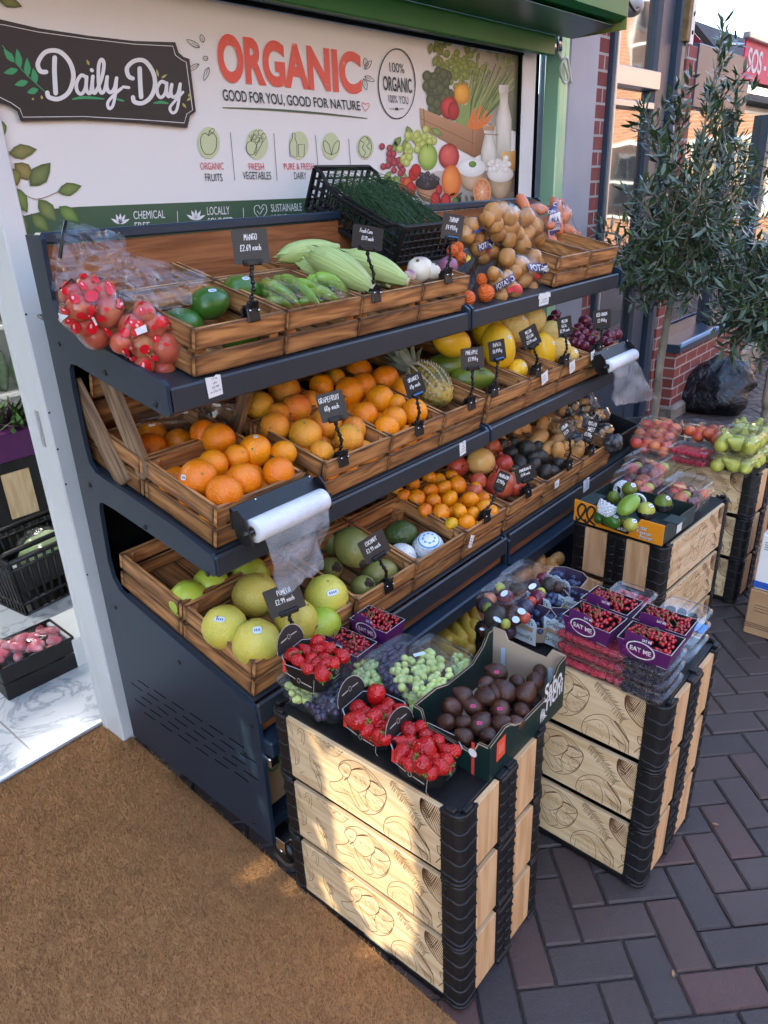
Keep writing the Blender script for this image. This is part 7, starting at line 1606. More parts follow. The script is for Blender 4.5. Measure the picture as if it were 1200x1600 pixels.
PT = [lump('potato', .030, (.85, .8, 1.35), i, .12) for i in range(4)]
heap('potato', 'potato', PT, .031, [(861, 656, 15), (821, 671, 14), (846, 667, 14), (840, 688, 16), (870, 674, 13), (870, 689, 13), (872, 706, 14), (898, 708, 14), (909, 691, 13), (807, 676, 11), (782, 685, 11), (830, 655, 12), (884, 699, 12), (855, 700, 12), (905, 702, 11), (893, 690, 12)], on(S3, .10), 'brown potato', 'by the sweet potato card', 'brown potatoes')
# onions, melons, papayas
heap('red_onion', 'onion', ON, .028, tr([(650, 240, 60), (570, 360, 48), (640, 345, 52), (718, 350, 50), (690, 405, 48), (648, 462, 46), (545, 425, 46), (598, 300, 46), (700, 300, 46), (748, 420, 44), (600, 440, 46), (870, 372, 60), (940, 357, 48), (825, 415, 40), (610, 392, 40), (860, 430, 36)], 800, 460, 5.714), on(S2, .10), 'shiny red onion', 'by the red onion card', 'red onions')
for u, v in ((862, 500), (874, 507), (868, 492)): p = S2.hit(u, v, .1); tag(put(ON[0], 'red_onion', None, p, (1, u, 0), .8), 'red onion in shade under the leaning board', 'onion', 'red onions in shade')
ME = fruit(.085, (.86, .86, 1.18), .02, 2, 1, 36, 22, .02, [K['melon'], K['stem']], .05, 0, (14, .012)); GA = fruit(.075, (1, 1, 1.05), .02, 2, 2, 28, 18, .02, [K['galia'], K['stem']], .05)
for me, u, v, r, d, z, lb in ((ME, 706, 534, 27, (-.7, .5, .35), .20, 'yellow melon lying above the green papaya'), (ME, 760, 514, 28, (.5, .6, .3), .19, 'yellow melon at the back, under the shelf joint'), (ME, 778, 541, 31, (.2, .4, .9), .16, 'round yellow melon behind the papaya card'), (GA, 801, 511, 27, (.2, .4, .9), .20, 'dull yellow melon behind the yellow melon card'), (GA, 829, 499, 25, (.2, .4, .9), .21, 'dull yellow melon highest at the back'), (ME, 808, 578, 19, (1, .3, .1), .09, 'bright yellow melon lowest at the front'), (ME, 850, 547, 24, (-.12, .2, 1), .12, 'tall bright yellow melon right of its card'), (GA, 861, 522, 21, (0, .3, 1), .17, 'pale netted melon behind the galia card'), (GA, 873, 545, 20, (0, .3, 1), .13, 'pale netted melon touching the bright one'), (GA, 890, 556, 15, (0, .3, 1), .09, 'small netted melon at the front by the card clip')):
    p = S2.hit(u, v, z); o = tag(put(me, 'melon', None, p, aim(d), pxsize(p, r) / .085 * (1.08 if me is GA else 1)), lb, 'melon')
    if v > 500 and u != 706: stick(o, (-.1, -.8, .6), .014, .012, 'stickw')
PA = fruit(.05, (.9, .9, 1.7), .03, 2, 2, 26, 18, .02, [K['papaya'], K['stem']], .08, .14)
for u, v, r, d, z, lb in ((698, 573, 24, (-.7, .8, -.1), .09, 'long dark green papaya lying at the back'), (736, 592, 22, (.7, -.65, .0), .075, 'green papaya with colourful round sticker under the pineapple card')):
    p = S2.hit(u, v, z); o = tag(put(PA, 'papaya', None, p, aim(d), pxsize(p, r) / .048), lb, 'papaya')
    if u == 736: stick(o, (.1, -.8, .65), .032, .024, 'gstem'); stick(o, (.12, -.8, .66), .022, .014, 'melon')
# pineapple
def pineapple():
    a, b_ = S2.hit(648, 578, .12), S2.hit(698, 628, .085); d = (b_ - a); L = d.length * .82; d.normalize(); t = thing('pineapple', 'ripe pineapple lying with its grey-green crown towards the oranges', 'pineapple', (a + b_) / 2, (-d).to_track_quat('Z', 'Y').to_euler()); R = .058; n, m = 60, 50
    def fn(p):
        a_ = math.atan2(p.y, p.x); e = (math.cos(6 * a_ + 15 * p.z) * math.cos(6 * a_ - 15 * p.z)); return V((p.x, p.y, p.z)) * (1 + .055 * e * (1 - p.z ** 4))
    sk = Mat('pineapple_skin'); o = sk.co(); g = sk.noise(o, 60, 4); pn = sk.n('NewGeometry').outputs['Pointiness']
    sk.p(Base_Color=sk.mix(sk.mix((.16, .13, .03), (.50, .33, .06), sk.ramp(sk.noise(o, 12, 2), (.35, 0), (.65, 1))), (.05, .045, .018), sk.ramp(g, (.5, 0), (.7, 1))), Roughness=.55); sk.bump(g, .6, .005)
    MB().ball((0, 0, 0), (R, R, L * .62), n, m, 0, None, None, fn).build('body', sk.m, t)
    sp = MB()
    for i in range(-6, 7):
        for k in range(8):
            for s in (0, 1):
                z = (i + s * .5) / 7.2; a_ = 2 * PI * (k + s * .5) / 8 + .0; w_ = math.sqrt(max(.02, 1 - z * z)) * R * 1.04; p = V((w_ * math.cos(a_), w_ * math.sin(a_), z * L * .62)); o_ = V((math.cos(a_), math.sin(a_), 0)); s_ = V((-o_.y, o_.x, 0)) * .004
                sp.add([p + s_, p - s_, p + o_ * .007 + V((0, 0, .011))], [(0, 1, 2)], 0)
    sp.build('scale_tips', simple('pale_scale_tip', (.42, .36, .24), .7), t)
    r = random.Random(2); cl = MB()
    for k in range(54):
        a_ = k * 2.4; f = k / 54; d = V((math.cos(a_), math.sin(a_), 0)); h = .05 + .09 * (1 - abs(f - .45)); out = .018 + .055 * (1 - f); z0 = L * .55 + f * .045; w_ = .011 * (1 - .4 * f); s_ = V((-d.y, d.x, 0)) * w_; P = [d * .008 + V((0, 0, z0)), d * out * .65 + V((0, 0, z0 + h * .45)), d * out + V((0, 0, z0 + h * (.9 if f > .3 else .55)))]
        cl.add([P[0] + s_, P[0] - s_, P[1] + s_ * .9, P[1] - s_ * .9, P[1] - d * .002, P[0] - d * .003, P[2]], [(0, 5, 4, 2), (5, 1, 3, 4), (2, 4, 6), (4, 3, 6)], 0, True)
    cl.build('crown', simple('pineapple_leaf', (.13, .17, .115), .45, (.24, .27, .20), 30), t)
pineapple()
# mangoes, bagged peppers, corn, turnips on the top shelf
MG = fruit(.06, (.80, .74, 1.12), .03, 1.6, 4, 28, 18, .0, [K['mango'], K['stem']], .05, .12)
for u, v, r, d, lb in ((330, 473, 30, (.95, .25, .1), 'green mango nearest the pomegranate bags'), (381, 456, 30, (.9, .1, -.25), 'green mango behind the clip of its price card')):
    p = S1.hit(u, v, .085); o = tag(put(MG, 'mango', None, p, aim(d), pxsize(p, r) / .054), lb, 'mango'); stick(o, (-.25, -.6, .75), .020, .010)
tag(put(MG, 'mango', None, S1.p(.96, .17, .05), aim((1, .2, 0)), .85), 'mango seen through the gap of its crate, at the bottom', 'mango'); tag(put(MG, 'mango', None, S1.p(1.05, .08, .04), aim((1, .2, 0)), .8), 'green mango at the bottom behind the crate slats', 'mango')
def along(name, label, cat, a, b_, prof, mats, bend=(0, 0, 0), n=14, ridge=0, grp=None, mi=0):
    d = (b_ - a); L = d.length; c = a; q = d.to_track_quat('Z', 'Y'); mb = MB(); B = q.inverted() @ V(bend); up = spline(prof, 3)
    def fn(p, an, t): k = 1 + (ridge * math.cos(n / 2 * an) if ridge else 0) + .05 * noise.noise(V((t * 4, an, L * 40))); s = math.sin(PI * min(1, max(0, p.z / L))); return V((p.x * k + B.x * s, p.y * k + B.y * s, p.z))
    mb.lathe([(max(r_, .0006), t * L) for t, r_ in up], n, None, mi, True, fn, None, True); o = mb.build(name, mats, None, label, cat, grp, None, c, q.to_euler()); return o
for k, (a, b_, r, za, zb, lb) in enumerate((((436, 401), (529, 386), 15, .13, .15, 'pale corn cob lying farthest back, tip to the left'), ((486, 396), (585, 452), 22, .155, .115, 'big bright green corn cob across the middle'), ((535, 400), (638, 441), 19, .14, .11, 'light green corn cob pointing at the turnip'), ((470, 412), (562, 456), 17, .115, .09, 'corn cob partly under the big bright one'), ((556, 412), (608, 445), 12, .09, .095, 'corn cob with its pale cut end by the price card'), ((500, 430), (560, 462), 13, .07, .06, 'corn cob lowest by the pepper bag'))):
    A, B = S1.hit(*a, za), S1.hit(*b_, zb); R = pxsize(A, r); o = along('corn_cob', lb, 'corn', A, B, [(0, R * .28), (.04, R * .55), (.2, R * .95), (.5, R), (.75, R * .78), (.93, R * .42), (.95, R * .40)], K['husk_c'], (0, 0, .006), 18, .035); L = (B - A).length
    q = MB().lathe([(R * .36, L * .945), (R * .36, L), (R * .30, L * 1.005), (.0005, L)], 12); q.build('cut_stalk', simple('cut_corn_stalk', (.62, .55, .34), .7, (.42, .38, .20), 60), o); hu = MB()
    for j in range(5):
        an = 2 * PI * j / 5 + k; P = [];
        for t in (0, .25, .5, .75, .97):
            rr_ = R * (1.06 if t < .6 else 1.0 - (t - .6) * 1.5) * (.5 + .5 * min(1, t * 4)); P.append([V((rr_ * math.cos(an + w_), rr_ * math.sin(an + w_), L * (t - (.06 if t == 0 else 0)))) for w_ in (-.55 * min(1, t * 3 + .12), 0, .55 * min(1, t * 3 + .12))])
        hu.grid(P)
    hu.build('husk_leaf', K['husk_c'], o)
TU = [fruit(.032, (1.05, 1.05, .92), .05, 2, i, 20, 14, .05, [K['turnip'], K['stem']], .16) for i in range(2)]
for u, v, r, lb in ((656, 421, 20, 'big purple-topped turnip in front of the black crate'), (700, 416, 15, 'turnip behind the clip of its price card'), (676, 424, 13, 'small pale turnip between the other two'), (640, 431, 10, 'small turnip at the left end of its crate')): p = S1.hit(u, v, .105); tag(put(TU[u % 2], 'turnip', None, p, (-.5, .2 * (u % 3), u), pxsize(p, r) / .032), lb, 'turnip')

# ---- clear bags: a skin drawn over what they hold
def bag_skin(S_, infl=1.12, n=26, m=18, sm=3):
    c = sum((s[0] for s in S_), V()) / len(S_)
    def rad_(d):
        best = 0
        for p, r in S_:
            q = p - c; k = q.dot(d); h2 = q.length_squared - k * k; rr = r * infl
            if h2 < rr * rr: best = max(best, k + math.sqrt(rr * rr - h2))
        return best
    ds = [[V((math.sin(t) * math.cos(a), math.sin(t) * math.sin(a), math.cos(t))) for a in [2 * PI * k / n for k in range(n)]] for t in [PI * (.02 + .96 * i / (m - 1)) for i in range(m)]]
    G = np.array([[rad_(d) for d in row] for row in ds]); G0 = G.copy()
    for _ in range(sm):
        A = (np.roll(G, 1, 1) + np.roll(G, -1, 1) + np.vstack([G[:1], G[:-1]]) + np.vstack([G[1:], G[-1:]])) / 4; G = np.maximum(G0 * .985, A)
    P = [[c + ds[i][k] * (G[i, k] * (1 + .012 * noise.noise(ds[i][k] * 9))) for k in range(n)] for i in range(m)]
    def surf(d, lift=1.012):
        t = math.acos(max(-1, min(1, d.z))); a = math.atan2(d.y, d.x) % (2 * PI); fi = min(m - 1.001, max(0, (t / PI - .02) / .96 * (m - 1))); fk = a / (2 * PI) * n; i, k = int(fi), int(fk) % n; x, y = fi - int(fi), fk - int(fk)
        return c + d * lift * ((G[i, k] * (1 - y) + G[i, (k + 1) % n] * y) * (1 - x) + (G[i + 1, k] * (1 - y) + G[i + 1, (k + 1) % n] * y) * x)
    return c, P, surf
def onskin(c, surf, u, v, lift=1.012):
    q = hit(u, v, c, f_); r = (q - CAM).normalized(); b = (CAM - c).dot(r)                     # where the view line meets the skin
    p = c + (q - c)
    for _ in range(8):
        d = p - c; R = (surf(d.normalized(), lift) - c).length if d.length > 1e-6 else .1; h = (q - c).length; w_ = math.sqrt(max(R * R - h * h, 0)); p = q - r * w_
    return surf((p - c).normalized(), lift)
def bag(name, label, cat, items, noun, inname, meshes, R0, y0, ox, oy, s, tilt=.25, infl=1.1, group=None, mat='film', lift=.6):
    S_ = []
    for i, (a, b_, r) in enumerate(items):
        u, v = ox + a / s, oy + b_ / s; p = ony(u, v, y0); rr = pxsize(p, r / s) * (1.12 if inname == 'potato' else 1); p = p + (p - CAM).normalized() * (rnd.uniform(-.01, .02)); S_.append((p, rr))
        tag(put(meshes[i % len(meshes)], inname, None, p, (rnd.uniform(0, 3), rnd.uniform(0, 3), rnd.uniform(0, 3)), rr / R0), noun, inname.replace('_', ' '), group)
    back = [(p + (p - CAM).normalized() * r * 1.3, r * .9) for p, r in S_]
    for i, (p, r) in enumerate(back): tag(put(meshes[i % len(meshes)], inname, None, p, (i, 2 * i, i), r / R0), noun, inname.replace('_', ' '), group)
    c, P, surf = bag_skin(S_ + back, infl); b = MB().grid([[q - c for q in row] for row in P], 0, True, None, True)
    return tag(put(b.mesh(name, K[mat]), name, None, c), label, cat, None), c, surf
def patch(o, c, surf, quad_, cols, rows, mat, name, lift=1.015):
    Q = [V((*q, 0)) for q in quad_]; P = [[onskin(c, surf, *Q[0].lerp(Q[1], i / cols).lerp(Q[3].lerp(Q[2], i / cols), j / rows).to_2d(), lift) - c for i in range(cols + 1)] for j in range(rows + 1)]
    return MB().grid(P).build(name, mat, o)
def words(o, c, surf, s, quad_, mat, lift=1.04, bold=.02):
    Q = [V((*q, 0)) for q in quad_]; b = MB(); put_text(b, s, lambda x, y: onskin(c, surf, *Q[3].lerp(Q[2], x).lerp(Q[0].lerp(Q[1], x), y).to_2d(), lift) - c, bold); return b.build('lettering', mat, o)
K['navyp'] = simple('navy_print', (.030, .050, .16), .35); K['redp'] = simple('red_print', (.62, .03, .045), .35); K['purp'] = simple('purple_print', (.075, .05, .16), .35); K['lilac'] = simple('pale_lilac_print', (.62, .58, .62), .35)
PY = [lump('potatoy', .030, (1, .92, 1.12), i, .05) for i in range(3)]
B = lambda lb, it, y, **kw: bag('potato_bag', lb, 'potato bag', it, 'washed potato inside a clear bag on the top shelf', 'potato', PY, .030, y, 690, 290, 4.286, group='potatoes in clear bags', mat='filmtight', infl=kw.pop('infl', 1.2), **kw)
o, c, sf = B('clear potato bag at the back left, against the wood board', [(160, 330, 56), (250, 345, 46), (270, 480, 46), (330, 440, 50), (195, 265, 50), (320, 345, 48), (240, 420, 50)], 1.47)
X = lambda *P: [(690 + a / 4.286, 290 + b / 4.286) for a, b in P]
patch(o, c, sf, X((235, 400), (350, 345), (370, 385), (255, 455)), 7, 4, K['navyp'], 'blue_band'); words(o, c, sf, 'POTATO', X((246, 398), (352, 350), (366, 380), (258, 446)), K['white']); patch(o, c, sf, X((312, 435), (388, 400), (392, 440), (325, 468)), 5, 3, K['redp'], 'red_badge'); patch(o, c, sf, X((150, 300), (280, 290), (282, 318), (190, 325)), 5, 2, K['navyp'], 'blue_flash')
o, c, sf = B('clear potato bag standing at the front over the shelf lip', [(440, 480, 52), (530, 540, 56), (600, 582, 50), (545, 632, 52), (597, 688, 46), (700, 645, 58), (728, 690, 46), (660, 525, 50), (480, 585, 48), (715, 565, 50), (620, 480, 44), (660, 720, 36)], 1.335)
patch(o, c, sf, X((568, 525), (748, 545), (760, 610), (590, 570)), 9, 4, K['navyp'], 'blue_band'); words(o, c, sf, 'POTATOES', X((590, 532), (748, 556), (754, 600), (604, 566)), K['white']); patch(o, c, sf, X((625, 588), (740, 622), (745, 668), (632, 626)), 6, 3, K['redp'], 'red_badge')
o, c, sf = B('small clear potato bag lying low at the front beside the net oranges', [(395, 735, 46), (490, 705, 42), (370, 662, 44), (432, 622, 46), (462, 682, 42), (345, 590, 40), (500, 740, 30)], 1.30)
patch(o, c, sf, X((345, 665), (470, 605), (488, 640), (362, 712)), 7, 4, K['navyp'], 'blue_band'); words(o, c, sf, 'POTATO', X((358, 664), (470, 614), (482, 640), (368, 702)), K['white']); patch(o, c, sf, X((440, 690), (515, 655), (515, 690), (450, 722)), 5, 3, K['redp'], 'red_badge')
o, c, sf = B('big clear potato bag heaped on top of the others', [(340, 185, 60), (450, 205, 62), (350, 255, 58), (460, 282, 54), (375, 322, 50), (450, 362, 50), (525, 390, 66), (560, 215, 54), (630, 275, 52), (500, 320, 46), (305, 225, 44), (400, 155, 44), (580, 310, 46), (650, 350, 40)], 1.42, infl=1.22)
patch(o, c, sf, X((570, 425), (655, 400), (672, 455), (600, 480)), 6, 4, K['navyp'], 'blue_band'); patch(o, c, sf, X((592, 418), (650, 405), (660, 430), (605, 442)), 4, 3, K['redp'], 'red_badge')
sw = K['sweet'] = skin('pink_carrot_skin', (.62, .20, .08), (.56, .15, .07), 16, .38, 0, vary=.1); SW = []
for i in range(3): SW.append(lump('sweet', .03, (.78, .78, 1.45), i, .1))
o, c, sf = bag('onion_bag', 'clear purple printed bag of pinkish onions behind the potato bags', 'onion bag', [(820, 200, 56), (852, 335, 60), (832, 405, 50), (900, 372, 42), (690, 250, 56), (545, 115, 48), (760, 260, 60), (700, 350, 56), (640, 160, 50), (760, 140, 50), (820, 290, 50), (905, 340, 36)], 'pinkish onion inside the purple printed bag', 'pink_onion', SW, .030, 1.50, 690, 290, 4.286, infl=1.12, group='pink onions in the printed bag', mat='filmtight')
patch(o, c, sf, X((560, 85), (765, 90), (775, 165), (580, 165)), 9, 4, K['lilac'], 'pale_band'); patch(o, c, sf, X((580, 160), (775, 150), (775, 195), (600, 200)), 8, 3, K['purp'], 'purple_band'); patch(o, c, sf, X((700, 205), (790, 195), (800, 355), (712, 385)), 6, 6, K['lilac'], 'pale_label')
for s_, q in (('AMAZON', X((630, 182), (762, 175), (764, 192), (634, 202))), ('NA', X((738, 218), (788, 212), (790, 246), (742, 250))), ('KOTI', X((728, 258), (792, 250), (796, 276), (732, 284)))): words(o, c, sf, s_, q, K['purp'] if s_ != 'AMAZON' else K['lilac'], 1.045)
patch(o, c, sf, X((715, 310), (790, 295), (795, 330), (722, 345)), 5, 3, K['purp'], 'purple_print', 1.04); patch(o, c, sf, X((712, 375), (795, 350), (790, 385), (716, 398)), 5, 3, K['purp'], 'purple_foot', 1.04)
# net bags of oranges
nm = Mat('orange_net'); _w = nm.n('TexChecker', Vector=nm.map(nm.uv(), (60, 44, 1)), Scale=1.0); nm.p(Base_Color=(.80, .14, .012), Roughness=.4); nm.bump(nm.voro(nm.co(), 160)[0], .9, .006); K['net'] = nm.m
NO = [fruit(.032, (1, 1, .96), .03, 2, i, 20, 14, .03, [K['net'], K['net']], 0) for i in range(2)]
for k, (u, v, r, y, lb) in enumerate(((730, 466, 13, 1.292, 'netted orange low at the front beside the turnip crate'), (759, 458, 14, 1.30, 'netted orange next to the small potato bag'), (707, 392, 10, 1.37, 'netted orange behind the turnip card'), (719, 404, 11, 1.36, 'netted orange under the blue clip'), (752, 437, 10, 1.33, 'netted orange half hidden by the black net label'), (715, 388, 10, 1.40, 'netted orange farthest back behind the black crate'))):
    p = ony(u, v, y); tag(put(NO[k % 2], 'netted_orange', None, p, (k, 0, 0), pxsize(p, r) / .032), lb, 'orange')
lbm = MB(); P = [[ony(728 + 20 * i / 6 - 4 * j / 3, 398 + 58 * j / 6 + i, 1.315 + .012 * math.sin(j * 1.3 + i)) for i in range(7)] for j in range(7)]; c0 = P[0][0]; lo = tag(put(lbm.grid([[q - c0 for q in r] for r in P]).mesh('net_label', K['black']), 'net_label', None, c0), 'crumpled black label with yellow script on the orange net', 'label')
tx = MB(); chalk(tx, 'Lolas', 0, 0, .016, .0026, M.Translation(ony(729, 409, 1.302) - c0) @ frame((0, 0, 0), (.95, 0, .3), (-.3, 0, .95), (0, -1, 0)), sq=.7); tx.build('script', simple('yellow_print', (.85, .65, .05), .5), lo)
# pomegranate bags with printed red fruit
def pbag(lb, items, marks, white, sheet, y0):
    rs = random.Random(8)
    o, c, sf = bag('pomegranate_bag', lb, 'fruit bag', items, 'blushed pomegranate inside a red printed clear bag', 'pomegranate', PM, .042, y0, 0, 300, 2.6667, infl=1.13, group='pomegranates in printed bags')
    for k in range(13):
        a, b_ = items[k % 9][0] + rs.gauss(0, 34), items[k % 9][1] + rs.gauss(0, 34); marks = marks + [(a, b_, rs.uniform(9, 17), rs.uniform(8, 15), rs.uniform(-1, 1))]
    for k, (a, b_, rx, ry, rot) in enumerate(marks):
        P = [ell(a / 2.6667, 300 + b_ / 2.6667, rx * f / 2.6667, ry * f / 2.6667, n=12, rot=rot) for f in (.05, .6, 1)]
        rd_ = MB().grid([[onskin(c, sf, *q, 1.03) - c for q in row] for row in P], 0, True, None, True).build('printed_fruit', K['redgl'], o)
        hl = MB(); hl.grid([[onskin(c, sf, *q, 1.04) - c for q in ell((a - rx * .3) / 2.6667, 300 + (b_ - ry * .3) / 2.6667, rx * .22 * f / 2.6667, ry * .4 * f / 2.6667, n=8, rot=rot)] for f in (.1, 1)], 0, True, None, True)
        if k % 2 == 0: hl.build('printed_glint', K['pinkp'], rd_)
    for q in white[0]: patch(o, c, sf, [(a / 2.6667, 300 + b_ / 2.6667) for a, b_ in q], 4, 4, K['stickw'], 'white_label', 1.045)
    Q = [ony(u, v, y) for u, v, y in sheet]
    for lay in (0, 1):
        b = MB(); P = []
        for j in range(17):
            row = []
            for i in range(17):
                p = Q[0].lerp(Q[1], i / 16).lerp(Q[3].lerp(Q[2], i / 16), j / 16); w_ = noise.noise(V((i * .5, j * .22, lay * 5 + y0 * 9))) * .022 + noise.noise(V((i * .17 + 3, j * .45, lay))) * .020; row.append(p + V((w_ * .4, w_ + lay * .016 - (.014 if lay else -.012) * math.sin(PI * i / 16), w_ * .3)) - c)
            P.append(row)
        b.grid(P).build('bag_neck', K['film'], o)
    return o, c
K['redgl'] = simple('glossy_red_print', (.62, .008, .018), .25); K['pinkp'] = simple('pink_print_glint', (.85, .45, .45), .3)
pb, c = pbag('clear bag of pomegranates printed with red fruit, the left one with a black seam', [(440, 500, 70), (400, 600, 58), (330, 485, 56), (300, 430, 50), (365, 400, 52), (470, 560, 50), (300, 520, 48), (430, 420, 50), (350, 560, 46)], [(342, 332, 15, 15, 0), (252, 375, 22, 17, 0), (292, 397, 18, 36, .6), (350, 372, 15, 13, 0), (430, 352, 20, 13, -.4), (396, 380, 15, 12, 0), (457, 398, 22, 30, -.5), (383, 440, 28, 20, -.4), (325, 457, 18, 14, 0), (383, 492, 16, 18, 0), (318, 565, 18, 28, 0), (342, 515, 18, 15, 0), (388, 575, 28, 30, 0), (423, 533, 16, 17, 0), (520, 470, 26, 16, .1), (410, 410, 12, 10, 0)], [[[(228, 470), (262, 445), (295, 475), (268, 530)], [(230, 485), (260, 500), (300, 512), (262, 545)], [(380, 525), (392, 522), (412, 562), (402, 568)]]], [(88, 341, 1.55), (196, 366, 1.50), (200, 468, 1.43), (86, 455, 1.45)], 1.405)
MB().tube([tuple(ony(103, 346, 1.535) - c), tuple(ony(98, 370, 1.52) - c), tuple(ony(94, 403, 1.50) - c)], .004, 5).build('black_seam', K['black'], pb)
pbag('clear bag of pomegranates printed with red fruit, the right one against the mango crate', [(690, 650, 72), (590, 640, 58), (545, 560, 52), (640, 560, 54), (680, 745, 56), (505, 630, 46), (600, 500, 46), (700, 560, 44), (600, 720, 44)], [(665, 482, 22, 22, 0), (678, 540, 34, 22, -.4), (596, 515, 12, 13, 0), (540, 537, 17, 30, 0), (586, 572, 24, 17, -.4), (535, 592, 20, 17, 0), (655, 612, 20, 17, 0), (604, 657, 22, 22, 0), (530, 672, 16, 26, 0), (650, 702, 17, 13, 0), (605, 735, 28, 34, 0), (590, 478, 10, 16, 0), (768, 640, 8, 30, 0), (625, 510, 9, 9, 0)], [[[(465, 625), (510, 615), (518, 665), (482, 680)], [(570, 580), (608, 560), (615, 585), (578, 600)]]], [(196, 394, 1.47), (330, 428, 1.36), (285, 492, 1.36), (192, 470, 1.40)], 1.36)
# bagged long green peppers
for k, (a, b_, r, z) in enumerate((((408, 440), (470, 478), 9, .13), ((425, 435), (490, 470), 9, .14), ((440, 432), (500, 478), 8, .15), ((458, 440), (505, 465), 8, .15), ((404, 452), (450, 482), 8, .11), ((480, 440), (530, 455), 12, .14), ((478, 455), (530, 474), 11, .13), ((490, 432), (545, 460), 11, .15), ((470, 470), (520, 482), 9, .11), ((415, 470), (462, 488), 8, .11))):
    A, Bp = S1.hit(*a, z - .02), S1.hit(*b_, z - .055); R = pxsize(A, r); along('green_pepper', f'long green pepper, {ORD[k]} of those in the two clear bags', 'pepper', A, Bp, [(0, R * .3), (.06, R * .8), (.3, R), (.7, R * .8), (.95, R * .35), (1, R * .12)], K['pepper'], (0, .0, .012), 10)
for lb, Q in (('clear bag round the left lot of green peppers', ((398, 424), (470, 424), (508, 480), (410, 492))), ('clear bag round the right lot of green peppers', ((474, 420), (548, 440), (552, 470), (486, 486)))):
    c = S1.hit(sum(q[0] for q in Q) / 4, sum(q[1] for q in Q) / 4, .14); P = []
    for j in range(15):
        row = []
        for i in range(19):
            e = lambda t: min(1, math.sin(PI * t) * 1.6); u, v = (V((*Q[0], 0)).lerp(V((*Q[1], 0)), i / 18).lerp(V((*Q[3], 0)).lerp(V((*Q[2], 0)), i / 18), j / 14)).to_2d(); z = .075 + .078 * e(.02 + .96 * i / 18) * e(.05 + .9 * j / 14) + noise.noise(V((i * .4, j * .5, Q[0][0]))) * .014 + noise.noise(V((i * 1.1, j * 1.2, Q[0][0]))) * .005; row.append(S1.hit(u, v, z) - c)
        P.append(row)
    o = tag(put(MB().grid(P).mesh('pepper_bag', K['filmtight']), 'pepper_bag', None, c), lb, 'bag'); 
# clear bag lying over the oranges, dried goods in bags at the far end
def crumple(label, c, r, mat, seed, cat='bag', sq=(1, 1, .7), rot=(0, 0, 0), amp=.3, name='crumpled_bag'):
    b = MB(); b.ball((0, 0, 0), tuple(r * s for s in sq), 26, 18, 0, None, None, lambda p: p * (1 + amp * noise.noise(p * 2.2 + V((seed, 0, 0))) + amp * .5 * abs(noise.noise(p * 5 + V((0, seed, 0)))))); return tag(put(b.mesh(name, mat), name, None, c, rot), label, cat)
crumple('crumpled clear bag lying behind the three oranges', S2.p(.97, .40, .12), .085, K['film'], 3, sq=(1.2, .8, .6)); crumple('crumpled clear bag hanging by the leaning slat', S2.p(1.07, .33, .14), .06, K['film'], 9, sq=(.8, .7, 1))
MU = simple('dried_brown_goods', (.36, .27, .17), .8, (.16, .11, .07), 24, .6, 40); MU2 = simple('black_wrap', (.015, .015, .018), .3, (.10, .10, .10), 30, .5, 30)
t = thing('plastic_tray', 'black plastic tray of bagged goods at the far end of the bottom shelf', 'tray', S3.p(2.64, .03, .0), (TILT, 0, 0))
for c_, d_ in (((.14, 0, .05), (.27, .008, .09)), ((.14, .44, .05), (.27, .008, .09)), ((.0, .22, .05), (.008, .44, .09)), ((.275, .22, .05), (.008, .44, .09)), ((.14, .22, .006), (.27, .44, .008))): MB().box(c_, d_, None, .002).build('wall' if c_[2] > .02 else 'floor', K['blackm'], t)
for k, (u, v, r, z) in enumerate(((885, 640, 20, .15), (912, 632, 22, .16), (880, 670, 19, .12), (905, 662, 20, .13), (935, 650, 18, .14), (900, 690, 16, .11), (940, 675, 16, .12), (958, 692, 15, .12), (860, 655, 14, .12))):
    p = S3.hit(u, v, z); R = pxsize(p, r)
    for j in range(4): q = p + V((rnd.gauss(0, R * .35), rnd.gauss(0, R * .3), rnd.gauss(0, R * .25))); tag(put(PT[j % 4], 'dried_piece', None, q, (j, k, j), R * .28 / .03), 'pale brown dried piece inside a clear bag, far end of the bottom shelf', 'dried food', 'dried pieces in the far bags')
    crumple(('cloudy', 'glossy')[k % 2] + f' bag of dried goods, {ORD[k]} of the heap at the far end', p, R, K['film'] if k not in (5, 7) else MU2, k * 3 + 1, sq=(1.15, .9, .85))
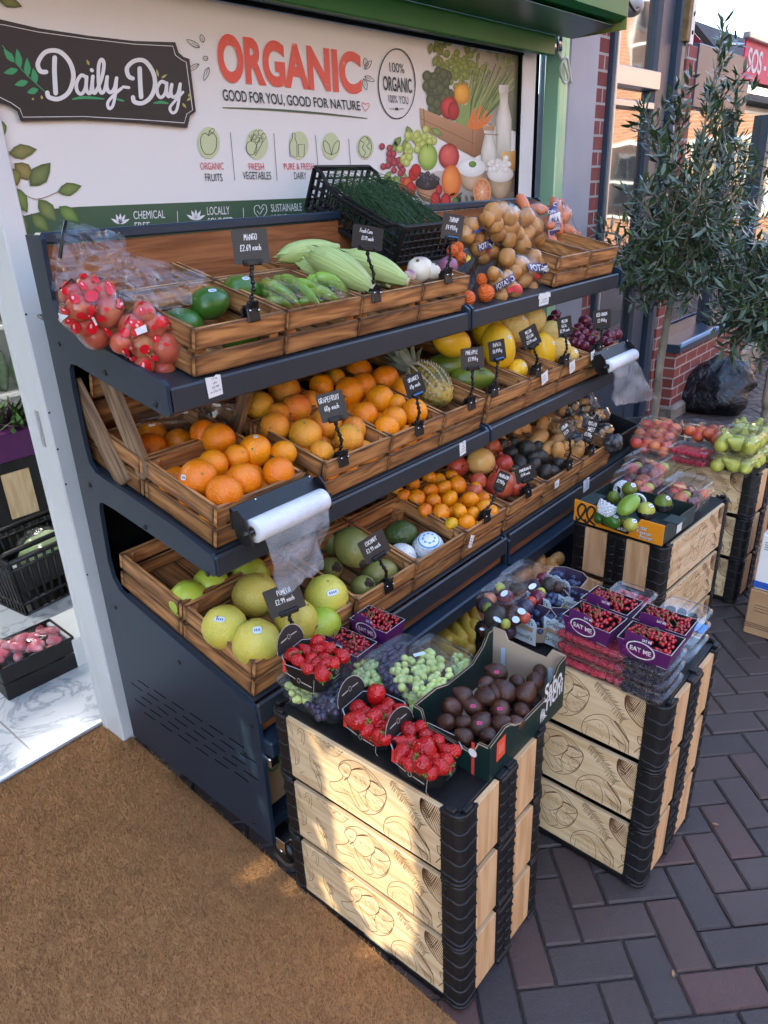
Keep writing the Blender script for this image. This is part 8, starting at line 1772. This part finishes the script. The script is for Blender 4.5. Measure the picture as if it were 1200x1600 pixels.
# black folding crate of dill, tipped forward on the back of the top shelf
def dill_crate():
    o = ony(477, 327, 1.80); tb = ony(490, 254.6, 1.80)
    A = V((1.735, 1.80, 1.548)); Yd = V((0, -.35, -.155)).normalized(); Xd = V((1, .03, 0)).normalized(); Zd = Xd.cross(Yd) * -1; Zd = Zd if Zd.z > 0 else -Zd
    W, L, H = .262, .385, .125
    t = thing('plastic_crate', 'black slatted plastic crate full of dill, tipped forward on the top shelf', 'crate', A); T = M.Translation(V((0, 0, 0))) @ frame((0, 0, 0), Xd, Yd, Zd)
    def lat(o_, ea, eb, la, lb, na, nb, cut=None):
        m_ = MB(); R = frame((0, 0, 0), ea, eb, V(ea).cross(V(eb))).to_3x3()
        for i in range(na + 1):
            p = V(o_) + V(ea) * la * i / na; h = lb * (cut(i / na) if cut else 1); m_.box(p + V(eb) * h / 2, (.0055 if 0 < i < na else .012, h, .007 if 0 < i < na else .012), R, .001)
        for j in range(nb + 1):
            if j == nb and cut:
                Pt = [V(o_) + V(ea) * la * k / 12 + V(eb) * lb * cut(k / 12) for k in range(13)]
                m_.tube(Pt, .006, 6)
            else: m_.box(V(o_) + V(ea) * la / 2 + V(eb) * lb * j / nb, (la, .0055 if 0 < j < nb else .014, .007 if 0 < j < nb else .013), R, .001)
        m_.v = [tuple(T @ V(v)) for v in m_.v]; return m_
    X, Y, Z = V((1, 0, 0)), V((0, 1, 0)), V((0, 0, 1))
    lat((0, 0, 0), X, Z, W, H, 8, 4).build('back_wall', K['blackm'], t); fw = lat((0, L, 0), X, Z, W, H * .86, 9, 5); fw.build('front_wall', K['blackm'], t)
    MB().box(T @ V((W / 2, L - .003, H * .40)), (W * .62, .003, H * .55), T.to_3x3(), .001).build('front_plate', K['blackm'], t)
    cut = lambda s: 1 if s < .08 else (.98 - .28 * min(1, (s - .08) / .14)) if s < .22 else .70 if s < .84 else .70 + .2 * min(1, (s - .84) / .1)
    for x in (0, W): lat((x, 0, 0), Y, Z, L, H, 16, 5, cut).build('side_wall', K['blackm'], t)
    MB().box(T @ V((W / 2, L / 2, -.003)), (W, L, .005), T.to_3x3(), .001).build('floor', K['blackm'], t)
    r = random.Random(6); d = MB()
    for k in range(900):
        x = r.uniform(.012, W - .012); y = r.uniform(.02, L * .55); z = .04 + (.085 * r.random() + .05 * noise.noise(V((x * 22, y * 16, 4)))) * (1 - .3 * y / L); l = r.uniform(.09, .20); dx = r.gauss(0, .05); P = [V((x, y, z)), V((min(max(x + dx * .5, .01), W - .01), y + l * .5, z + r.uniform(.0, .025))), V((min(max(x + dx, .008), W - .008), min(y + l, L - .01), max(.02, z - r.uniform(.0, .04))))]
        d.tube([T @ V(p) for p in spline([tuple(p) for p in P], 3)], .0008, 3, False)
        if k < 640:
            for j in range(7):
                c = T @ P[j % 3].lerp(P[(j + 1) % 3], r.random()); u_ = V((r.gauss(0, 1), r.gauss(0, 1), r.gauss(.3, .8))).normalized() * r.uniform(.008, .018); s_ = u_.cross(V((r.gauss(0, 1), r.gauss(0, 1), 1))).normalized() * .0010; d.add([c - s_, c + s_, c + u_], [(0, 1, 2)])
    o = d.mesh('dill', K['leafd']); tag(put(o, 'dill', None, A), 'dark green bunched dill filling the black plastic crate', 'dill')
dill_crate()
# tags with writing stuck to the crate fronts
for S, u, v, w_, h_, rot, y in ((S3, 736, 846, 9, 21, -.45, 1.108), (S3, 870, 756, 13, 12, .1, 1.106), (S2, 851, 590, 19, 18, .25, 1.186), (S2, 894, 573, 17, 18, .25, 1.186), (S2, 926, 555, 12, 14, .2, 1.186)):
    p = ony(u, v, y - .018); a, b_ = pxsize(p, w_), pxsize(p, h_); T = frame((0, 0, 0), (math.cos(rot), 0, math.sin(rot)), (-math.sin(rot), 0, math.cos(rot)), (0, -1, 0))
    o = MB().prism([(-a / 2, -b_ / 2), (a / 2, -b_ / 2 + .001), (a / 2 + .002, b_ / 2), (0, b_ / 2 - .002), (-a / 2, b_ / 2)], 0, .0008, T).build('paper_tag', K['white'], None, f'white paper price tag stuck to the crate front under the {dict([(736, "mandarins"), (870, "avocados"), (851, "yellow melons"), (894, "netted melons"), (926, "red onions")])[u]}', 'price tag', None, None, p)
    tx = MB()
    for k in range(3): tx.stroke([(-a * .35, b_ * (.2 - .2 * k)), (a * (.1 + .1 * k), b_ * (.2 - .2 * k))], .0016, .001, T)
    tx.build('print', K['ink'], o)
# plantains and onions in crates low under the ledge
PLN = MB().tube(spline([(-.10, 0, .012), (-.085, 0, .006), (-.03, 0, -.006), (.03, 0, -.006), (.085, 0, .008), (.105, 0, .018)], 4), [.006, .010, .014, .017, .018, .019, .019, .019, .0195, .0195, .0195, .019, .019, .018, .017, .016, .014, .011, .008, .006, .005], 8).mesh('plantain', K['pad'])
for k, (u, v) in enumerate(((668, 982), (690, 985), (705, 970), (715, 1000), (650, 1000), (735, 985), (680, 1005), (640, 985), (700, 1015), (725, 965), (745, 970), (665, 1020), (630, 1005))):
    p = onz(u, v, .34 + .006 * (k % 3)); tag(put(PLN, 'plantain', None, p, (rnd.uniform(-.3, .3), rnd.uniform(-.2, .2), 1.1 + rnd.uniform(-.35, .35)), 1.1), 'ripe yellow plantain under the stand ledge', 'plantain', 'plantains under the ledge')
t = thing('produce_crate', 'dark crate of plantains low under the front ledge', 'crate', (1.42, 1.16, .165)); MB().box((.3, -.02, .07), (.62, .012, .13), None, .002).box((.3, .3, .07), (.62, .012, .13), None, .002).build('long_board', K['crate'], t); MB().box((.3, .14, .006), (.6, .3, .008)).build('floor', K['crate'], t); MB().box((0, .14, .07), (.012, .3, .13), None, .002).box((.6, .14, .07), (.012, .3, .13), None, .002).build('end_board', K['crate'], t)
for k in range(14): p = onz(800 + 13 * (k % 6) + 5 * (k // 6), 895 - 16 * (k // 6) + rnd.uniform(-5, 5), .36); tag(put(PT[k % 4], 'cassava_root', None, p, (k, k, k), 1.0), 'brown cassava root in shade under the ledge', 'cassava', 'cassava under the ledge')
b = boxes('carton', K['kraft'], None, (0, 0, 0), ((1.0, 1.30, .31), (.36, .26, .30), .003)); tag(b, 'brown cardboard carton with green PRODUCE lettering under the nearer stand', 'carton'); g = MB(); put_text(g, 'PRODUCE', lambda x, y: (.822 + .22 * x, 1.1685, .345 + .045 * y), bold=.02); g.stroke(ell(.865, .29, .02, .025, n=14) + [(.885, .29)], .006, 0, frame((0, 1.1684, 0), (1, 0, 0), (0, 0, 1), (0, -1, 0))); g.build('lettering', simple('green_carton_ink', (.05, .16, .05), .6), b)

# ---- the two farther crate stacks: exotic fruit box and boxed fruit, nectarines, raspberries, pears
def exotic_box():
    a = V((2.034, .668, 0)); X = (rotz(rad(-4)) @ V((1, 0, 0))); Y = (rotz(rad(-4)) @ V((0, 1, 0))); z0 = .568
    t = thing('cardboard_box', 'orange fronted box lettered Exotic Passion Fruits with mixed green fruit', 'box', (a.x, a.y, z0), (0, 0, rad(-4)))
    og = simple('orange_card', (.85, .30, .012), .5); dkc = simple('dark_bottle_card', (.018, .034, .030), .5); L, W, H = .305, .225, .062
    T = frame((0, 0, 0), (0, -1, 0), (0, 0, 1), (-1, 0, 0))
    P = [(-L, 0), (0, 0), (0, H + .006), (-.075, H + .006), (-.085, H - .014), (-.20, H - .014), (-.215, H + .006), (-L, H + .012)]
    f = MB().prism(P, -.002, .002, T).build('front_wall', og, t)
    for x0, x1, y0, y1 in ((0, W, 0, .003), (0, W, L - .003, L), (W - .003, W, 0, L)): MB().box(((x0 + x1) / 2, (y0 + y1) / 2, H / 2), (x1 - x0, y1 - y0, H), None, .001).build('side_wall', dkc, t)
    MB().box((W / 2, L / 2, .003), (W, L, .004)).build('floor', dkc, t); [MB().box(c, d, None, .001).build('corner_flap', dkc, t) for c, d in (((.075, .003, H), (.06, .05, .003)), ((.06, L - .03, H), (.1, .05, .003)))]
    q = MB()
    for x in (-.295, -.262): q.stroke(spline([(x, .012), (x + .006, .002), (x + .028, .040), (x + .030, .058), (x + .016, .064), (x + .004, .045), (x + .010, .020), (x + .034, .004)], 5), .0075, .0024, T)
    q.build('looped_logo', K['ink'], f)
    b = MB().prism([(-.205, .012), (-.115, .004), (-.108, .010), (-.112, .030), (-.155, .040), (-.205, .034)], .002, .0026, T).build('badge', K['ink'], f)
    x = MB(); put_text(x, 'flu', lambda u, v: T @ V((-.198 + .024 * u, .018 + .014 * v, .0030)), .02); put_text(x, 'kata', lambda u, v: T @ V((-.158 + .040 * u, .013 + .013 * v, .0030)), .02); x.build('lettering', K['white'], b)
    x = MB(); x.stroke([(-.171, .014), (-.161, .026)], .004, .0031, T); x.stroke([(-.161, .014), (-.171, .026)], .004, .0031, T); x.flat(ell(-.160, .036, .009, .004, rot=.4), .0031, T); x.build('fruit_mark', og, b)
    for k, s in enumerate(('Exotic', 'Passion', 'Fruits!')):
        for d_, m_ in ((.0008, K['ink']), (0, K['white'])):
            x = MB(); put_text(x, s, lambda u, v: T @ V((-.092 + .010 * k + (.040 + .006 * (k == 1)) * u + d_, .036 - .0145 * k + .0115 * v - d_, .0026 if d_ else .0031)), .045 if d_ else .015); x.build('lettering', m_, f)
    MB().box((.11, -.0012, .030), (.035, .0006, .045)).build('white_sticker', K['white'], t)
    tr_ = lambda a_, b_: (890 + a_ / 7.06, 730 + b_ / 7.06)
    GR = fruit(.034, (1, .92, 1.35), .04, 2, 3, 22, 15, .0, [K['mango'], K['stem']], .06, .1); PF = fruit(.034, (1, 1, 1.02), .03, 2, 4, 20, 14, .05, [K['papaya'], K['stem']], .08); YF = fruit(.034, (1, 1, 1.05), .03, 2, 6, 20, 14, .05, [K['pear'], K['stem']], .08)
    ch = MB(); ch.ball((0, 0, 0), (.032, .026, .046), 22, 16, 0, None, None, lambda p: p * (1 - .22 * p.z) * (1 + .05 * math.cos(5 * math.atan2(p.y, p.x))))
    CHM = ch.mesh('chayote', skin('chayote_skin', (.24, .40, .045), (.20, .34, .04), 10, .35, .15, 90))
    for nm_, me, u, v, r, d, z, lb in (('mango', GR, 255, 505, 62, (1, .6, .2), .03, 'dark green mango in the box corner under the looped logo'), ('mango', GR, 330, 545, 70, (.9, .5, .3), .035, 'dark green mango beside the white foam net'), ('mango', GR, 465, 595, 85, (.2, 1, .0), .045, 'large dark green mango at the front of the exotic box'), ('mango', GR, 605, 590, 60, (.9, .2, .1), .035, 'green mango wedged behind the small yellow fruit'), ('papaya', YF, 672, 635, 80, (.6, .7, .0), .05, 'small yellow-green fruit with white sticker at the cut-out edge'), ('papaya', PF, 485, 330, 72, (.2, .2, .9), .085, 'yellow-green papaya tip poking from the left foam net'), ('papaya', PF, 660, 245, 85, (.6, .2, .5), .11, 'green papaya in the upper foam net'), ('chayote', CHM, 628, 440, 110, (-.7, .3, -.5), .10, 'bright green ridged chayote on top of the box'), ('passion_fruit', YF, 845, 480, 98, (0, 0, 1), .075, 'yellow fruit in a black net cup'), ('passion_fruit', PF, 1030, 395, 100, (0, .1, 1), .085, 'green fruit with white label in a black net cup')):
        p = onz(*tr_(u, v), z0 + z); o = tag(put(me, nm_, None, p, aim(d), pxsize(p, r / 7.06) / .035), lb, nm_.replace('_', ' '))
        if v in (595, 635, 480, 395, 245): stick(o, (-.2, -.55, .8), .016, .014, 'stickw')
        if v in (480, 395):
            R_ = pxsize(p, r / 7.06) * 1.07; n_ = MB()
            for k in range(9): a_ = rad(95 + k * 9); n_.tube([(math.sin(a_) * R_ * math.cos(b__ * PI / 12), math.sin(a_) * R_ * math.sin(b__ * PI / 12), math.cos(a_) * R_ + .003 * (b__ % 2)) for b__ in range(24)], .0022, 4, False, closed=True)
            n_.ball((0, 0, 0), R_ * .975, 16, 10, 0, None, None, lambda q: V((q.x, q.y, min(q.z, -.12)))); tag(put(n_.mesh('net_cup', K['blackm']), 'net_cup', None, p), 'black net cup holding the ' + ('yellow' if v == 480 else 'green') + ' fruit', 'net cup')
    fm = simple('white_foam', (.74, .76, .78), .6)
    for (u, v), r, ax, lb, h0, h1 in (((425, 425), 105, (-.45, .25, -.86), 'white foam net round the left papaya', .25, 1.0), ((605, 245), 100, (-.8, .3, .1), 'white foam net round the upper papaya', -.1, 1.0), ((745, 385), 90, (.8, .2, -.1), 'white foam net behind the chayote', .1, 1)):
        p = onz(*tr_(u, v), z0 + .09); R_ = pxsize(p, r / 7.06); q = V(ax).to_track_quat('Z', 'Y'); n_ = MB()
        for s in (-1, 1):
            for k in range(13):
                P = []
                for j in range(7): f_z = h0 * -1 + (h1 + h0) * j / 6 * .95; a_ = 2 * PI * k / 13 + s * j * .242; w_ = math.sqrt(max(.1, 1 - min(1, abs(f_z)) ** 2 * .8)); P.append(q @ V((R_ * w_ * math.cos(a_), R_ * w_ * math.sin(a_), R_ * 1.15 * f_z)))
                n_.tube(P, .0026, 4, False)
        tag(put(n_.mesh('foam_net', fm), 'foam_net', None, p), lb, 'foam net')
    X3 = rad(-4)
    for k, (c, z, lb) in enumerate((((2.345, .880), .585, 'clear box of pinkish fruit left behind the exotic box'), ((2.345, .715), .585, 'clear box of green and red fruit right behind the exotic box'), ((2.48, .900), .600, 'farther clear box raised behind the left one'))):
        clam(lb, c, z, .165, .145, .085, X3, lid=.5)
        for j in range(9): m_ = (PM[0], MX[1], PL[2], PL[3], MX[0])[(j + k * 2) % 5]; p = V((c[0] - .045 + .045 * (j % 3), c[1] - .04 + .04 * (j // 3), z + .03)); tag(put(m_, 'prickly_pear', None, p, (j, k, j), .62 if m_ is PM[0] else 1.15), 'pink or green fruit inside a ' + lb.split(' of ')[0], 'fruit', 'fruit in the boxes by the exotic box')
exotic_box()
NE = [fruit(.032, (1, 1, .95), .02, 2, i, 18, 12, .08, [K['peach'], K['stem']], .05) for i in range(2)]
def pearm():
    b = MB(); b.lathe([(.0005, -.042), (.016, -.040), (.029, -.024), (.031, -.006), (.025, .014), (.016, .030), (.011, .044), (.005, .050), (.0005, .050)], 18, None, 0, True, lambda p, a, t: p * (1 + .05 * noise.noise(p * 30))); b.tube([(0, 0, .048), (.003, 0, .062)], .0018, 5, True, 1); return b.mesh('pear', [K['pear'], K['stem']])
PE = pearm()
pu = film('pink_clear_tray', (1, .80, .84), .45, .05, .15, 12, .06, (.8, .3, .35)); _cl['pink'] = None
for k, (c, z, lb) in enumerate((((2.800, 1.01), .566, 'clear tray of nectarines at the front left of the farthest stack'), ((2.905, 1.04), .570, 'clear tray of nectarines behind the front left one'), ((3.02, 1.06), .575, 'clear tray of nectarines at the back, lid catching light'), ((3.00, .87), .590, 'small clear tray of nectarines behind the raspberries'))):
    o = clam(lb, c, z, .10, .17, .080, rad(-2), name='nectarine_tray')
    for j in range(10): p = V((c[0] - .028 + .028 * (j % 3), c[1] - .055 + .037 * (j // 3), z + .030 + .018 * (j % 2))); tag(put(NE[j % 2], 'nectarine', None, p, (j, k, j), .74), 'red nectarine in a ' + lb, 'nectarine', 'nectarines')
for k in range(2): c = (2.80, .855); clam(f'clear box of raspberries on the farthest stack, {("lower", "upper")[k]} one', c, .566 + .034 * k, .11, .16, .034, rad(-2)); berries('raspberry', RASP, c, .578 + .034 * k, .085, .135, 0, rad(-2), f'red raspberry in the {("lower", "upper")[k]} box beside the pears', 'raspberries')
for k in range(2):
    for i in range(2):
        c = (2.80 + .15 * i, .690 - .005 * i); lb = f'clear box of green pears, {("lower", "upper")[k]} {("front", "rear")[i]} one'; clam(lb, c, .566 + .082 * k, .145, .150, .080, rad(-2), lid=.3, name='pear_box')
        for j in range(9): p = V((c[0] - .046 + .046 * (j % 3), c[1] - .046 + .046 * (j // 3), .566 + .082 * k + .034 + .006 * (j % 2))); tag(put(PE, 'pear', None, p, (rnd.uniform(-.5, 2), rnd.uniform(-1, 1), rnd.uniform(0, 6)), .80), 'green pear in a ' + lb, 'pear', 'pears')
# cartons at the right edge
tag(boxes('carton', K['kraft'], None, (0, 0, 0), ((2.80, .33, .095), (.34, .39, .19), .004)), 'brown cardboard carton on the paving beside the farthest stack', 'carton')
o = tag(boxes('carton', K['white'], None, (0, 0, 0), ((2.80, .335, .303), (.33, .37, .222), .004)), 'white carton with a blue band standing on the brown carton', 'carton'); MB().box((2.6335, .335, .213), (.002, .37, .026)).build('blue_band', simple('carton_blue', (.02, .09, .42), .5), o)
q = MB(); T = frame((2.634, .5, .30), (0, -1, 0), (0, 0, 1), (-1, 0, 0))
for k in range(4): q.stroke([(-.005, .085 - .009 * k), (.06 + .02 * (k % 2), .085 - .009 * k)], .0022, .0008, T)
q.flat(ell(.10, -.02, .016, .020), .0008, T); q.build('print', K['ink'], o)
q = MB(); T = frame((2.6295, .5, .10), (0, -1, 0), (0, 0, 1), (-1, 0, 0))
for k in range(3): q.stroke([(.0, .03 - .012 * k), (.12, .03 - .012 * k)], .002, .0008, T)
for k in range(3): q.stroke([(-.02, -.05 - .008 * k), (.3, -.05 - .008 * k)], .0025, .0008, T)
q.build('print', K['ink'], bpy.data.objects['carton.001'])
t = thing('salad_tub', 'pink and green printed tub on top of the white carton', 'tub', (2.70, .425, .415)); MB().lathe([(.0, 0), (.060, 0), (.072, .03), (.070, .055)], 20).build('tub', simple('pink_tub', (.66, .18, .24), .35, (.75, .55, .52), 30), t); MB().lathe([(.074, .054), (.076, .066), (.070, .070), (.0, .071)], 20).build('lid', simple('green_lid', (.12, .38, .06), .35, (.55, .62, .50), 26), t)

# ---- just inside the doorway
def inside():
    t = thing('shopping_basket', 'black plastic shopping basket holding a wrapped cabbage inside the doorway', 'basket', (1.16, 3.05, .022), (0, 0, .12)); W, D, H = .46, .34, .26
    m_ = MB(); lo = [(-W * .44, -D * .44), (W * .44, -D * .44), (W * .44, D * .44), (-W * .44, D * .44)]; hi = [(-W / 2, -D / 2), (W / 2, -D / 2), (W / 2, D / 2), (-W / 2, D / 2)]
    for i in range(4):
        a, b, c, d = V((*lo[i], .0)), V((*lo[(i + 1) % 4], 0)), V((*hi[(i + 1) % 4], H)), V((*hi[i], H)); n_ = 12
        for f in (0, .22, .86, 1): m_.tube([a.lerp(d, f), b.lerp(c, f)], .012 if f in (0, 1) else .008, 4)
        for k in range(n_ + 1): m_.tube([a.lerp(b, k / n_), d.lerp(c, k / n_)], .0075, 4)
        m_.add([a.lerp(d, .4), b.lerp(c, .4), b.lerp(c, .84), a.lerp(d, .84)], [(0, 1, 2, 3)])
    m_.add([(*q, .004) for q in lo], [(0, 1, 2, 3)]); m_.build('basket_body', K['black'], t); MB().tube([(-W / 2, -D * .3, H), (-W / 2 + .02, -D * .35, H + .02), (W / 2 - .02, -D * .35, H + .02), (W / 2, -D * .3, H)], .012, 6).build('handle', K['black'], t)
    cb = simple('pale_cabbage', (.42, .52, .26), .45, (.24, .38, .14), 14, .8, 20); tag(MB().ball((0, 0, 0), (.13, .11, .10), 20, 14, 0, None, None, lambda p: p * (1 + .10 * noise.noise(p * 3))).build('cabbage', cb, None, loc=(1.20, 3.05, .17)), 'pale wrapped cabbage in the black shopping basket', 'cabbage'); crumple('clear wrap round the cabbage in the basket', (1.2, 3.05, .19), .14, K['film'], 5, amp=.15)
    t = thing('cardboard_tray', 'black card tray of bagged radishes on the marble floor', 'tray', (.80, 2.36, .022), (0, 0, rad(-2)))
    for z in (0, .068):
        for c, d in (((0, 0, .032), (.26, .004, .062)), ((0, .19, .032), (.26, .004, .062)), ((-.13, .095, .032), (.004, .19, .062)), ((.13, .095, .032), (.004, .19, .062))): MB().box((c[0], c[1], c[2] + z), d, None, .001).build('tray_wall', K['blackm'], t)
    q = MB(); q.box((0, .095, .004), (.26, .19, .005)); q.build('floor', K['blackm'], t)
    it = [(rnd.uniform(-.11, .11), rnd.uniform(.01, .18)) for _ in range(34)]
    RD = MB().ball((0, 0, 0), (.014, .014, .024), 12, 9).mesh('radish', simple('radish_pink', (.58, .04, .09), .35, (.72, .34, .36), 20, vary=.2))
    S_ = []
    for k, (x, y) in enumerate(it): p = V((.80 + x, 2.36 + y, .145 + rnd.uniform(-.02, .025) - .8 * x * x)); S_.append((p, .024)); tag(put(RD, 'radish', None, p, (1.5, rnd.uniform(-.4, .4), rnd.uniform(0, 6)), 1.15), 'red radish in the clear bag on the black tray', 'radish', 'bagged radishes')
    c, P, sf = bag_skin(S_, 1.1); tag(put(MB().grid([[q_ - c for q_ in row] for row in P], 0, True, None, True).mesh('radish_bag', K['filmtight']), 'radish_bag', None, c), 'clear knotted bag stretched over the radishes', 'bag')
    tag(MB().box((1.0, 2.46, .082), (.16, .22, .12), None, .004).build('floor_step', K['whitep'], None), 'low white step against the door post on the marble floor', 'step')
    t = thing('produce_box', 'dark box printed with a white garlic bulb behind the basket end', 'box', (1.30, 2.86, .022)); MB().box((.1, .1, .15), (.2, .16, .18), None, .003).build('box_body', simple('dark_green_box', (.02, .03, .03), .5), t); MB().box((.1, .1, .03), (.2, .16, .05), None, .003).build('box_foot', K['kraft'], t)
    g = MB(); T = frame((-.001, .1, .15), (0, -1, 0), (0, 0, 1), (-1, 0, 0)); g.flat(ell(.0, -.01, .038, .036), .001, T); g.flat([(-.01, .02), (.012, .02), (.004, .07), (-.004, .07)], .001, T); g.build('garlic_print', simple('garlic_print', (.66, .60, .46), .6), t)
    t = thing('flower_crate', 'dark crate with a purple band and leafy plants further inside', 'crate', (1.36, 3.9, .022)); MB().box((.1, 0, .20), (.44, .4, .40), None, .004).build('crate_body', K['blackm'], t); MB().box((.1, -.005, .47), (.45, .42, .14), None, .004).build('purple_band', K['purple'], t); MB().box((.02, -.205, .22), (.14, .01, .24)).build('wood_panel', K['pine'], t)
    lf = MB()
    for k in range(260):
        a = rnd.uniform(0, 6.3); d = V((math.cos(a), math.sin(a), rnd.uniform(.2, 1.4))).normalized(); p = V((.1 + rnd.gauss(0, .10), rnd.gauss(0, .10), .54)); l = rnd.uniform(.06, .17); s = d.cross(V((0, 0, 1))) * .022; lf.add([p, p + d * l * .5 + s, p + d * l, p + d * l * .5 - s], [(0, 1, 2, 3)])
    lm = Mat('purple_green_leaf'); lm.p(Base_Color=lm.mix((.06, .15, .03), (.06, .02, .05), lm.ramp(lm.isl(), (.45, 0), (.6, 1))), Roughness=.5); tag(put(lf.mesh('leafy_plant', lm.m), 'leafy_plant', None, (1.36, 3.9, .03)), 'leafy green and purple plants in the crate inside the shop', 'plant')
    t = thing('chiller_shelf', 'white shelving with bagged greens at the back of the shop', 'shelf', (2.1, 5.3, .022)); MB().box((.1, .75, .9), (1.4, .06, 1.8)).build('back_panel', K['whitep'], t)
    for z in (.30, .78, 1.25): MB().box((.0, .45, z), (1.5, .55, .03), None, .004).build('shelf_board', K['whitep'], t)
    K['bagg'] = simple('bagged_greens', (.07, .14, .06), .3, (.16, .20, .15), 26); gb = MB().ball((0, 0, 0), (.055, .05, .15), 12, 9, 0, None, None, lambda p: p * (1 + .2 * noise.noise(p * 3))).mesh('bagged_greens', K['bagg']); pk = MB().box((0, 0, 0), (.09, .06, .13), None, .01).mesh('packet', simple('red_white_packet', (.55, .05, .05), .4, (.6, .6, .62), 18))
    for z in (.45, .94):
        for k in range(13): tag(put(gb, 'bagged_greens', None, (1.40 + .11 * k, 5.55 + .02 * (k % 2), z + .04), (.1, 0, k)), 'bag of dark greens standing on the white shelving', 'greens', 'bagged greens')
    for k in range(13): tag(put(pk, 'packet', None, (1.38 + .11 * k, 5.55, 1.37), (0, 0, .2 * (k % 3))), 'red and white packet on the upper white shelf', 'packet', 'packets')
inside()
